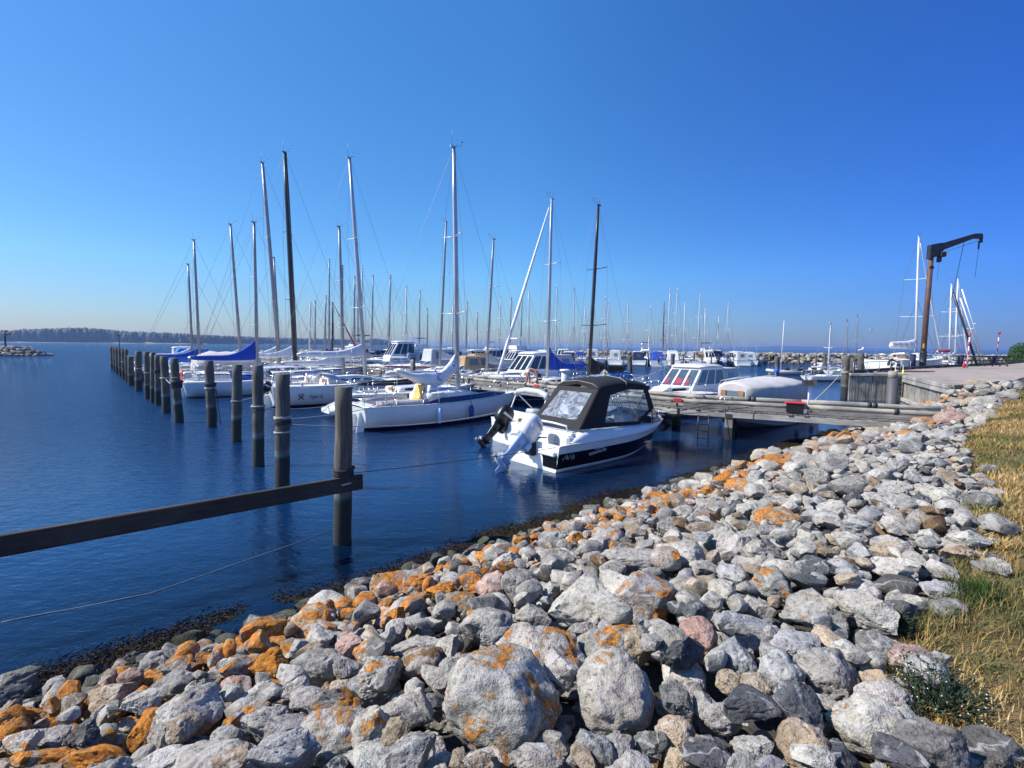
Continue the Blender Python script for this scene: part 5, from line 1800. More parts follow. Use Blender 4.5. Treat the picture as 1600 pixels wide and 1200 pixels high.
# ------------------------------------------------------------------ mooring piles
PILES = [  # base column, base row, top column, top row, width in pixels, label
 (535, 848, 537, 605, 26, 'nearest thick grey mooring pile, with the plank rail fixed across it'),
 (441, 765, 442, 585, 21, 'grey mooring pile with pale rope turns, second from the plank rail end'),
 (404, 728, 403, 571, 16, 'mooring pile with one pale rope ring, third from the plank rail end'),
 (369, 690, 371, 570, 14, 'slim mooring pile standing before the pale blue hull, fourth from the plank rail end'),
 (332, 667, 326, 564, 13, 'leaning mooring pile with dark ropes hanging to the water before the pale blue hull'),
 (280, 660, 272, 560, 12, 'leaning pile with a thick black rope collar left of the pale blue hull'),
 (261, 645, 256, 557, 11, 'broad dark pile joined by a pale line to the pile with the black collar'),
 (247, 633, 246, 555, 8, 'narrow dark pile in front of an equally tall thinner pile'),
 (239, 629, 239, 551, 7, 'thin pile half hidden behind the narrow dark one'),
 (231, 623, 229, 550, 8, 'dark pile beside the orange and white buoy'),
 (217, 611, 216, 549, 9, 'dark pile standing apart in front of a white bow'),
 (205, 602, 204, 557, 8, 'short dark pile with a board nailed on top'),
 (199, 597, 197, 546, 5, 'dark pile just beyond the short one with a board'),
 (194, 592, 192, 545, 5, 'dark far pile, fifth from the outer end of the row'),
 (189, 588, 187, 544, 5, 'dark far pile with a thin stick above it, fourth from the outer end'),
 (184, 584, 182, 543, 5, 'dark far pile, third from the outer end of the row'),
 (180, 580, 178, 542, 4.5, 'dark far pile, second from the outer end of the row'),
 (176, 577, 174, 541, 4.5, 'outermost dark pile of the long row'),
]
def pile(base, top, r, label, group, wraps=(), mat='pile_wood', seed=0, name='mooring_pile', cat='mooring pile'):
    R = random.Random(seed)
    t = thing(name, label, cat, (base.x, base.y, 0), 0, group)
    d = Vector(top) - Vector(base)
    m = MB()
    pts, rr = [], []
    n = 9
    for i in range(n + 1):
        f = i / n
        p = d * f
        p = Vector((p.x, p.y, -1.4 * (1 - f) + d.z * f)) if i == 0 else Vector((p.x, p.y, p.z))
        pts.append(p + Vector((R.uniform(-.01, .01), R.uniform(-.01, .01), 0)) * (0 < i < n))
        rr.append(r * (1.06 - .1 * f) * R.uniform(.975, 1.025))
    m.tube(pts + [pts[-1] + Vector((0, 0, .012))], rr + [rr[-1] * .86], 16)
    m.build('post', MAT[mat], t)
    for (z, turns, mt, rad) in wraps:
        f = z / d.z
        c = d * f
        w = MB()
        k = 14
        pp = [(c.x + (r * 1.05 + rad) * math.cos(2 * math.pi * j / k), c.y + (r * 1.05 + rad) * math.sin(2 * math.pi * j / k), c.z + rad * 2.0 * j / k + R.uniform(-.006, .006)) for j in range(int(k * turns))]
        w.tube(pp, rad, 6)
        if turns > 2: w.lathe([(rad, -rad * 2), (rad * 2.4, 0), (rad, rad * 2)], 8, pp[-1])
        w.build('rope_wrap', MAT[mt], t)
    return t
PILE_TOP = []
for i, (bx, by, tx, ty, w, lab) in enumerate(PILES):
    P = at(bx, by, 0)
    w_ = (P - EYE).dot(FWD)
    r = w * w_ / F_PX / 2
    z = height_at(ty, bx, P)
    top = Vector((P.x, P.y, z))
    dx = (tx - proj(top)[0]) * w_ / F_PX
    top.x += dx
    wr = {0: [(1.16, 3.2, 'rope_dark', .016), (1.0, 1.2, 'rope_pale', .016)], 1: [(1.62, 2.2, 'rope_pale', .014), (1.5, 3.4, 'rope_dark', .014), (1.3, 2.4, 'rope_pale', .011)], 2: [(1.6, 1.6, 'rope_pale', .018), (1.5, 1.2, 'rope_dark', .014)],
          3: [(1.36, 1.2, 'rope_pale', .014)], 4: [(1.5, 2.2, 'rope_pale', .016), (1.6, 3.2, 'rope_dark', .018)], 5: [(1.45, 4.2, 'rope_dark', .03), (1.85, 1.2, 'rope_pale', .012)], 6: [(1.6, 2.2, 'rope_pale', .018)], 7: [(1.7, 3.2, 'rope_dark', .025)]}.get(i, [(1.5, 1.3, 'rope_pale', .02)] if i in (9, 10, 13) else [])
    if r > .26: r = .2
    pile(P, top, r, lab, 'mooring piles in the long row on the left', wr, seed=i)
    PILE_TOP.append((P, top, r))
# ropes hanging from the leaning pile, board on the short one, stick
P, T_, r = PILE_TOP[4]
def line_thing(name, label, pts, rad, mat, sag=0.0, cat='mooring line', group='mooring lines'):
    a, b = Vector(pts[0]), Vector(pts[-1])
    if len(pts) == 2:
        n = 12
        pts = [a.lerp(b, i / n) - Vector((0, 0, sag * 4 * (i / n) * (1 - i / n))) for i in range(n + 1)]
    m = MB()
    m.tube([Vector(p) - a for p in pts], rad, 6)
    o = m.build(name, MAT[mat], None, fix=False)
    o.location = a
    return tag(o, label, cat, group)
for k, (dx, ln) in enumerate(((.16, 1.5), (.24, 1.35), (.34, 1.45))):
    a = Vector((P.x + dx * .8, P.y - .12, 1.62 - .05 * k))
    line_thing('hanging_rope', ('dark loose rope end closest to the leaning pile', 'dark rope hanging between two others at the leaning pile', 'dark rope end hanging furthest out from the leaning pile')[k], [a, a + Vector((.03, 0, -.5)), a + Vector((.05 + .05 * k, 0, -ln))], .014, 'rope_dark', cat='rope', group='ropes hanging from the leaning pile')
P, T_, r = PILE_TOP[11]
m = MB(); m.box((0, 0, 0), (1.1, .3, .06), bev=.01)
o = m.build('board', MAT['grey_plank']); o.location = (P.x + .3, P.y, T_.z + .02); tag(o, 'grey board nailed flat on the short dark pile', 'board')
P, T_, r = PILE_TOP[14]
m = MB(); m.tube([(0, 0, 0), (0, 0, 1.3)], .035, 6); m.box((0, 0, 1.25), (.1, .1, .14))
o = m.build('stick', MAT['plastic_black']); o.location = (P.x, P.y, T_.z - .05); tag(o, 'thin dark stick rising above a far pile', 'stick')
# plank rail across the nearest pile
a, b = at(566, 752, 1.02), at(0, 853, 1.02)
P1, T1, r1 = PILE_TOP[0]
u = (b - a).normalized()
nrm = Vector((-u.y, u.x, 0))
if nrm.dot(EYE - a) < 0: nrm = -nrm
e = b + u * 3.4
t = thing('plank_rail', 'long dark weathered plank rail reaching from the nearest pile out of the picture', 'plank rail', (a.x, a.y, 0))
m = MB(); m.beam(Vector((0, 0, 1.02)), e - a + Vector((0, 0, 1.02)), .075, .25, bev=.01)
o = m.build('plank', MAT['dark_beam'], t)
o.data.transform(Matrix.Rotation(-math.atan2(u.y, u.x), 4, 'Z'))
o.rotation_euler = (0, 0, math.atan2(u.y, u.x))
m = MB()
q = P1 - a
for dz in (-.05, .05):
    pp = q - u * 0 + nrm * .0
    s0 = u * (pp.dot(u)) + Vector((0, 0, 1.02 + dz))
    m.tube([s0 + nrm * .03, s0 + nrm * .05], .014, 8)
m.build('bolt', MAT['rubber'], t)
pile(e - u * .2 + nrm * -.2, e - u * .2 + nrm * -.2 + Vector((0, 0, 2.4)), .17, 'mooring pile carrying the outer end of the plank rail', 'mooring piles in the long row on the left', seed=77)

# ------------------------------------------------------------------ the pier
DZ = 1.06
K1, E1 = Vector((6.2, 18.1, 0)), Vector((13.5, 14.55, 0))
U_M, U_A = Vector((-TY, TX, 0)), (E1 - K1).normalized()
PW = 2.1
N_M = Vector((TX, TY, 0))                         # away from the near edge, main arm
N_A = Vector((-U_A.y, U_A.x, 0))
if N_A.y < 0: N_A = -N_A
ML = 64.0
pier = thing('pier', 'long grey timber pier with pale log rails leading from the shore out between the boats', 'pier', K1)
def loc(v): return Vector(v) - K1
m = MB()
R = random.Random(5)
def deck_boards(p0, u, n, L):
    k = int(L / .155)
    for i in range(k):
        c = p0 + u * ((i + .5) * L / k) + n * (PW / 2 + R.uniform(-.02, .02)) + Vector((0, 0, DZ - .025 + R.uniform(-.004, .004)))
        m.box(loc(c), (L / k - .012, PW + R.uniform(-.04, .06), .05), (0, 0, math.atan2(u.y, u.x)))
deck_boards(K1, U_M, N_M, ML)
La = (E1 - K1).length
deck_boards(K1, U_A, N_A, La + .8)
# wedge where the two arms meet
m.poly_prism([loc(K1 + Vector((0, 0, DZ - .06))), loc(K1 + N_M * PW + Vector((0, 0, DZ - .06))), loc(K1 + N_A * PW + Vector((0, 0, DZ - .06)))], (0, 0, .045))
m.build('deck', MAT['grey_plank'], pier)
def oriented(mb, name, mat, u, parent):
    """build, then give the part its own axes so that the wood grain runs along it"""
    o = mb.build(name, MAT[mat], parent)
    an = math.atan2(u.y, u.x)
    o.data.transform(Matrix.Rotation(-an, 4, 'Z'))
    o.rotation_euler = (0, 0, an)
    return o
def arm(p0, u, n, L, jump):
    for off, lab in ((0.0, 0), (PW, 1)):
        m = MB()
        k = max(1, int(L / 6))
        for i in range(k):
            a, b = p0 + u * (L * i / k + .006) + n * (off + (.05 if off == 0 else -.05)), p0 + u * (L * (i + 1) / k - .006) + n * (off + (.05 if off == 0 else -.05))
            z = Vector((0, 0, DZ - .17))
            m.beam(loc(a + z), loc(b + z), .12, .2, bev=.01)
        oriented(m, 'side_beam', 'grey_beam', u, pier)
    for off in (.16, PW - .16):
        m, low = MB(), MB()
        k = max(1, int(L / 3.4))
        for i in range(k):
            a, b = p0 + u * (L * i / k) + n * off, p0 + u * (L * (i + 1) / k) + n * off
            z = Vector((0, 0, DZ + .25 + R.uniform(-.012, .012)))
            rr = R.uniform(.078, .09)
            pts = [loc(a.lerp(b, f) + z + Vector((0, 0, R.uniform(-.008, .008)))) for f in (0, .25, .5, .75, .995)]
            m.tube(pts, [rr, rr * 1.03, rr, rr * .97, rr * .95], 10)
            # lower timber and blocks
            zl = Vector((0, 0, DZ + .075))
            low.beam(loc(a + u * .1 + zl), loc(b - u * .1 + zl), .14, .13, bev=.012)
            for f in (.12, .88):
                c = a.lerp(b, f)
                low.box(loc(c + Vector((0, 0, DZ + .165))), (.22, .16, .06), (0, 0, math.atan2(u.y, u.x)))
            if R.random() < .55:
                f = R.uniform(.2, .8)
                c = a.lerp(b, f)
                for q in range(R.choice((1, 1, 2))):
                    wr = MB()
                    w = [c + u * (q * .16 - .06) + z, c + u * (q * .16 + .06) + z]
                    wr.tube([loc(p) for p in w], rr * 1.22, 10)
                    wr.build('rubber_sleeve', MAT['rubber'], pier)
        oriented(m, 'log_rail', 'pale_log', u, pier)
        oriented(low, 'lower_timber', 'grey_plank', u, pier)
arm(K1, U_M, N_M, ML, 0)
arm(K1 + U_A * .1, U_A, N_A, La, 0)
def pier_pt(px, off, z=DZ, arm_=1):
    """point of the pier, off metres in from its near edge, that is seen in column px"""
    u, n, L = (U_M, N_M, ML) if arm_ else (U_A, N_A, La)
    lo, hi = 0.0, L
    left = proj(K1 + u * L * .3 + n * off)[0] < proj(K1 + n * off)[0]
    for _ in range(50):
        m_ = .5 * (lo + hi)
        q = K1 + u * m_ + n * off + Vector((0, 0, z))
        if (proj(q)[0] > px) == left: lo = m_
        else: hi = m_
    return K1 + u * lo + n * off
def bent(p, u, n):
    for off in (.14, PW - .14):
        m = MB()
        c = p + n * off
        m.box(loc(c + Vector((0, 0, -.35))), (.27, .27, 2.6), (0, 0, math.atan2(u.y, u.x)), bev=.02)
        o = m.build('support_post', MAT['support_wood'], pier)
    m = MB()
    m.beam(loc(p + n * (-.02) + Vector((0, 0, .84))), loc(p + n * (PW + .02) + Vector((0, 0, .84))), .22, .18, bev=.012)
    m.beam(loc(p + n * .2 + u * .15 + Vector((0, 0, -.1))), loc(p + n * (PW - .2) + u * .15 + Vector((0, 0, .74))), .06, .16)
    m.beam(loc(p + n * .2 + u * .21 + Vector((0, 0, .74))), loc(p + n * (PW - .2) + u * .21 + Vector((0, 0, -.1))), .06, .16)
    m.build('cross_brace', MAT['dark_beam'], pier)
pt = at(1138, 697, 0)
d0 = (pier_pt(1138, .14, 0, 0) - K1).dot(U_A)
bent(K1 + U_A * d0, U_A, N_A)
for i in range(11): bent(K1 + U_M * (1.2 + 5.6 * i), U_M, N_M)
# small things on and at the pier

p = pier_pt(1099, -.12, .5, 0)
t = thing('ladder', 'black ladder hanging under the pier beam over dark water', 'ladder', (p.x, p.y, 0), math.atan2(U_A.y, U_A.x))
m = MB()
for sx in (-.18, .18): m.tube([(sx, 0, DZ - .2), (sx, 0, -.3)], .022, 8)
m.build('rail', MAT['plastic_black'], t)
m = MB()
for z in (.75, .5, .25, 0): m.box((0, 0, z), (.36, .06, .035))
m.build('rung', MAT['plastic_black'], t)
for (px, py, lab) in ((838, 602, 'small red berth plate on the log rail behind the black canopy'), (1048, 622, 'small red berth plate on the near log rail left of the canvas boat'), (705, 590, 'faded red berth plate on the log rail near the rolled white sail')):
    uu, nn_ = (U_A, N_A) if px > 1000 else (U_M, N_M)
    c = pier_pt(px, .055, DZ + .26, 0 if px > 1000 else 1)
    m = MB(); m.box((0, 0, 0), (.3, .03, .12), bev=.006)
    o = m.build('berth_plate', MAT['plastic_red']); o.location = (c.x, c.y, DZ + .26); o.rotation_euler = (0, 0, math.atan2(uu.y, uu.x))
    tag(o, lab, 'berth plate', 'red berth plates')
P = pier_pt(1241, .16, DZ, 0)
t = thing('utility_box', 'grey utility box with a red lid mounted in the near log rail', 'utility box', (P.x, P.y, DZ + .05), math.atan2(U_A.y, U_A.x))
m = MB(); m.box((0, -.05, .16), (.52, .26, .3), bev=.015); m.build('body', MAT['plastic_black'], t)
m = MB(); m.box((0, -.05, .335), (.6, .34, .05), bev=.015); m.build('lid', MAT['plastic_red'], t)
P = pier_pt(1262, .45, DZ, 0)
t = thing('notice_post', 'white post with a tilted brown notice board standing on the pier', 'notice post', (P.x, P.y, DZ), math.atan2(U_A.y, U_A.x))
m = MB(); m.tube([(0, 0, 0), (0, 0, 1.02)], .028, 10); m.build('pole', MAT['mast_white'], t)
m = MB(); m.box((0, -.04, 1.06), (.46, .3, .025), (R_(35), 0, 0), bev=.006); m.build('board', MAT['dark_beam'], t)
m = MB()
for q in range(5): m.box((-.02, -.055 + (q - 2) * .038, 1.079 + (q - 2) * .027), (.3 - .04 * (q % 2), .012, .004), (R_(35), 0, 0))
m.build('faded_lines', MAT['letter_dark'], t)
P = pier_pt(1391, PW + .2, DZ, 0)
zt = height_at(580, 1388, P)
t = thing('sleeved_pile', 'thick pile in a dark grey sleeve with bare wooden top beside the pier', 'mooring pile', (P.x, P.y, 0))
m = MB(); m.tube([(.06, 0, -1.2), (0, 0, zt - .25)], .16, 16); m.build('sleeve', simple('sleeve_grey', (.075, .07, .08), .6, var=.15), t)
m = MB(); m.tube([(0, 0, zt - .26), (-.01, 0, zt)], [.14, .13], 14); m.build('bare_top', MAT['pale_log'], t)
P = pier_pt(882, .6)
t = thing('service_pillar', 'pale grey round service pillar with a flat cap standing on the pier', 'service pillar', (P.x, P.y, DZ))
m = MB(); m.tube([(0, 0, 0), (0, 0, 1.02)], .17, 20); m.build('column', MAT['plastic_grey'], t)
m = MB(); m.lathe([(.17, 0), (.25, .02), (.25, .08), (.2, .11)], 20, (0, 0, 1.02)); m.build('cap', MAT['plastic_white'], t)
for (px, py, lab) in ((944, 595, 'bundle of pale coiled ropes hung on a short pier post beside the black canopy'), (645, 584, 'bundle of pale ropes hung on a pier post beside the tan canopy')):
    P = pier_pt(px, PW - .3)
    t = thing('rope_bundle', lab, 'rope bundle', (P.x, P.y, DZ), 0, 'rope bundles on the pier')
    m = MB(); m.tube([(0, 0, 0), (0, 0, 1.15)], .06, 10); m.build('peg', MAT['pale_log'], t)
    m = MB()
    for q in range(9):
        a = R.uniform(0, 6.28); l = R.uniform(.6, .95)
        cx, cy = math.cos(a) * .1, math.sin(a) * .1
        m.tube([(cx * .4, cy * .4, 1.1), (cx * 1.6, cy * 1.6, 1.0), (cx * 2, cy * 2, 1.05 - l), (cx * 1.2 + .05, cy * 1.2, 1.0 - l), (cx * .9, cy * .9, .95)], .022, 6)
    m.build('coils', MAT['rope_pale'], t)

# inner piles and quay piles
for i, (bx, by, tx, ty, w, lab, wr) in enumerate([
    (985, 597, 984, 555, 7, 'grey pile standing in open water left of the white cabin cruiser', []),
    (1051, 590, 1051, 553, 6, 'grey pile just behind the roof of the white cabin cruiser', []),
    (1213, 605, 1214, 557, 6.5, 'pile with a bright blue rope behind the canvas boat', [(1.35, 3.2, 'rope_blue', .03)]),
    (1319, 622, 1323, 556, 10, 'thick grey pile of the leaning pair left of the quay', [(1.7, 2.2, 'rope_pale', .02)]),
    (1330, 621, 1333, 560, 7, 'thinner pile of the leaning pair left of the quay', []),
    (1343, 620, 1345, 552, 9, 'single pile with a bird on top at the quay corner', []),
    (1289, 585, 1289, 552, 4.5, 'dark pile right of the floating jetty with the inflatable', []),
    (1275, 583, 1275, 555, 2.5, 'thin dark pile beside the floating jetty', []),
    (1248, 585, 1248, 553, 3, 'dark pile in front of the inflatable boat', [])]):
    P = at(bx, by, 0)
    w_ = (P - EYE).dot(FWD)
    z = height_at(ty, bx, P)
    top = Vector((P.x, P.y, z)); top.x += (tx - proj(top)[0]) * w_ / F_PX
    pile(P, top, w * w_ / F_PX / 2, lab, 'piles of the inner basin', wr, seed=40 + i)
    if i == 2:
        q = P + Vector((-.3, -.2, 0))
        line_thing('blue_rope', 'bright blue rope slanting down from a pile behind the canvas boat', [(P.x, P.y - .1, z - .25), (q.x, q.y, .5)], .05, 'rope_blue', 0, 'rope', None)
    if i == 5: BIRD = top.copy()
    if i == 3: PAIR = top.copy()

# ------------------------------------------------------------------ boats of the outer berths (bows to the pier)
def berth(px, s, um, L, x_from=None):
    c = on_row(px, s, 1.5)
    return c - mx(L, um)
def mast_data(px, ytop, pxtop, s, c=None):
    P = cs(on_row(px, s, 1.5), s)
    top = height_at(ytop, px, P)
    x0 = proj((P.x, P.y, top))[0]
    w = (Vector((P.x, P.y, top)) - EYE).dot(FWD)
    # rake: distance aft (along -c for bows at +c) that moves the tip to pxtop
    e = cs(on_row(px, s, 1.5) - 1.0, s, top)
    dpx = proj(e)[0] - x0
    return top, (pxtop - x0) / dpx if abs(dpx) > 1e-6 else 0
OUT = 'boats berthed between the piles and the pier'
# white sailboat with the yellow cushion
L, s, um = 8.6, 18.1, .585
top, aft = mast_data(715, 232, 709, s)
c0 = berth(715, s, um, L)
tb, H = sailboat('sailboat', 'white sailboat with navy side band and a yellow cushion in its cockpit', OUT, cs(c0, s), SHO, L=L, B=2.7, F=.95, hull='white', cover=None, mast='alu', top=top, um=um, aft=aft, mr=.085, cabin=.46, wins=(), wires=.006, stripe=.06)
# navy coaming band along the cabin side, cockpit coaming, cushion, rolled sail on the boom
m = MB()
for sg in (-1, 1):
    lo = [(H.x(u, 1), sg * (H.b(u) * .965), H.zs(u) + .015) for u in [.05 + .8 * i / 16 for i in range(17)]]
    hi = [(H.x(u, 1), sg * (H.b(u) * (.93 - .06 * max(0, (u - .35) / .5))), H.zs(u) + (.05 + .2 * float(smooth01(u, .26, .4)) * (1 - float(smooth01(u, .74, .86))))) for u in [.05 + .8 * i / 16 for i in range(17)]]
    ins = [(x, y - sg * .1, z + .01) for x, y, z in hi]
    n_ = len(lo)
    m.add(lo + hi + ins, [(j, j + 1, n_ + j + 1, n_ + j) for j in range(n_ - 1)] + [(n_ + j, n_ + j + 1, 2 * n_ + j + 1, 2 * n_ + j) for j in range(n_ - 1)], 0)
m.build('side_band', MAT['gelcoat_navy'], tb)
m = MB()
u0, u1 = .07, .33
for sg in (-1, 1):
    m.loft([[(H.x(u, 1), sg * H.b(u) * .6, H.zs(u) - .4), (H.x(u, 1), sg * H.b(u) * .62, H.zs(u) + .2), (H.x(u, 1), sg * H.b(u) * .7, H.zs(u) + .2), (H.x(u, 1), sg * H.b(u) * .75, H.zs(u) + .02)] for u in [lerp(u0, u1, i / 6) for i in range(7)]], closed=False, caps=True)
m.build('coaming', MAT['canvas_grey_brown'], tb)
m = MB(); m.box((H.x(.325, 1), -.12, H.zs(.3) + .25), (.1, .62, 1.0), (0, .35, 0), bev=.04); m.box((H.x(.295, 1), -.12, H.zs(.3) - .22), (.5, .62, .1), bev=.04)
m.build('cushion', MAT['cushion_yellow'], tb)
m = MB(); m.box((H.x(.345, 1), 0, H.zs(.3) + .2), (.06, 1.3, 1.1), (0, .35, 0), bev=.03); m.build('bulkhead', MAT['gelcoat_white'], tb)
m = MB(); m.lathe([(.02, 0), (.26, .02), (.3, .05), (.2, .07)], 16, (H.x(.4, 1), -.72, H.zs(.4) + .36)); m.build('hatch', MAT['deck_white'], tb)
base = Vector((H.x(um, 1), 0, H.zs(um) + .39))
m = MB()
secs = []
R = random.Random(3)
for i in range(15):
    f = i / 14
    x = base.x - .12 - f * 2.9
    zc = base.z + .72 + (.42 * max(0, 1 - f / .28) ** 1.4) - .3 * math.sin(math.pi * min(1, f / .95)) + .15 * f
    hgt = lerp(.4, .2, min(1, f / .25)) * (1 + .75 * math.exp(-((f - .4) / .2) ** 2)) * (1 - .5 * max(0, f - .6) / .4)
    wd = lerp(.16, .2, math.sin(math.pi * f)) * (1 - .4 * max(0, f - .7) / .3)
    secs.append([(x, wd * math.sin(t) * (1 + .18 * math.sin(4 * t + i * 1.3)), zc + hgt * math.cos(t) * (1 + .1 * math.sin(3 * t + i))) for t in [2 * math.pi * j / 18 for j in range(18)]])
m.loft(secs, closed=True, caps=True)
bo = MB(); bo.tube([(base.x - .1, 0, base.z + .75), (base.x - 3.3, 0, base.z + .85)], .055, 8); bo = bo.build('boom', MAT['alu'], tb)
m.build('rolled_sail', MAT['canvas_white'], bo)
m = MB()
for (x, z, rr) in ((base.x - 1.05, base.z + .6, .13), (base.x - 1.2, base.z + .85, .09), (base.x - .35, base.z + 1.15, .09)):
    pts = [(x + rr * math.cos(t) * .8, -.235 + .02 * math.sin(t), z + rr * math.sin(t) * 1.2) for t in [1 + 4.6 * j / 10 for j in range(11)]]
    m.tube(pts, .022, 5)
m.build('sail_emblem', MAT['letter_blue'], bo)
for u in (.36, .56):
    p = Vector((H.x(u, 1), -(H.b(u) + .1), H.zs(u) * .5))
    build_fender(tb, p, 'plastic_blue' if u > .5 else 'gelcoat_pale_blue', .1, .55, (p.x, -H.b(u) + .02, H.zs(u) + .6))
m = MB()
m.box((-.12, -.62, .28), (.3, .05, .95), (0, .18, 0), bev=.02); m.build('rudder_blade', MAT['gelcoat_white'], tb)
m = MB()
for j in range(2):
    x = .9 + j * .35
    m.tube([(H.x(.07 + .05 * j, 1) + .22 * math.cos(t), -H.b(.1) * .6 - .02, H.zs(.1) + .0 + .09 * math.sin(t)) for t in [2 * math.pi * k / 12 for k in range(12)]], .014, 5, closed=True)
m.build('grab_ring', MAT['plastic_black'], tb)

# dark grey open sloop hull behind it
L, s = 7.3, 21.7
c0 = 8.4
tD, H = sailboat('sailboat', 'dark grey hulled boat with white stern platform lying behind the yellow-cushion sailboat', OUT, cs(c0, s), SHO, L=L, B=2.5, F=1.05, hull='dark_grey', cover='canvas_black', mast='mast_dark', top=2.6, um=.52, aft=.0, mr=.05, cabin=.3, spreaders=0, rise=.1, fat=.14, boom_h=.12, wires=.004)
m = MB(); m.loft([[(-.95 + .5 * f, -.5 - .4 * f, .42 + .1 * f), (-.95 + .5 * f, .5 + .4 * f, .42 + .1 * f), (-.95 + .5 * f, .45 + .38 * f, .25), (-.95 + .5 * f, -.45 - .38 * f, .25)] for f in (0, .3, .65, 1, 2)], closed=True, caps=True)
m.build('stern_platform', MAT['gelcoat_white'], tD)

# white sloop with the dark cross mark on the hull
L, s, um = 9.0, 27.2, .62
top, aft = mast_data(571, 252, 546, s)
c0 = berth(571, s, um, L)
tX, H = sailboat('sailboat', 'white sloop with a dark cross mark and a name on its hull', OUT, cs(c0, s), SHO, L=L, B=2.9, F=1.12, hull='white', cover='canvas_white', mast='alu', top=top, um=um, aft=aft, mr=.09, cabin=.46, spray='canvas_grey', ob=R_(35), boom=.42, fat=.2, rise=.75, boom_h=1.15, stripe=.05, seed=4)
u = .2
ydir = lambda x: -(H.b(min(1, x / (L * .9))) + .006)
rot = Matrix(((1, 0, 0), (0, 0, -1), (0, 1, 0)))
m = MB()
x0, z0 = 1.15, .55
for a in (-1, 1):
    m.beam((x0 - .12, ydir(x0 - .12) - .004, z0 - .12 * a), (x0 + .12, ydir(x0 + .12) - .004, z0 + .12 * a), .012, .05)
m.beam((x0 - .12, ydir(x0 - .12) - .012, z0 + .17), (x0 + .12, ydir(x0 + .12) - .012, z0 + .17), .012, .03)
m.build('hull_mark', MAT['letter_dark'], tX)
sl = math.atan2(ydir(2.4) - ydir(1.5), .9)
text_mesh('name_lettering', 'Tiger E', .24, 'letter_dark', tX, (1.5, ydir(1.5) - .012, .48), Matrix.Rotation(sl, 3, 'Z') @ rot, .004, .15)
m = MB()
m.tube([(H.x(.37, 1), -.35, H.zs(.3) + .3), (H.x(.37, 1), -.35, H.zs(.3) + .8)], .03, 6)
m.tube([(H.x(.12, 1), .45 * math.cos(t), H.zs(.1) + .35 + .45 * math.sin(t)) for t in [2 * math.pi * k / 20 for k in range(20)]], .018, 6, closed=True)
m.build('steering_wheel', MAT['steel'], tX)
m = MB(); m.box((-.1, -.5, 1.75), (.06, .55, .4), (0, -.5, 0), bev=.01); m.build('solar_panel', MAT['canvas_navy'], tX)
def lifebuoy(parent, p, mat='plastic_orange', r=.3):
    m = MB(); m.tube([(p[0], p[1] + r * math.cos(t), p[2] + r * math.sin(t)) for t in [2 * math.pi * k / 16 for k in range(16)]], .07, 8, closed=True)
    return m.build('lifebuoy', MAT[mat], parent)
SB = [ # mast base column, top column, top row, s, L, label, options
 (537, 530, 355, 31.6, 9.2, 'white sailboat behind the cross-marked sloop with a sagging grey-white sail cover', dict(cover='canvas_white', um=.6, boom=.42, fat=.17, rise=1.2, mast='alu_dull', seed=5, wires=.006)),
 (402, 397, 347, 35.2, 8.8, 'pale blue hulled sailboat with bright blue sail cover and blue sprayhood', dict(hull='pale_blue', cover='canvas_blue', um=.5, boom=.43, fat=.2, rise=1.5, boom_h=.9, mast='alu_dull', spray='canvas_blue', cabin=.55, seed=6, mr=.08, wins=((.1, .26), (.5, .62)))),
 (462, 445, 240, 39.0, 12.0, 'large yacht with a thick dark mast and bone-white sail cover', dict(cover='canvas_white', um=.58, boom=.36, mast='mast_dark', mr=.15, B=3.5, F=1.25, rise=1.0, seed=7, wires=.009, hull='white_navy')),
 (437, 410, 258, 43.2, 11.5, 'tall yacht with a grey mast and a pale cockpit tent', dict(cover='canvas_white', um=.56, boom=.36, mast='alu_dull', mr=.12, B=3.4, F=1.2, tent='canvas_grey_brown', rise=1.0, seed=8, wires=.009)),
 (377, 360, 352, 47.0, 9.6, 'yacht with a raked thin grey mast and white sail cover beyond the tent', dict(cover='canvas_white', um=.58, mast='alu_dull', mr=.09, seed=9, wires=.008, hull='white_blue')),
 (312, 303, 375, 52.0, 9.2, 'far yacht with a dark blue sail cover and an orange lifebuoy at its stern', dict(cover='canvas_blue', um=.56, mast='alu_dull', mr=.09, seed=10, wires=.009, hull='navy')),
 (301, 294, 413, 56.4, 8.6, 'outermost yacht of the row, with the shortest grey mast', dict(cover='canvas_white', um=.56, mast='alu_dull', mr=.085, seed=11, wires=.009, hull='white')),
]
SBO = []
for (px, pxt, yt, s, L, lab, kw) in SB:
    um = kw.get('um', .56)
    top, aft = mast_data(px, yt, pxt, s)
    c0 = berth(px, s, um, L)
    t, H = sailboat('sailboat', lab, OUT, cs(c0, s), SHO, L=L, top=top, aft=aft, **kw)
    SBO.append((t, H))
lifebuoy(SBO[5][0], (-.1, -.9, 1.5))
lifebuoy(SBO[1][0], (-.02, .8, 1.3))
# motorboats of the outer row
cruiser('motorboat', 'motorboat with a bright light-blue cockpit canopy among the outermost piles', OUT, cs(4.6, 60.5), SHO, 8.5, 2.9, 1.1, 'canopy', 'white', 'canvas_light_blue', 0, 3, roofz=2.9)
cruiser('motorboat', 'old wooden motorboat with dark wheelhouse far out by the piles', OUT, cs(3.6, 65.5), SHO, 8.0, 2.8, 1.1, 'cabin', 'cream', None, 1, 4, roofz=2.7)
P = at(234, 576, 1.2); P = atY(235, 576, 44)
m = MB(); m.lathe([(.05, -.3), (.26, -.18), (.3, 0), (.26, .18), (.08, .32), (.03, .42)], 14)
o = m.build('buoy', MAT['plastic_orange']); o.location = (P.x, P.y, .25); tag(o, 'orange buoy floating beside a dark far pile', 'buoy')

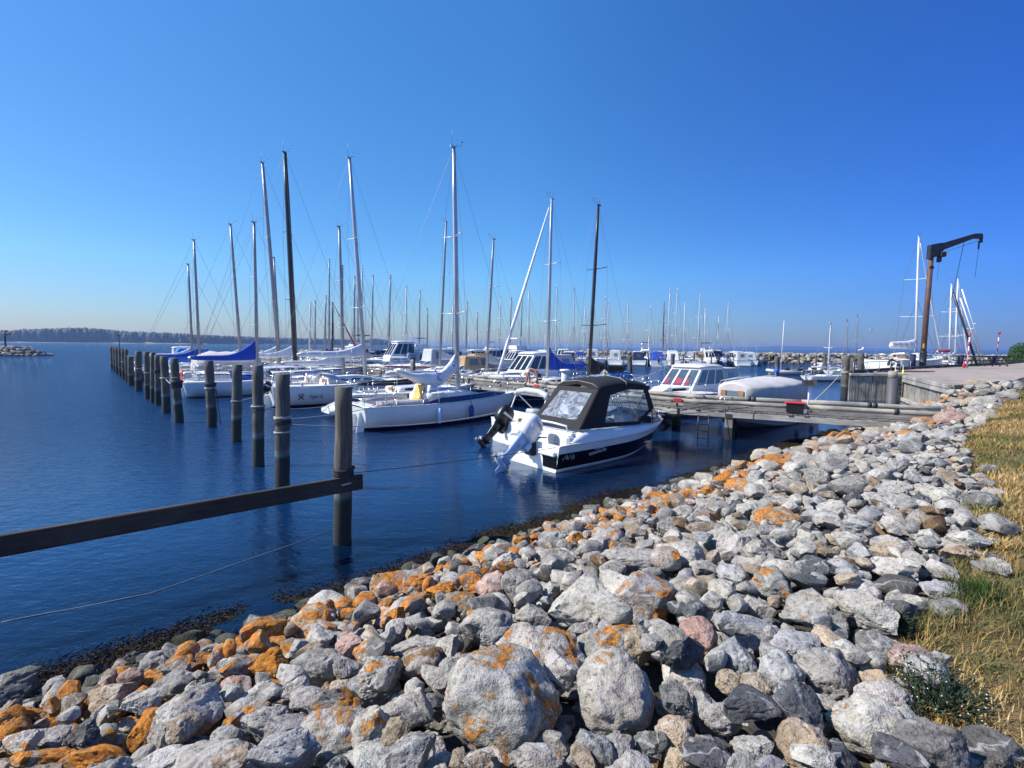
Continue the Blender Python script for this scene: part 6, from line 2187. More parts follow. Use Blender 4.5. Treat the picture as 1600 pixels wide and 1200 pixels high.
# ------------------------------------------------------------------ boats of the inner berths (bows back to the pier)
INN = 'boats berthed on the inner side of the pier'
def inner_sail(px, pxt, yt, s, L, label, um=.57, **kw):
    c = on_row(px, s, 1.5)
    P = cs(c, s)
    top = height_at(yt, px, P)
    x0 = proj((P.x, P.y, top))[0]
    dpx = proj(cs(c + 1, s, top))[0] - x0
    aft = (pxt - x0) / dpx
    return sailboat('sailboat', label, INN, cs(c + mx(L, um), s), SHO + math.pi, L=L, top=top, aft=aft, um=um, **kw)
inner_sail(920, 935, 318, 18.4, 8.4, 'sailboat with a black mast and a big black sail bag', mast='mast_dark', cover='canvas_black', mr=.085, hull='black', seed=12, rise=.8, fat=.3, boom_h=.55)
inner_sail(855, 862, 310, 22.0, 9.0, 'sailboat with a royal blue sail cover and a furled white headsail', cover='canvas_blue', mr=.085, genoa=MAT['canvas_white'], rise=1.7, fat=.26, seed=13, hull='blue', boom_h=.6)
inner_sail(760, 771, 372, 28.4, 8.8, 'sailboat with a thin grey mast and no sail cover beside the white wedge cruiser', cover='canvas_grey', mast='alu_dull', mr=.075, seed=14)
inner_sail(687, 697, 345, 38.2, 9.6, 'sailboat with a thin dark-topped mast behind the rolled white sail', cover='canvas_white', mast='alu_dull', mr=.09, seed=15, hull='white_navy')
cruiser('motorboat', 'white cabin cruiser with red curtains and three front windows behind the pier', INN, cs(26.6, 12.9), SHO + math.pi, 8.3, 2.9, 1.05, 'cabin', 'white_blue', 'canvas_grey', 0, 7, roofz=2.32, wm='window_mid', curtain='curtain_red')
tC, HC_ = cruiser('motorboat', 'boat wholly covered by a pale grey-brown canvas tent beside the approach of the pier', INN, cs(25.7, 9.2), SHO + math.pi, 7.4, 2.6, .78, 'none', 'pale_blue', 'canvas_grey_brown', 0, 8)
for o in list(tC.children):
    if o.name.startswith(('windscreen', 'seat', 'outboard_motor')):
        for ch in list(o.children): bpy.data.objects.remove(ch)
        bpy.data.objects.remove(o)
secs = []
R = random.Random(9)
for i in range(13):
    f = i / 12
    x = lerp(1.5, 6.5, f)
    w = HC_.b(x / 7.4) * .97
    r = 1.2 * (.9 if i in (0, 12) else 1) * (1 - .05 * math.sin(f * math.pi * 4) ** 2) * (1 - .12 * f)
    z = HC_.zs(x / 7.4)
    xx = x + (.15 if i == 0 else -.15 if i == 12 else 0)
    secs.append([(xx, -w, z - .1), (xx, -w * .985, z + r * .79), (xx, -w * .9, z + r * .89), (xx, -w * .45, z + r * 1.0), (xx, 0, z + r * 1.05), (xx, w * .45, z + r * 1.0), (xx, w * .9, z + r * .89), (xx, w * .985, z + r * .79), (xx, w, z - .1)])
m = MB(); m.loft(secs, closed=True, caps=True, smooth=True)
cov = m.build('canvas_tent', MAT['canvas_grey_brown'], tC)
def pane_on(parent, q, mat, name='window'):
    q = [Vector(p) for p in q]
    nr = (q[1] - q[0]).cross(q[3] - q[0]).normalized()
    m = MB(); m.poly_prism([p for p in q], nr * .012); return m.build(name, MAT[mat], parent)
pane_on(cov, [(6.37, -.42, 1.12), (6.37, .42, 1.12), (6.37, .4, 1.58), (6.37, -.4, 1.58)], 'pale_glass')
m = MB()
for sg in (-1, 1): m.box((6.39, sg * .36, 1.35), (.03, .2, .48))
m.build('curtain', MAT['teak'], cov)
def tw(x): return -HC_.b(x / 7.4) * .97 * .99 - .012
pane_on(cov, [(2.9, tw(2.9), 1.15), (4.6, tw(4.6), 1.15), (4.6, tw(4.6), 1.66), (2.9, tw(2.9), 1.66)], 'canvas_mid')
m = MB()
for x in (2.1, 2.75, 4.75, 5.7):
    w = HC_.b(x / 7.4) * .97; z = HC_.zs(x / 7.4)
    m.tube([(x, -w * .985 - .01, z), (x, -w * .985 - .01, z + .9), (x, -w * .9 - .01, z + 1.06), (x, 0, z + 1.27)], .014, 5)
m.build('seam', MAT['canvas_grey'], cov)
cruiser('motorboat', 'white cruiser with a long sloping wedge-shaped foredeck left of the royal blue sail cover', INN, cs(27.2, 25.2), SHO + math.pi, 8.8, 3.0, 1.15, 'cabin', 'white', 'canvas_grey', 0, 9, roofz=2.75)
cruiser('motorboat', 'cruiser with a tan cockpit canopy beside the rope bundle', INN, cs(26.6, 34.2), SHO + math.pi, 7.8, 2.8, 1.05, 'canopy', 'white', 'canvas_tan', 0, 10, roofz=2.6)
cruiser('motorboat', 'cruiser with red window trim and grey canopy behind the tan one', INN, cs(29.0, 43.0), SHO + math.pi, 8.6, 2.9, 1.15, 'canopy', 'white', 'canvas_grey', 0, 11, roofz=3.1, stripe='canvas_red')
cruiser('motorboat', 'low white open boat lying left of the white cabin cruiser', INN, cs(24.6, 15.6), SHO + math.pi, 6.0, 2.2, .7, 'open', 'white', 'canvas_navy', 0, 12)
cruiser('motorboat', 'grey open workboat with a black arch right of the rolled white sail', INN, cs(25.0, 31.4), SHO + math.pi, 6.8, 2.5, .9, 'open', 'grey', 'canvas_black', 0, 13)
cruiser('motorboat', 'white speedboat with a grey screen left of the rope bundle', INN, cs(26.0, 47.5), SHO + math.pi, 7.0, 2.6, 1.0, 'canopy', 'white', 'canvas_white', 1, 14, roofz=2.2)
cruiser('motorboat', 'blue hulled trawler with a white wheelhouse beyond the speedboat', INN, cs(31.5, 53.5), SHO + math.pi, 9.0, 3.1, 1.4, 'cabin', 'blue', None, 1, 15, roofz=3.6)
cruiser('motorboat', 'small blue canopy boat beside the service pillar', INN, cs(27.5, 20.2), SHO + math.pi, 5.8, 2.1, .8, 'canopy', 'blue', 'canvas_light_blue', 0, 16, roofz=1.9)
for k, (s, c, nm) in enumerate(((51, 8.6, 'yacht'), (57.5, 26.5, 'yacht'), (62, 27, 'cruiser'), (66, 28, 'yacht'))):
    if nm == 'yacht': sailboat('sailboat', ('white yacht with furled grey cover among the far berths left of the trawler', 'navy yacht beyond the trawler near the pier end', 'white yacht at the far pier end')[k if k < 2 else 2], INN if c > 20 else OUT, cs(c, s), SHO + (math.pi if c > 20 else 0), L=9, top=11.5 + k, mast='alu_dull', cover='canvas_grey', hull=('white', 'navy', 'white', 'white')[k], lod=1, wires=.01, seed=30 + k)
    else: cruiser('motorboat', 'white flybridge cruiser at the far pier end', INN, cs(c + 2, s), SHO + math.pi, 9.5, 3.2, 1.3, 'fly', 'white', 'canvas_navy', 1, 17, roofz=2.9)

# ------------------------------------------------------------------ far rows across the basin
FAR = 'boats of the far rows'
def far_sail(px, pxt, yt, Y, label, head, **kw):
    q = atY(px, 545, Y)
    P = Vector((q.x, q.y, 0))
    L = kw.pop('L', 9.0)
    um = .56
    top = height_at(yt, px, P)
    d = Vector((math.cos(head), math.sin(head), 0))
    org = P - d * mx(L, um)
    # rake only as far as a real mast may lean
    x0 = proj((P.x, P.y, top))[0]
    dpx = proj(P - d + Vector((0, 0, top)))[0] - x0
    aft = max(-.5, min(.9, (pxt - x0) / dpx)) if abs(dpx) > .5 else .2
    return sailboat('sailboat', label, FAR, org, head, L=L, top=top, aft=aft, um=um, lod=1, mr=kw.pop('mr', .085), wires=kw.pop('wires', .014), **kw)
masts1 = [(483, 485, 472, 66), (491, 493, 470, 70), (507, 509, 462, 64), (519, 520, 473, 58), (553, 554, 432, 62), (564, 566, 415, 72), (559, 559, 440, 80), (580, 583, 430, 76), (607, 610, 430, 66), (633, 635, 447, 72), (655, 656, 454, 78), (728, 730, 472, 84), (745, 746, 488, 90), (780, 782, 463, 84), (796, 799, 465, 76), (813, 816, 463, 88), (826, 826, 455, 74), (667, 668, 482, 88), (706, 708, 476, 80)]
masts2 = [(868, 870, 445, 80), (896, 897, 448, 86), (912, 914, 480, 90), (944, 946, 463, 88), (949, 951, 470, 92), (980, 981, 471, 87), (1014, 1015, 478, 92), (1036, 1037, 472, 88), (1043, 1048, 450, 87), (1055, 1061, 450, 89), (1068, 1068, 473, 93), (1090, 1102, 459, 88), (1100, 1102, 482, 93), (1121, 1123, 495, 94), (1135, 1140, 473, 90)]
covers = ['canvas_navy', 'canvas_white', 'canvas_grey', 'canvas_blue', 'canvas_tan', 'canvas_white', 'canvas_navy']
cword = {'canvas_navy': 'navy', 'canvas_white': 'white', 'canvas_grey': 'grey', 'canvas_blue': 'blue', 'canvas_tan': 'tan'}
hulls = ['white', 'white_blue', 'navy', 'white', 'blue', 'white_navy', 'cream']
hword = {'white': 'white', 'white_blue': 'white', 'navy': 'navy', 'blue': 'blue', 'white_navy': 'white', 'cream': 'cream'}
def ordinal(i, n):
    return ('leftmost' if i == 0 else ORD[i] + ' from left') if i < n - 1 else 'rightmost'
masts1.sort(); masts2.sort()
for row, masts, nm in ((1, masts1, 'the middle far row'), (2, masts2, 'the breakwater row')):
    for i, (px, pxt, yt, Y) in enumerate(masts):
        cv, hu = covers[(i * 3 + row) % 7], hulls[(i * 5 + 2 * row) % 7]
        head = (SHO if (i % 2) else SHO + math.pi) if row == 1 else R_(72 + 7 * math.sin(i * 2.1)) + (0 if i % 3 else math.pi)
        kw = dict(cover=cv, hull=hu, mast=('alu_dull' if (i % 3) else 'mast_white') if row == 1 else ('mast_dark' if px in (1036,) else 'mast_white'), seed=60 + i + 20 * row, rise=.7, spreaders=1 + i % 2, L=8.2 + (i % 3) * .8)
        if px == 519: kw['genoa'] = MAT['canvas_red']; kw['mast'] = 'mast_dark'
        if i % 4 == 1: kw['spray'] = 'canvas_navy'
        far_sail(px, pxt, yt, Y, '%s sailboat with %s cover, %s mast in %s' % (hword[hu], cword[cv], ordinal(i, len(masts)), nm), head, **kw)
mot = [(640, 70, 'fly'), (560, 84, 'cabin'), (525, 74, 'cabin'), (500, 88, 'canopy'), (712, 92, 'cabin'), (748, 70, 'cabin'), (775, 92, 'fly'), (822, 66, 'fly'), (845, 92, 'cabin'), (880, 78, 'cabin'), (905, 84, 'canopy'), (925, 88, 'cabin'), (938, 84, 'open'), (962, 86, 'cabin'), (972, 90, 'canopy'), (996, 86, 'cabin'), (1008, 89, 'fly'), (1024, 86, 'canopy'), (1031, 90, 'cabin'), (1050, 85, 'cabin'), (1077, 87, 'canopy'), (1086, 90, 'cabin'), (1108, 87, 'fly'), (1118, 91, 'cabin'), (1130, 88, 'canopy'), (1148, 88, 'cabin'), (1160, 90, 'open'), (1170, 91, 'cabin'), (1180, 93, 'open')]
mot += [(595, 62, 'canopy'), (618, 66, 'cabin'), (668, 60, 'cabin'), (700, 66, 'cabin'), (733, 62, 'canopy'), (762, 70, 'cabin'), (803, 64, 'cabin'), (860, 66, 'cabin'), (892, 72, 'cabin')]
mot.sort()
sw = {'fly': 'flybridge cruiser', 'cabin': 'cabin motorboat', 'canopy': 'canopied motorboat', 'open': 'open boat'}
for i, (px, Y, st) in enumerate(mot):
    cv = ['canvas_white', 'canvas_navy', 'canvas_grey', 'canvas_blue', 'canvas_tan', 'canvas_grey', 'canvas_navy'][(i * 2) % 7]
    hu = ['white', 'white_blue', 'white', 'white_navy', 'white', 'navy', 'white'][(i * 3) % 7]
    q = atY(px, 545, Y)
    front = px > 870
    head = R_(80 + 9 * math.sin(i * 1.7)) + (math.pi if i % 2 else 0) if front else SHO + (math.pi if i % 2 else 0)
    L = 6.8 + (i % 4) * .6
    d = Vector((math.cos(head), math.sin(head), 0))
    where = 'before the breakwater' if front else 'in the middle row'
    cruiser('motorboat', '%s %s with %s cloth %s, %s far motorboat' % (hword[hu], sw[st], cword[cv], where, 'leftmost' if i == 0 else 'rightmost' if i == len(mot) - 1 else (ORD[i] if i > 0 else '') if i < 20 else ('%dth' % (i + 1)).replace('21th', 'twenty-first').replace('22th', 'twenty-second').replace('23th', 'twenty-third').replace('24th', 'twenty-fourth').replace('25th', 'twenty-fifth').replace('26th', 'twenty-sixth').replace('27th', 'twenty-seventh').replace('28th', 'twenty-eighth').replace('29th', 'twenty-ninth').replace('30th', 'thirtieth').replace('31th', 'thirty-first').replace('32th', 'thirty-second').replace('33th', 'thirty-third').replace('34th', 'thirty-fourth').replace('35th', 'thirty-fifth').replace('36th', 'thirty-sixth').replace('37th', 'thirty-seventh').replace('38th', 'thirty-eighth')), FAR, Vector((q.x, q.y, 0)) - d * L * .5, head, L, 2.6 + .1 * (i % 3), 1.0 + .1 * (i % 2), st, hu, cv, 1, 100 + i, roofz=2.4 + .15 * (i % 3))
fp = [(888, 84), (903, 84), (948, 84), (965, 84), (982, 84), (997, 84), (1013, 84), (1027, 84), (1041, 84), (1068, 84), (1085, 84), (1098, 84), (1112, 84), (1124, 85), (1137, 85), (1147, 86), (1157, 87), (1176, 89), (1186, 91), (1196, 93), (1204, 95)]
for i, (px, Y) in enumerate(fp):
    q = atY(px, 545, Y)
    pile(Vector((q.x, q.y, 0)), Vector((q.x + .03, q.y, 2.05)), .12, 'thin dark berth pile before the far boats, %s of the line' % ordinal(i, len(fp)).replace('twentieth from left', 'next to last'), 'dark berth piles of the far row', seed=200 + i, mat='dark_beam', name='berth_pile')
# pontoon with inflatable
P = at(1262, 583, 0)
t = thing('floating_jetty', 'low floating jetty with the inflatable boat moored at it', 'floating jetty', P, R_(8))
m = MB()
for k in range(4): m.box((k * 2.6 - 2, 0, .28), (2.5, 1.1, .3), bev=.02)
m.build('deck', MAT['grey_plank'], t)
m = MB()
for k in range(4): m.box((k * 2.6 - 2, 0, .0), (2.2, .9, .3))
m.build('float', MAT['plastic_black'], t)
def inflatable(P, head, L, label, tubes, motor):
    t = thing('inflatable_boat', label, 'inflatable boat', P, head, 'small boats at the floating jetty')
    m = MB()
    pts = [(0, .6, .35), (L * .6, .6, .38), (L * .85, .42, .45), (L, 0, .55), (L * .85, -.42, .45), (L * .6, -.6, .38), (0, -.6, .35)]
    m.tube(pts, [.16, .22, .21, .19, .21, .22, .16], 12); m.build('tube', MAT[tubes], t)
    m = MB(); m.loft([[(x, -.5 * w, .22), (x, .5 * w, .22), (x, 0, -.1)] for x, w in ((.1, 1), (L * .6, 1), (L * .95, .15))]); m.build('floor', MAT['canvas_grey'], t)
    m = MB(); m.box((.12, 0, .4), (.06, 1.0, .5)); m.build('transom', MAT['canvas_black'], t)
    m = MB(); m.box((L * .4, 0, .6), (.5, .5, .55), bev=.08); m.build('console', MAT['plastic_black'], t)
    if motor: build_outboard(t, (.05, 0, .5), R_(20), k=.9)
    return t
inflatable(at(1250, 586, 0) , R_(170), 3.8, 'inflatable boat with a black outboard at the floating jetty', 'canvas_grey', True)
cruiser('motorboat', 'small pale covered boat right of the inflatable at the floating jetty', 'small boats at the floating jetty', at(1272, 582, 0), R_(20), 4.6, 1.9, .6, 'canopy', 'white', 'canvas_grey_brown', 1, 51, roofz=1.55)

# ------------------------------------------------------------------ breakwaters
def breakwater(name, label, pts, h, w, n, seed):
    """rubble mound along a line: stones heaped on a trapezoid"""
    R = np.random.default_rng(seed)
    t = thing(name, label, 'breakwater', pts[0], 0, 'stone breakwaters')
    VV, FF, T, off = [], [], [], 0
    segs = [(Vector(pts[i]), Vector(pts[i + 1])) for i in range(len(pts) - 1)]
    tot = sum((b - a).length for a, b in segs)
    for k in range(n):
        d = R.uniform(0, tot)
        for a, b in segs:
            if d <= (b - a).length: break
            d -= (b - a).length
        u = (b - a).normalized()
        nn_ = Vector((-u.y, u.x, 0))
        v = R.uniform(-1, 1)
        taper = min(1, (tot - d if name else 1) / 1.0)
        e = min(1, min((Vector(pts[0]) - (a + u * d)).length, (Vector(pts[-1]) - (a + u * d)).length) / (h * 2.2) + .15)
        z = h * e * min(1, (1 - abs(v)) * 1.6) - R.uniform(0, .25)
        r = R.uniform(.35, .75)
        V, F_ = SHAPES2[R.integers(0, 20)]
        th = R.uniform(0, 6.28)
        P = V * np.array([r, r * R.uniform(.7, 1), r * R.uniform(.5, .8)])
        P = P @ np.array(Euler((R.uniform(-.4, .4), R.uniform(-.4, .4), th)).to_matrix()).T
        q = a + u * d + nn_ * (v * w) - Vector(pts[0])
        P = P + np.array([q.x, q.y, z - .1])
        VV.append(P); FF.append(F_ + off); off += len(P)
        tt = np.array([(.3, .27, .22), (.38, .33, .26), (.2, .19, .17), (.42, .38, .32)][R.integers(0, 4)]) * R.uniform(.8, 1.15)
        T.append(np.tile(tt, (len(P), 1)))
    T = np.concatenate(T)
    o = np_mesh('stones', np.concatenate(VV), np.concatenate(FF), MAT['stone_rubble'], t, attrs={'tint': T, 'lichen': np.zeros(len(T)), 'shift': np.zeros_like(T)})
    kind(o, 'stuff')
    m = MB()
    for a, b in segs:
        u = (b - a).normalized(); nn_ = Vector((-u.y, u.x, 0))
        sec = lambda p: [p + nn_ * w - Vector(pts[0]) + Vector((0, 0, -.6)), p + nn_ * w * .4 - Vector(pts[0]) + Vector((0, 0, h * .55)), p - nn_ * w * .4 - Vector(pts[0]) + Vector((0, 0, h * .55)), p - nn_ * w - Vector(pts[0]) + Vector((0, 0, -.6))]
        m.loft([sec(a + u * min(3, (b - a).length * .1)), sec(b - u * min(3, (b - a).length * .1))], smooth=False)
    m.build('core', MAT['concrete'], t)
    return t
a, b, c_ = atY(860, 545, 112), atY(1210, 545, 108), atY(1600, 545, 112)
breakwater('breakwater', 'pale stone breakwater closing the basin behind the far boats', [Vector((p.x, p.y, 0)) for p in (a, b, c_, atY(1760, 545, 120))], 2.1, 3.2, 2300, 4)
a, b = atY(-150, 545, 108), atY(68, 545, 112)
breakwater('breakwater', 'dark stone breakwater head at the harbour mouth with a mark post', [Vector((a.x, a.y, 0)), Vector((b.x, b.y, 0))], 1.9, 3.0, 700, 5)
a, b = atY(395, 545, 118), atY(560, 545, 124)
breakwater('breakwater', 'low dark breakwater glimpsed between the masts of the large yachts', [Vector((a.x, a.y, 0)), Vector((b.x, b.y, 0))], 1.5, 2.6, 450, 6)
P = atY(9, 545, 110)
t = thing('harbour_mark', 'dark harbour mark post with small boards on the breakwater head', 'harbour mark', (P.x, P.y, 1.2))
m = MB(); m.tube([(0, 0, 0), (0, 0, 4.4)], .16, 8); m.build('pole', MAT['plastic_black'], t)
m = MB(); m.box((0, 0, 4.3), (1.6, .1, .35)); m.box((.7, 0, 3.6), (1.0, .1, .3)); m.build('board', MAT['crane_dark'], t)

# ------------------------------------------------------------------ the black and white motorboat with the black canopy
HA = R_(39)
hx, hy = math.cos(HA), math.sin(HA)
corner = at(869, 740, 0)
LA, BA = 6.1, 2.3
posA = corner + Vector((-hy, hx, 0)) * (BA / 2 * .84)
tA = thing('motorboat', 'black and white motorboat with black canopy, clear windows and raised white outboard', 'motorboat', posA, HA, OUT)
H = MotorHull(LA, BA, .74, .3, .08, .12)
build_motor_hull(H, [.1, .12, .68, .71, 1.0], [0, 0, 1, 0, 0], [MAT['gelcoat_white'], MAT['gelcoat_black'], MAT['gelcoat_white']], tA, 26)
# white upper moulding: flared topside, side decks, coaming
def wide(u): return H.b(u)
m = MB()
for sg in (-1, 1):
    secs = []
    for i in range(21):
        u = lerp(.085, .99, i / 20)
        r = float(smooth01(u, .07, .17))
        b, z, x = H.b(u), H.zs(u), H.x(u, 1)
        top = z + .24 * r * (1 - .75 * max(0, (u - .3) / .7) ** 1.1)
        inn = min(b * .9, .27)
        secs.append([(x, sg * (b + .004), z - .03), (x, sg * (b - .02), z + (top - z) * .55), (x, sg * (b - .07), top), (x, sg * max(.0, b - inn), top + .015), (x, sg * max(.0, b - inn - .01), z - .3)])
    m.loft(secs, closed=False, caps=False)
m.build('upper_moulding', MAT['gelcoat_white'], tA)
m = MB()
secs = []
for i in range(12):
    u = lerp(.7, .995, i / 11)
    b, z, x = max(.02, H.b(u) - .2 * (1 - (u - .7) / .3)), H.zs(u) + .24 * (1 - .75 * max(0, (u - .3) / .7) ** 1.1), H.x(u, 1)
    secs.append([(x, -b, z), (x, -b * .6, z + .1 * b + .03), (x, 0, z + .13 * b + .05), (x, b * .6, z + .1 * b + .03), (x, b, z)])
m.loft(secs, closed=False, caps=True); m.build('foredeck', MAT['deck_white'], tA)
# stern: swim platforms either side of the motor well, inner transom wall, cockpit sole
m = MB()
for sg in (-1, 1):
    m.box((.2, sg * .66, .5), (.62, .62, .14), bev=.03)
    m.box((.55, sg * .8, .72), (.3, .36, .42), bev=.06)
m.box((.62, 0, .62), (.12, 1.9, .75), bev=.03)
m.box((.3, 0, .3), (.5, 1.7, .24), bev=.03)
m.box((2.4, 0, .34), (3.6, 1.7, .04))
m.build('stern_moulding', MAT['gelcoat_white'], tA)
m = MB()
m.box((.555, -.42, .72), (.02, .24, .2), bev=.01); m.box((.555, .42, .72), (.02, .2, .16), bev=.01); m.build('locker_lid', MAT['canvas_grey'], tA)
m = MB(); m.box((-.012, -.72, .29), (.02, .52, .36), bev=.008); m.build('transom_panel', MAT['gelcoat_black'], tA)
m = MB()
for y in (-.7, -.62, .3): m.box((.548, y, .86), (.02, .03, .07))
for sg in (-1, 1): m.tube([(.1, sg * .9, .6), (.16, sg * .9, .66), (.24, sg * .9, .66), (.3, sg * .9, .6)], .016, 6)
m.box((.55, -.75, .66), (.03, .06, .08)); m.build('fittings', MAT['plastic_black'], tA)
m = MB(); m.tube([(.6, -.78, .98), (.56, -.76, 1.16), (.5, -.3, 1.2), (.5, .3, 1.2), (.56, .6, 1.16), (.6, .62, .98)], .03, 8); m.build('stern_bar', MAT['gelcoat_white'], tA)
m = MB()
for sg in (-1, 1):
    m.box((3.4, sg * .5, .72), (.5, .5, .5), bev=.08); m.box((3.18, sg * .5, 1.02), (.14, .5, .55), (0, -.15, 0), bev=.06)
m.box((.85, 0, .72), (.34, 1.6, .5), bev=.07); m.build('seat', MAT['canvas_grey'], tA)
m = MB(); m.box((4.2, -.5, .9), (.4, .6, .45), bev=.08); m.build('dashboard', MAT['plastic_black'], tA)
# windscreen of two side panes and a split front
def panel(parent, name, outer, inner, th, fmat, pmat, pname='pane'):
    o = [Vector(p) for p in outer]; i_ = [Vector(p) for p in inner]
    nr = (o[1] - o[0]).cross(o[-1] - o[0]).normalized()
    m = MB(); m.ring(o, i_, nr * th)
    fr = m.build(name, MAT[fmat], parent)
    if pmat:
        m = MB(); m.add([p + nr * th * .5 for p in i_], [tuple(range(len(i_)))])
        m.build(pname, MAT[pmat], fr, fix=False)
    return fr
def inset(pts, k):
    c = sum((Vector(p) for p in pts), Vector()) / len(pts)
    return [Vector(p).lerp(c, k) for p in pts]
gz = lambda x: H.zs(x / LA) + .24 * (1 - .75 * max(0, (x / LA - .3) / .7) ** 1.1)
def fx(x): return .85 + (x - .62) * 1.54 if x < 2.75 else 4.13 + (x - 2.75) * .78
def cx(q): return [(fx(p[0]), p[1] * 1.15, p[2]) for p in q]
def gz2(x): return gz(fx(x))
for sg in (-1, 1):
    q = [(2.75, sg * .84, gz2(2.75)), (3.75, sg * .62, gz2(3.75) + .02), (3.25, sg * .58, gz2(3.2) + .5), (2.75, sg * .8, gz2(2.75) + .52)]
    if sg > 0: q = q[::-1]
    q = cx(q)
    panel(tA, 'windscreen_side', q, inset(q, .09), .02, 'plastic_black', 'boat_glass')
    q = [(3.77, sg * .6, gz2(3.75) + .04), (3.9, sg * .02, gz2(3.9) + .07), (3.35, sg * .02, gz2(3.2) + .56), (3.27, sg * .57, gz2(3.2) + .5)]
    if sg > 0: q = q[::-1]
    q = cx(q)
    panel(tA, 'windscreen_front', q, inset(q, .08), .02, 'plastic_black', 'boat_glass')
# canopy: aft panel, two side panels, roof
zr = 2.2
Z0 = 1.06
aftp = [(.62, -.84, Z0), (.62, .84, Z0), (1.22, .7, zr - .1), (1.22, -.7, zr - .1)]
aftw = [(.72, -.6, Z0 + .2), (.72, .66, Z0 + .2), (1.16, .56, zr - .22), (1.16, -.56, zr - .22)]
can = MB()
panel_parts = []
cb = MB()
def strip_ring(mb, o, i_, th):
    o = [Vector(p) for p in o]; i_ = [Vector(p) for p in i_]
    nr = (o[1] - o[0]).cross(o[-1] - o[0]).normalized()
    mb.ring(o, i_, nr * th)
    return nr
aftp, aftw = cx(aftp), cx(aftw)
strip_ring(cb, aftp, aftw, -.02)
sidew_all = []
for sg in (-1, 1):
    o = [(.62, sg * .84, Z0), (2.3, sg * .86, gz2(2.3) + .02), (2.78, sg * .85, gz2(2.75) + .5), (2.62, sg * .74, zr - .12), (2.0, sg * .735, zr - .02), (1.22, sg * .7, zr - .1)]
    w = [(1.28, sg * .835, Z0 + .1), (2.24, sg * .855, gz2(2.3) + .12), (2.62, sg * .845, gz2(2.75) + .46), (2.5, sg * .765, zr - .22), (2.0, sg * .75, zr - .16), (1.5, sg * .735, zr - .3)]
    if sg > 0: o, w = o[::-1], w[::-1]
    o, w = cx(o), cx(w)
    strip_ring(cb, o, w, .02)
    sidew_all.append(w)
secs = []
for i in range(13):
    f = i / 12
    x = fx(lerp(1.2, 2.72, f))
    w = lerp(.715, .75, f) * 1.15
    zz = zr - .1 + .12 * math.sin(math.pi * min(1, f * 1.05)) ** .8 - .04 * f
    if i == 12: zz = zr - .16
    secs.append([(x, -w, zz - .05), (x, -w * .97, zz + .03), (x, -w * .7, zz + .13), (x, 0, zz + .19), (x, w * .7, zz + .13), (x, w * .97, zz + .03), (x, w, zz - .05), (x, w * .9, zz - .04), (x, 0, zz + .1), (x, -w * .9, zz - .04)])
cb.loft(secs, closed=True, caps=True)
cano = cb.build('canopy', MAT['canvas_black'], tA)
m = MB()
for x, f in ((1.98, .52),):
    w = .74
    x, w = fx(x), w * 1.15
    m.tube([(x, -w - .01, zr - .08), (x, -w * .97 - .01, zr + .06), (x, -w * .7, zr + .165), (x, 0, zr + .225), (x, w * .7, zr + .165), (x, w * .97 + .01, zr + .06)], .008, 5)
m.tube(cx([(1.2, -.7, zr - .06), (1.2, -.5, zr + .04), (1.2, 0, zr + .1), (1.2, .5, zr + .04), (1.2, .7, zr - .06)]), .006, 5)
m.build('seam', MAT['rope_pale'], cano)
m = MB(); m.add([Vector(p) for p in aftw], [(0, 1, 2, 3)]); m.build('clear_window', MAT['clear_vinyl'], cano, fix=False)
for w in sidew_all:
    m = MB(); m.add([Vector(p) for p in w], [tuple(range(len(w)))]); m.build('clear_window', MAT['pale_glass'], cano, fix=False)
m = MB()
for sg in (-1, 1):
    m.tube(cx([(2.2, sg * .8, gz2(2.2)), (1.95, sg * .72, zr - .05)]), .014, 6); m.tube(cx([(2.2, sg * .8, gz2(2.2)), (2.6, sg * .72, zr - .1)]), .014, 6)
    m.tube(cx([(2.0, sg * .78, Z0), (1.4, sg * .68, zr - .12)]), .012, 6)
m.build('canopy_frame', MAT['alu'], tA)
# steel bow rail, cleats, anchor roller
m = MB()
for sg in (-1, 1):
    us = [.74, .8, .87, .94, .985]
    top = [Vector((H.x(u, 1), sg * max(.08, H.b(u) - .12), gz(u * LA) + (.28 if 0 < i else .04))) for i, u in enumerate(us)]
    m.tube(top, .013, 6)
    for u in (.8, .87, .94): m.tube([(H.x(u, 1), sg * max(.08, H.b(u) - .1), gz(u * LA)), (H.x(u, 1), sg * max(.08, H.b(u) - .12), gz(u * LA) + .28)], .012, 6)
m.build('bow_rail', MAT['steel'], tA)
m = MB(); m.box((LA * .99, 0, gz(LA) + .05), (.3, .1, .07), bev=.02); m.build('anchor_roller', MAT['steel'], tA)
sA = lambda x: math.atan2(-(H.b((x + .5) / LA) - H.b(x / LA)), .5)
def on_black(x, z): return -(H.b(x / (LA * .97)) * (.975 - .0) + .012)
rotT = Matrix.Rotation(0.035, 3, 'Z') @ Matrix.Rotation(-.06, 3, 'Y') @ Matrix(((1, 0, 0), (0, 0, -1), (0, 1, 0)))
text_mesh('name_lettering', 'OCEANMASTER', .105, 'letter_white', tA, (1.05, -(H.b(.25) + .006), .36), rotT, .003)
m = MB()
pts = [(1.28 + .05 * k, -(H.b(.27) + .012), .5 + .016 * math.sin(k * 1.7) + .003 * k) for k in range(9)]
m.tube(pts, .007, 4); m.build('wave_emblem', MAT['letter_white'], tA)
m = MB()                                   # salt streaks and scuffs on the black stern quarter, a row of white studs
R = random.Random(8)
for k in range(9):
    x = .14 + k * .05 + R.uniform(-.015, .015)
    m.box((x, -(H.b(x / LA) + .004), .46 - R.uniform(.03, .09)), (.014, .006, R.uniform(.06, .16)))
for k in range(16):
    x = .85 + k * .085
    m.box((x, -(H.b(x / LA) + .006), .545 + .012 * k), (.03, .006, .014))
m.build('salt_scuffs_studs', MAT['rope_pale'], tA)
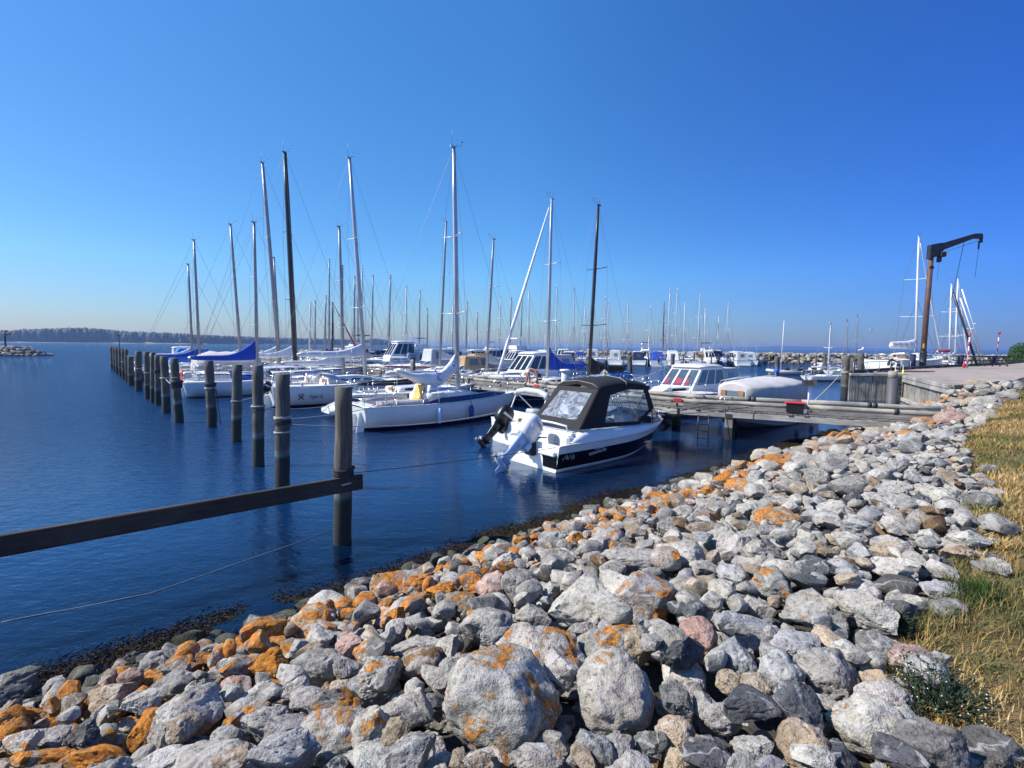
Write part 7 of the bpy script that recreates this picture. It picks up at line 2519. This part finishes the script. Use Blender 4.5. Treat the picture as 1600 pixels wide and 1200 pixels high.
# the raised outboard
ob = build_outboard(tA, (-.2, .0, .62), R_(52), 'motor_white', 'motor_sky_shade', 'motor_white', 1.12)
M4 = Matrix.Translation(Vector((-.2, 0, .62))) @ Matrix.Rotation(R_(52), 4, 'Y') @ Matrix.Scale(1.12, 4)
tx = text_mesh('lettering', 'EVINRUDE', .075, 'letter_dark', ob, (0, 0, 0), Matrix.Identity(3), .003)
tx.data.transform(M4 @ Matrix.Translation(Vector((-.4, -.216, .46))) @ Matrix(((1, 0, 0), (0, 0, -1), (0, 1, 0))).to_4x4())
m = MB()
m.tube([(-.02, -.12, .62), (.1, -.16, .8), (.3, -.1, .78), (.5, -.05, .75)], .02, 6); m.tube([(-.02, .1, .62), (.15, .14, .82), (.4, .1, .75)], .02, 6)
m.box((-.02, 0, .52), (.24, .36, .4), bev=.04); m.build('motor_bracket', MAT['plastic_black'], tA)

# ------------------------------------------------------------------ white motorboat with the black outboard, behind it
HB2 = R_(33)
pB = at(766, 697, 0) + Vector((.5, .35, 0))
tB2 = thing('motorboat', 'white open motorboat with a raised black outboard and folded grey bimini', 'motorboat', pB, HB2, OUT)
H2 = MotorHull(5.3, 2.05, .8, .28, .2, .1)
build_motor_hull(H2, [.12, .5, .85, 1.0], [0, 0, 0, 1], [MAT['gelcoat_white'], MAT['canvas_grey']], tB2, 20)
foredeck(H2, tB2, .42, 'deck_white', 12)
m = MB()
for sg in (-1, 1): m.box((.5, sg * .75, .92), (.5, .38, .3), bev=.08)
m.box((.6, 0, .85), (.2, 1.7, .4), bev=.05); m.build('stern_moulding', MAT['gelcoat_cream'], tB2)
m = MB(); m.box((1.5, -.4, .75), (.5, .5, .6), bev=.06); m.box((1.5, .45, .75), (.5, .5, .6), bev=.06); m.build('seat', MAT['canvas_grey'], tB2)
frustum(tB2, (2.1, 2.9, .75, .6), (2.1, 2.5, .66, .52), .88, 1.25, 'gelcoat_white', name='windscreen', windows=[('front', .05, .95, .1, .95), ('starboard', .1, .95, .1, .9), ('port', .1, .95, .1, .9)], wmat='boat_glass', bev=.02)
m = MB()
m.tube([(1.0, -.92, 1.55), (1.05, -.85, 1.66), (1.1, -.4, 1.74), (1.1, .4, 1.74), (1.05, .85, 1.66), (1.0, .92, 1.55)], .1, 10)
bm_ = m.build('folded_bimini', MAT['canvas_grey'], tB2)
m = MB()
for sg in (-1, 1):
    m.tube([(1.9, sg * .92, .85), (1.05, sg * .9, 1.6)], .022, 6); m.tube([(.7, sg * .92, .85), (1.02, sg * .9, 1.6)], .022, 6)
m.build('bimini_strut', MAT['mast_white'], bm_)
build_outboard(tB2, (-.14, 0, .55), R_(45), 'plastic_black', 'plastic_black', 'letter_white', 1.05)
bow_rail(H2, tB2, .6)

# ------------------------------------------------------------------ mooring lines
P0, T0, _ = PILE_TOP[0]; P1_, T1_, _ = PILE_TOP[1]; P2_, T2_, _ = PILE_TOP[2]; P3_, T3_, _ = PILE_TOP[3]
def up(p, z): return Vector((p.x, p.y, z))
def boat_pt(o, x, y, z): 
    q = Matrix.Rotation(o.rotation_euler.z, 4, 'Z') @ Vector((x, y, z)); return Vector(o.location) + q
line_thing('mooring_line', 'taut thin dark line from the nearest pile to the raised white outboard side', [up(P0, 1.16), boat_pt(tA, .2, -.88, .66)], .008, 'rope_dark', .03)
line_thing('mooring_line', 'pale line from the second pile to the stern of the yellow-cushion sailboat', [up(P1_, 1.6), boat_pt(tb, .1, -1.0, .95)], .013, 'rope_pale', .06)
line_thing('mooring_line', 'pale line from the second pile across to the black outboard boat', [up(P1_, 1.5), boat_pt(tB2, .1, .85, .95)], .013, 'rope_pale', .22)
line_thing('mooring_line', 'dark sagging line from the second pile toward the grey hulled boat', [up(P1_, 1.4), boat_pt(tD, -.8, 0, .5)], .013, 'rope_dark', .12)
line_thing('mooring_line', 'pale line from the third pile to the white stern platform', [up(P2_, 1.58), boat_pt(tD, -.6, .5, .5)], .013, 'rope_pale', .08)
line_thing('mooring_line', 'pale low line from the fourth pile to the cross-marked sloop', [up(P3_, 1.36), boat_pt(tX, .1, -1.0, 1.1)], .013, 'rope_pale', .1)
line_thing('mooring_line', 'pale line from the leaning roped pile to the cross-marked sloop', [up(PILE_TOP[4][0], 1.5), boat_pt(tX, .1, 1.0, 1.1)], .013, 'rope_pale', .12)
line_thing('mooring_line', 'line from the black collar pile to the pale blue stern', [up(PILE_TOP[5][0], 1.45), boat_pt(SBO[1][0], .1, -1.0, 1.0)], .014, 'rope_pale', .05)
line_thing('mooring_line', 'line from the broad dark pile to the pile with the black collar', [up(PILE_TOP[6][0], 1.6), up(PILE_TOP[5][0], 1.5)], .016, 'rope_pale', .08)
line_thing('mooring_line', 'dark line from the motorboat bow up to the log rail', [boat_pt(tA, LA * .96, .05, .98), K1 + U_A * 1.6 + Vector((0, 0, DZ + .3))], .012, 'rope_dark', .04)
line_thing('mooring_line', 'second dark line from the motorboat bow to the pier beam', [boat_pt(tA, LA * .96, -.1, .95), K1 + U_A * 2.6 + Vector((0, 0, DZ + .2))], .012, 'rope_dark', .05)
line_thing('mooring_line', 'white line from the leaning pile pair to the canvas boat', [PAIR - Vector((0, 0, .7)), boat_pt(tC, .2, 1.0, .9)], .022, 'rope_pale', .12)
line_thing('mooring_line', 'white line from a pile to the bow of the white cabin cruiser', [atY(1046, 572, 30), atY(985, 593, 25)], .018, 'rope_pale', .1)
# submerged line sloping off in the near water
a, b = at(2, 975, -.02), at(235, 930, -.02)
c_ = at(520, 850, -.25)
n_ = [a.lerp(b, f) + Vector((0, 0, .022 + .003 * math.sin(f * 9))) for f in [i / 14 for i in range(15)]] + [Vector((*b.lerp(c_, f).xy, .002)) for f in (.15, .4, .7, 1)]
line_thing('floating_line', 'thin slack line floating on the dark water below the plank rail', n_, .006, 'rope_wet', cat='rope', group=None)

# ------------------------------------------------------------------ quay: crane, ladder, signs, people, yachts behind
def q_at(px, py): return at(px, py, QZ)
P = q_at(1441, 575)
zt = height_at(384, 1441, P)
t = thing('crane', 'tall rust brown harbour crane with a dark angled jib on the quay edge', 'crane', (P.x, P.y, QZ), 0)
hgt = zt - QZ
m = MB(); m.tube([(0, 0, 0), (0, 0, hgt * .5), (.06, 0, hgt)], [.215, .2, .185], 24); m.build('mast', MAT['rust_brown'], t)
m = MB(); m.lathe([(.42, 0), (.42, .06), (.26, .1), (.25, 1.3), (.27, 1.34), (.27, 1.44), (.22, 1.46)], 20); m.build('base', MAT['crane_dark'], t)
m = MB(); m.box((-.14, -.21, 1.95), (.44, .05, .4), (0, 0, .5), bev=.01); m.build('yellow_sign', MAT['sign_yellow'], t)
j = MB()
x1, z1 = 4.3, hgt + .95
j.loft([[(.0 + x, w, z + h), (.0 + x, w, z - h), (x, -w, z - h), (x, -w, z + h)] for x, z, h, w in ((-.2, hgt - .55, .6, .22), (.5, hgt - .35, .55, .2), (1.0, hgt - .05, .3, .16), (x1 - .7, z1 - .1, .2, .13), (x1 - .1, z1 - .1, .22, .13), (x1, z1 - .35, .3, .13))], smooth=False)
jb = j.build('jib', MAT['crane_dark'], t)
m = MB(); m.box((.95, 0, hgt - .75), (.5, .5, .42), bev=.06); m.box((.75, .0, hgt - 1.15), (.3, .3, .5), bev=.05); m.box((-.1, -.3, hgt - 1.9), (.3, .14, .24)); m.build('winch', MAT['rubber'], jb)
m = MB(); m.box((1.35, 0, hgt - .55), (.35, .3, .2), bev=.08); m.build('lamp', MAT['plastic_white'], jb)
m = MB()
m.tube([(1.0, 0, hgt - .6), (x1 - .3, 0, z1 - .5)], .016, 5); m.tube([(x1 - .2, 0, z1 - .5), (x1 - .2, 0, z1 - 1.2)], .06, 6); m.tube([(x1 - .2, 0, z1 - 1.2), (x1 - .3, 0, z1 - 3.6)], .014, 5)
m.tube([(x1 - 1.5, 0, z1 - .6), (x1 - 1.55, 0, z1 - 1.0), (x1 - 2.2, 0, z1 - 5.6)], .02, 5); m.tube([(.8, 0, hgt - 1.3), (.7, 0, hgt - 3.0)], .012, 4)
m.build('hoist_rope', MAT['plastic_black'], jb)
jb.location = (0, 0, 0)
# ladder with yellow handles
d = (Q2 - Q1).normalized()
P = Q1 + d * ((at(1369, 600, .9) - Q1).dot(d)) + Vector((0, -.16, 0))
t = thing('quay_ladder', 'dark ladder with yellow handle ends on the plank quay wall', 'ladder', (P.x, P.y, 0), math.atan2(d.y, d.x))
m = MB()
for sx in (-.22, .22): m.tube([(sx, 0, -.6), (sx, 0, QZ), (sx + .05, .12, QZ + .62), (sx + .1, .6, QZ + .75)], .03, 8)
m.build('rail', MAT['alu_dull'], t)
m = MB()
for k in range(8): m.box((0, 0, -.45 + .3 * k), (.44, .05, .05))
m.build('rung', MAT['plastic_black'], t)
m = MB()
for sx in (-.22, .22): m.tube([(sx, 0, QZ - .05), (sx + .02, .04, QZ + .32)], .05, 8)
m.build('handle_sleeve', MAT['plastic_yellow'], t)
# striped marker poles
for (px, y0, y1, lab) in ((1511, 575, 520, 'red and white striped pole standing on the quay beside the dark lowered mast'), (1557, 566, 521, 'red and white striped pole with a red lamp on top')):
    P = q_at(px, y0)
    z = height_at(y1, px, P)
    t = thing('marker_pole', lab, 'marker pole', (P.x, P.y, QZ), 0, 'striped marker poles')
    k = 8
    m = MB(); m.tube([(0, 0, 0), (0, 0, z - QZ)], .05, 10); m.build('pole', MAT['plastic_white'], t)
    for i in range(1, k, 2):
        m = MB(); m.tube([(0, 0, (z - QZ) * i / k), (0, 0, (z - QZ) * (i + 1) / k)], .056, 10); m.build('red_band', MAT['plastic_red'], t)
    if px > 1520:
        m = MB(); m.box((.05, 0, z - QZ + .08), (.34, .22, .24), bev=.06); m.build('lamp', MAT['plastic_red'], t)
# lowered masts leaning on trestles
for (x0, y0, x1, y1, mt, r, lab) in ((1528, 556, 1489, 457, 'mast_dark', .11, 'dark lowered mast leaning above the quay'), (1536, 556, 1500, 466, 'mast_white', .09, 'white mast leaning just right of the dark one'), (1541, 557, 1503, 452, 'mast_white', .06, 'thin white mast leaning furthest right')):
    a = atY(x0, y0, 52); a.z = QZ
    z = height_at(y1, x1, (a.x, a.y)); e = atY(x1, y1, a.y)
    m = MB(); m.tube([Vector((0, 0, 0)), e - a], r, 10)
    t = thing('leaning_mast', lab, 'mast', a, 0, 'masts leaning above the quay')
    m.build('spar', MAT[mt], t)
    m = MB(); q = (e - a) * .55; m.tube([q + Vector((0, -.4, 0)), q + Vector((0, .4, 0))], .03, 6); m.build('spreader', MAT[mt], t)
# trestles and bollards along the quay edge
P = atY(1538, 560, 49)
t = thing('trestle', 'row of dark timber trestles under the leaning masts', 'trestle', (P.x, P.y, QZ))
m = MB()
for k in range(4):
    x = k * 1.5 - 2.5
    m.tube([(x - .4, 0, 0), (x, 0, 1.0)], .06, 6); m.tube([(x + .4, 0, 0), (x, 0, 1.0)], .06, 6)
m.tube([(-3.2, 0, 1.0), (2.8, 0, 1.0)], .07, 8); m.tube([(-3.0, .1, .55), (2.6, .1, .55)], .05, 8)
m.build('timber', MAT['dark_beam'], t)
for (px, py, ty, w, lab) in ((1425, 575, 555, 8, 'dark navy post left of the crane foot'), (1500, 572, 556, 7, 'dark violet post right of the crane'), (1404, 573, 566, 5, 'small black bollard beside the crouching person'), (1552, 570, 557, 6, 'short dark cabinet near the right striped pole')):
    P = q_at(px, py); z = height_at(ty, px, P); w_ = P.y
    t = thing('quay_post', lab, 'post', (P.x, P.y, QZ), 0, 'posts along the quay edge')
    r = w * w_ / F_PX / 2
    m = MB(); m.tube([(0, 0, 0), (0, 0, z - QZ)], r, 14); m.build('post', MAT['canvas_navy'], t)
    m = MB(); m.lathe([(r, 0), (r * 1.12, .02), (r * 1.12, .07), (r * .6, .1)], 14, (0, 0, z - QZ)); m.build('cap', MAT['plastic_black'], t)
P = q_at(1506, 575)
t = thing('fire_extinguisher', 'small red cylinder at the foot of the striped pole', 'cylinder', (P.x, P.y, QZ))
m = MB(); m.lathe([(.08, 0), (.1, .03), (.1, .4), (.05, .48), (.03, .54)], 12); m.build('bottle', MAT['plastic_red'], t)
P = q_at(1405, 581)
m = MB(); m.poly_prism([(-1.6, -.7, .012), (1.9, -.1, .012), (3.1, .55, .012), (-1.5, .5, .012)], (0, 0, .05))
o = m.build('steel_plate', MAT['rust_brown']); o.location = (P.x, P.y, QZ); tag(o, 'flat rusty plate lying on the quay behind the ladder', 'plate')
# low picket railing at the left quay edge
t = thing('quay_rail', 'thin white pipe rail on the quay edge behind the ladder', 'rail', (Q1.x, Q1.y, QZ))
m = MB()
ed = Vector((34, 41, 0)) - Q1
for k in range(6): 
    p = ed * (k / 6.0) + Vector((.2, -.1, 0)); m.tube([p, p + Vector((0, 0, .75))], .025, 6)
m.tube([ed * 0 + Vector((.2, -.1, .75)), ed * (5 / 6.0) + Vector((.2, -.1, .75))], .025, 6)
m.build('pipe', MAT['alu_dull'], t)
# yachts beyond the quay
YQ = 'yachts lying beyond the quay'
hd = math.atan2(13, 20)
def beyond(px, pxt, yt, Y, label, head, L, **kw):
    q = atY(px, 545, Y); P = Vector((q.x, q.y, 0))
    top = height_at(yt, px, P); d = Vector((math.cos(head), math.sin(head), 0))
    um = .55
    x0 = proj((P.x, P.y, top))[0]; dpx = proj(P - d + Vector((0, 0, top)))[0] - x0
    return sailboat('sailboat', label, YQ, P - d * mx(L, um), head, L=L, um=um, top=top, aft=(pxt - x0) / dpx if abs(dpx) > 2 else .2, **kw)
beyond(1431, 1436, 372, 54, 'big white yacht behind the crane with a long white sail cover and furled headsail', hd, 16.5, B=4.4, F=2.25, cover='canvas_white', mast='mast_white', mr=.12, genoa=MAT['canvas_white'], cabin=.75, boom=.42, boom_h=.75, rise=.3, fat=.5, wires=.012, seed=51, spray='canvas_white')
beyond(1485, 1487, 445, 60, 'white yacht with a wine-red boom cover right of the crane', hd, 11, B=3.4, F=1.6, cover='canvas_red', mast='mast_white', mr=.12, wires=.012, seed=52, boom_h=1.1, rise=.2)
beyond(1494, 1497, 437, 66, 'white yacht with two spreaders seen right behind the wine-red cover', hd, 11, B=3.4, F=1.4, cover='canvas_white', mast='mast_white', mr=.12, wires=.012, seed=53, genoa=MAT['canvas_white'])
beyond(1296, 1298, 505, 50, 'small sailing dinghy with a thin white mast at the floating jetty', R_(15), 5.2, B=1.8, F=.5, cover=None, mast='mast_white', mr=.05, cabin=.15, wires=.008, seed=54, lod=1, spreaders=1)
beyond(1325, 1324, 500, 62, 'small boat with a thin grey mast left of the pile pair', R_(15), 5.6, B=1.9, F=.55, cover=None, mast='alu_dull', mr=.045, cabin=.2, wires=.008, seed=55, lod=1, spreaders=1)
beyond(1338, 1340, 492, 64, 'small boat with the taller thin grey mast beside the pile pair', R_(15), 5.6, B=1.9, F=.55, cover=None, mast='alu_dull', mr=.045, cabin=.2, wires=.008, seed=56, lod=1, spreaders=1)
# bush
P = atY(1606, 562, 70)
t = thing('bush', 'dense green bush at the right edge beyond the quay', 'bush', (P.x, P.y, QZ))
R = np.random.default_rng(3)
n = 9000
d = R.normal(size=(n, 3)); d /= np.linalg.norm(d, axis=1)[:, None]
d[:, 2] = np.abs(d[:, 2])
r = R.random(n) ** .35
lump = 1 + .3 * fbm(d * 2.5, 3, 5)
Pp = d * (r * lump)[:, None] * np.array([2.6, 2.2, 2.9])
a = R.normal(size=(n, 3)); a /= np.linalg.norm(a, axis=1)[:, None]
b = np.cross(a, R.normal(size=(n, 3))); b /= np.linalg.norm(b, axis=1)[:, None]
s_ = R.uniform(.06, .14, n)[:, None]
V = np.stack([Pp - a * s_, Pp + b * s_ * .6, Pp + a * s_, Pp - b * s_ * .6], 1).reshape(-1, 3)
np_mesh('foliage', V, np.arange(n * 4).reshape(-1, 4), MAT['bush_leaves'], t, smooth=False)
m = MB()
for k in range(7): m.tube([(0, 0, -.4), (R.uniform(-.6, .6), R.uniform(-.6, .6), 1.0), (R.uniform(-1.4, 1.4), R.uniform(-1.2, 1.2), 2.0)], [.07, .05, .02], 6)
m.build('stems', MAT['dark_beam'], t)
# gull on the quay pile
t = thing('gull', 'white gull perched on the quay corner pile', 'bird', BIRD + Vector((0, 0, .0)), R_(20))
m = MB()
m.tube([(-.3, 0, .16), (-.18, 0, .19), (0, 0, .2), (.12, 0, .24), (.18, 0, .33), (.2, 0, .37), (.23, 0, .385), (.27, 0, .37)], [.015, .06, .085, .075, .045, .05, .045, .015], 10)
for sg in (-1, 1): m.tube([(.0, sg * .03, .14), (.01, sg * .03, .0), (.05, sg * .03, .0)], .008, 5)
bd = m.build('body', MAT['canvas_white'], t)
m = MB()
for sg in (-1, 1): m.loft([[(.08, sg * .085, .25), (.08, sg * .07, .17)], [(-.12, sg * .095, .25), (-.12, sg * .07, .17)], [(-.36, sg * .02, .17), (-.36, sg * .02, .15)]], closed=False, caps=False)
m.build('wing', MAT['canvas_grey'], t)
m = MB(); m.tube([(.26, 0, .372), (.33, 0, .362)], [.012, .004], 6); m.build('beak', MAT['plastic_yellow'], t)
# gull in flight
Pg = atY(1361, 516, 60)
t = thing('gull', 'small gull flying over the water left of the crane', 'bird', Pg, R_(30))
m = MB(); m.tube([(-.28, 0, 0), (-.1, 0, .01), (.1, 0, .02), (.22, 0, .03), (.3, 0, .02)], [.02, .07, .07, .045, .01], 8); m.build('body', MAT['canvas_grey'], t)
m = MB()
for sg in (-1, 1): m.loft([[(.1, 0, .03), (-.1, 0, .03)], [(.12, sg * .3, .2), (-.06, sg * .3, .2)], [(-.02, sg * .65, .12), (-.07, sg * .65, .12)]], closed=False, caps=False)
m.build('wing', MAT['canvas_grey'], t)

# ------------------------------------------------------------------ people
def person(label, pos, head, J, colours, hair, scale=1.0, face=(1, 0, 0)):
    """J: joint positions; one continuous skinned body, clothing by region; hair a child"""
    t = thing('person', label, 'person', pos, head)
    names = ['pelvis', 'waist', 'chest', 'neck', 'head', 'crown']
    verts, rad, idx, edges, reg = [], [], {}, [], []
    def add(n, p, r, parent, rg):
        idx[n] = len(verts); verts.append(Vector(p) * scale); rad.append(r * scale); reg.append(rg)
        if parent: edges.append((idx[parent], idx[n]))
    add('pelvis', J['pelvis'], .135, None, 'legs_top')
    add('waist', J['waist'], .12, 'pelvis', 'torso'); add('chest', J['chest'], .145, 'waist', 'torso'); add('neck', J['neck'], .058, 'chest', 'skin')
    hd_ = Vector(J['head']); add('head', hd_, .085, 'neck', 'skin')
    upv = (hd_ - Vector(J['neck'])).normalized(); add('crown', hd_ + upv * .12, .085, 'head', 'skin')
    f = Vector(face).normalized()
    add('nose', hd_ + f * .105 + upv * .03, .016, 'head', 'skin')
    add('chin', hd_ + f * .06 - upv * .05, .035, 'head', 'skin')
    for sd in ('l', 'r'):
        add('sh' + sd, J['sh' + sd], .062, 'chest', 'torso'); add('el' + sd, J['el' + sd], .042, 'sh' + sd, 'arm'); add('wr' + sd, J['wr' + sd], .028, 'el' + sd, 'skin')
        w, e = Vector(J['wr' + sd]), Vector(J['el' + sd])
        d = (w - e).normalized(); s_ = d.cross(f).normalized() if d.cross(f).length > .1 else Vector((0, 1, 0))
        add('pa' + sd, w + d * .07, .034, 'wr' + sd, 'skin')
        for k, (o, l) in enumerate(((-.03, .075), (-.01, .09), (.01, .085), (.03, .065))):
            b_ = w + d * .09 + s_ * o
            add('f%d%s' % (k, sd), b_ + d * l * .5, .0105, 'pa' + sd, 'skin'); add('g%d%s' % (k, sd), b_ + d * l * .85 + f * l * .35, .008, 'f%d%s' % (k, sd), 'skin')
        add('th' + sd, w + d * .05 + s_ * -.055 + f * .02, .012, 'wr' + sd, 'skin'); add('tt' + sd, w + d * .09 + s_ * -.06 + f * .045, .009, 'th' + sd, 'skin')
        add('hp' + sd, J['hp' + sd], .1, 'pelvis', 'legs_top'); add('kn' + sd, J['kn' + sd], .062, 'hp' + sd, 'legs'); add('an' + sd, J['an' + sd], .042, 'kn' + sd, 'shin')
        add('to' + sd, J['to' + sd], .036, 'an' + sd, 'shoe')
    me = bpy.data.meshes.new('body')
    me.from_pydata([v[:] for v in verts], edges, [])
    o = bpy.data.objects.new('body_tmp', me); C.objects.link(o)
    sk = o.modifiers.new('skin', 'SKIN')
    for i, sv in enumerate(me.skin_vertices[0].data):
        sv.radius = (rad[i], rad[i]); sv.use_root = (i == 0)
    ss = o.modifiers.new('sub', 'SUBSURF'); ss.levels = 2; ss.render_levels = 2
    dg = bpy.context.evaluated_depsgraph_get()
    bm_ = bpy.data.meshes.new_from_object(o.evaluated_get(dg))
    bpy.data.objects.remove(o)
    ob = bpy.data.objects.new('body', bm_); C.objects.link(ob); ob.parent = t
    keys = list(dict.fromkeys(colours.values()))
    for k in keys: bm_.materials.append(MAT[k])
    sidx = keys.index('skin') if 'skin' in keys else 0
    segs = [(verts[a], verts[b], reg[b]) for a, b in edges]
    for p in bm_.polygons:
        c = p.center; best = None
        for a, b, rg in segs:
            ab = b - a; q = max(0, min(1, (c - a).dot(ab) / max(ab.length_squared, 1e-9)))
            dd = (a + ab * q - c).length
            if best is None or dd < best[0]: best = (dd, rg)
        p.material_index = keys.index(colours.get(best[1], 'skin')); p.use_smooth = True
    m = MB()
    hc = (hd_ + upv * .085 - f * .03) * scale
    m.lathe([(.03, -.1), (.09, -.06), (.103, 0), (.098, .05), (.06, .085), (.015, .1)], 14)
    m.v = [(hc + (Matrix((upv.cross(f).normalized(), upv.cross(upv.cross(f)).normalized() * -1, upv)).transposed() @ Vector(p)) * scale)[:] for p in m.v]
    m.build('hair', MAT[hair], t)
    return t
# bare-backed man bending over on the pier, seen from behind: legs left, arms reaching down to the right
P = pier_pt(828, 1.0)
person('bare-backed person in pale trunks bending down over the pier to work with both hands', (P.x, P.y, DZ), 0.15,
       dict(pelvis=(-.12, 0, .86), waist=(.02, 0, .95), chest=(.22, 0, .9), neck=(.36, 0, .78), head=(.44, 0, .68),
            shl=(.26, .17, .84), shr=(.26, -.17, .84), ell=(.36, .2, .58), elr=(.33, -.2, .58), wrl=(.4, .12, .33), wrr=(.38, -.1, .33),
            hpl=(-.14, .1, .8), hpr=(-.14, -.1, .8), knl=(-.12, .13, .45), knr=(-.04, -.12, .45), anl=(-.2, .13, .08), anr=(-.06, -.12, .08), tol=(-.05, .14, .035), tor=(.1, -.12, .035)),
       {'torso': 'skin', 'arm': 'skin', 'skin': 'skin', 'legs_top': 'cloth_white', 'legs': 'skin', 'shin': 'skin', 'shoe': 'cloth_black'}, 'hair_dark', 1.06, (.6, 0, -.6))
P = q_at(1389, 575)
person('person in a dark jacket crouching at the quay edge left of the crane', (P.x, P.y, QZ), -.4,
       dict(pelvis=(-.1, 0, .3), waist=(-.02, 0, .44), chest=(.1, 0, .66), neck=(.2, 0, .84), head=(.28, 0, .94),
            shl=(.12, .18, .74), shr=(.12, -.18, .74), ell=(.36, .2, .6), elr=(.36, -.2, .6), wrl=(.55, .1, .46), wrr=(.55, -.1, .46),
            hpl=(-.08, .1, .28), hpr=(-.08, -.1, .28), knl=(.32, .17, .46), knr=(.34, -.17, .46), anl=(.1, .15, .08), anr=(.12, -.15, .08), tol=(.3, .16, .035), tor=(.32, -.16, .035)),
       {'torso': 'cloth_black', 'arm': 'cloth_black', 'skin': 'skin', 'legs_top': 'cloth_brown', 'legs': 'cloth_brown', 'shin': 'cloth_brown', 'shoe': 'cloth_black'}, 'hair_dark', 1.05, (.8, 0, -.4))

# ------------------------------------------------------------------ air
def haze():
    m = bpy.data.materials.new('haze_air')
    m.use_nodes = True
    N, L = m.node_tree.nodes, m.node_tree.links
    N.clear()
    out = N.new('ShaderNodeOutputMaterial')
    v = N.new('ShaderNodeVolumePrincipled')
    v.inputs['Color'].default_value = (.36, .56, 1.0, 1)
    v.inputs['Density'].default_value = .00017
    v.inputs['Anisotropy'].default_value = .2
    L.new(v.outputs[0], out.inputs['Volume'])
    mb = MB()
    mb.box((0, 3500, 13.0), (17000, 9000, 34.0 + 0))
    o = mb.build('haze', m)
    kind(o, 'stuff')
haze()
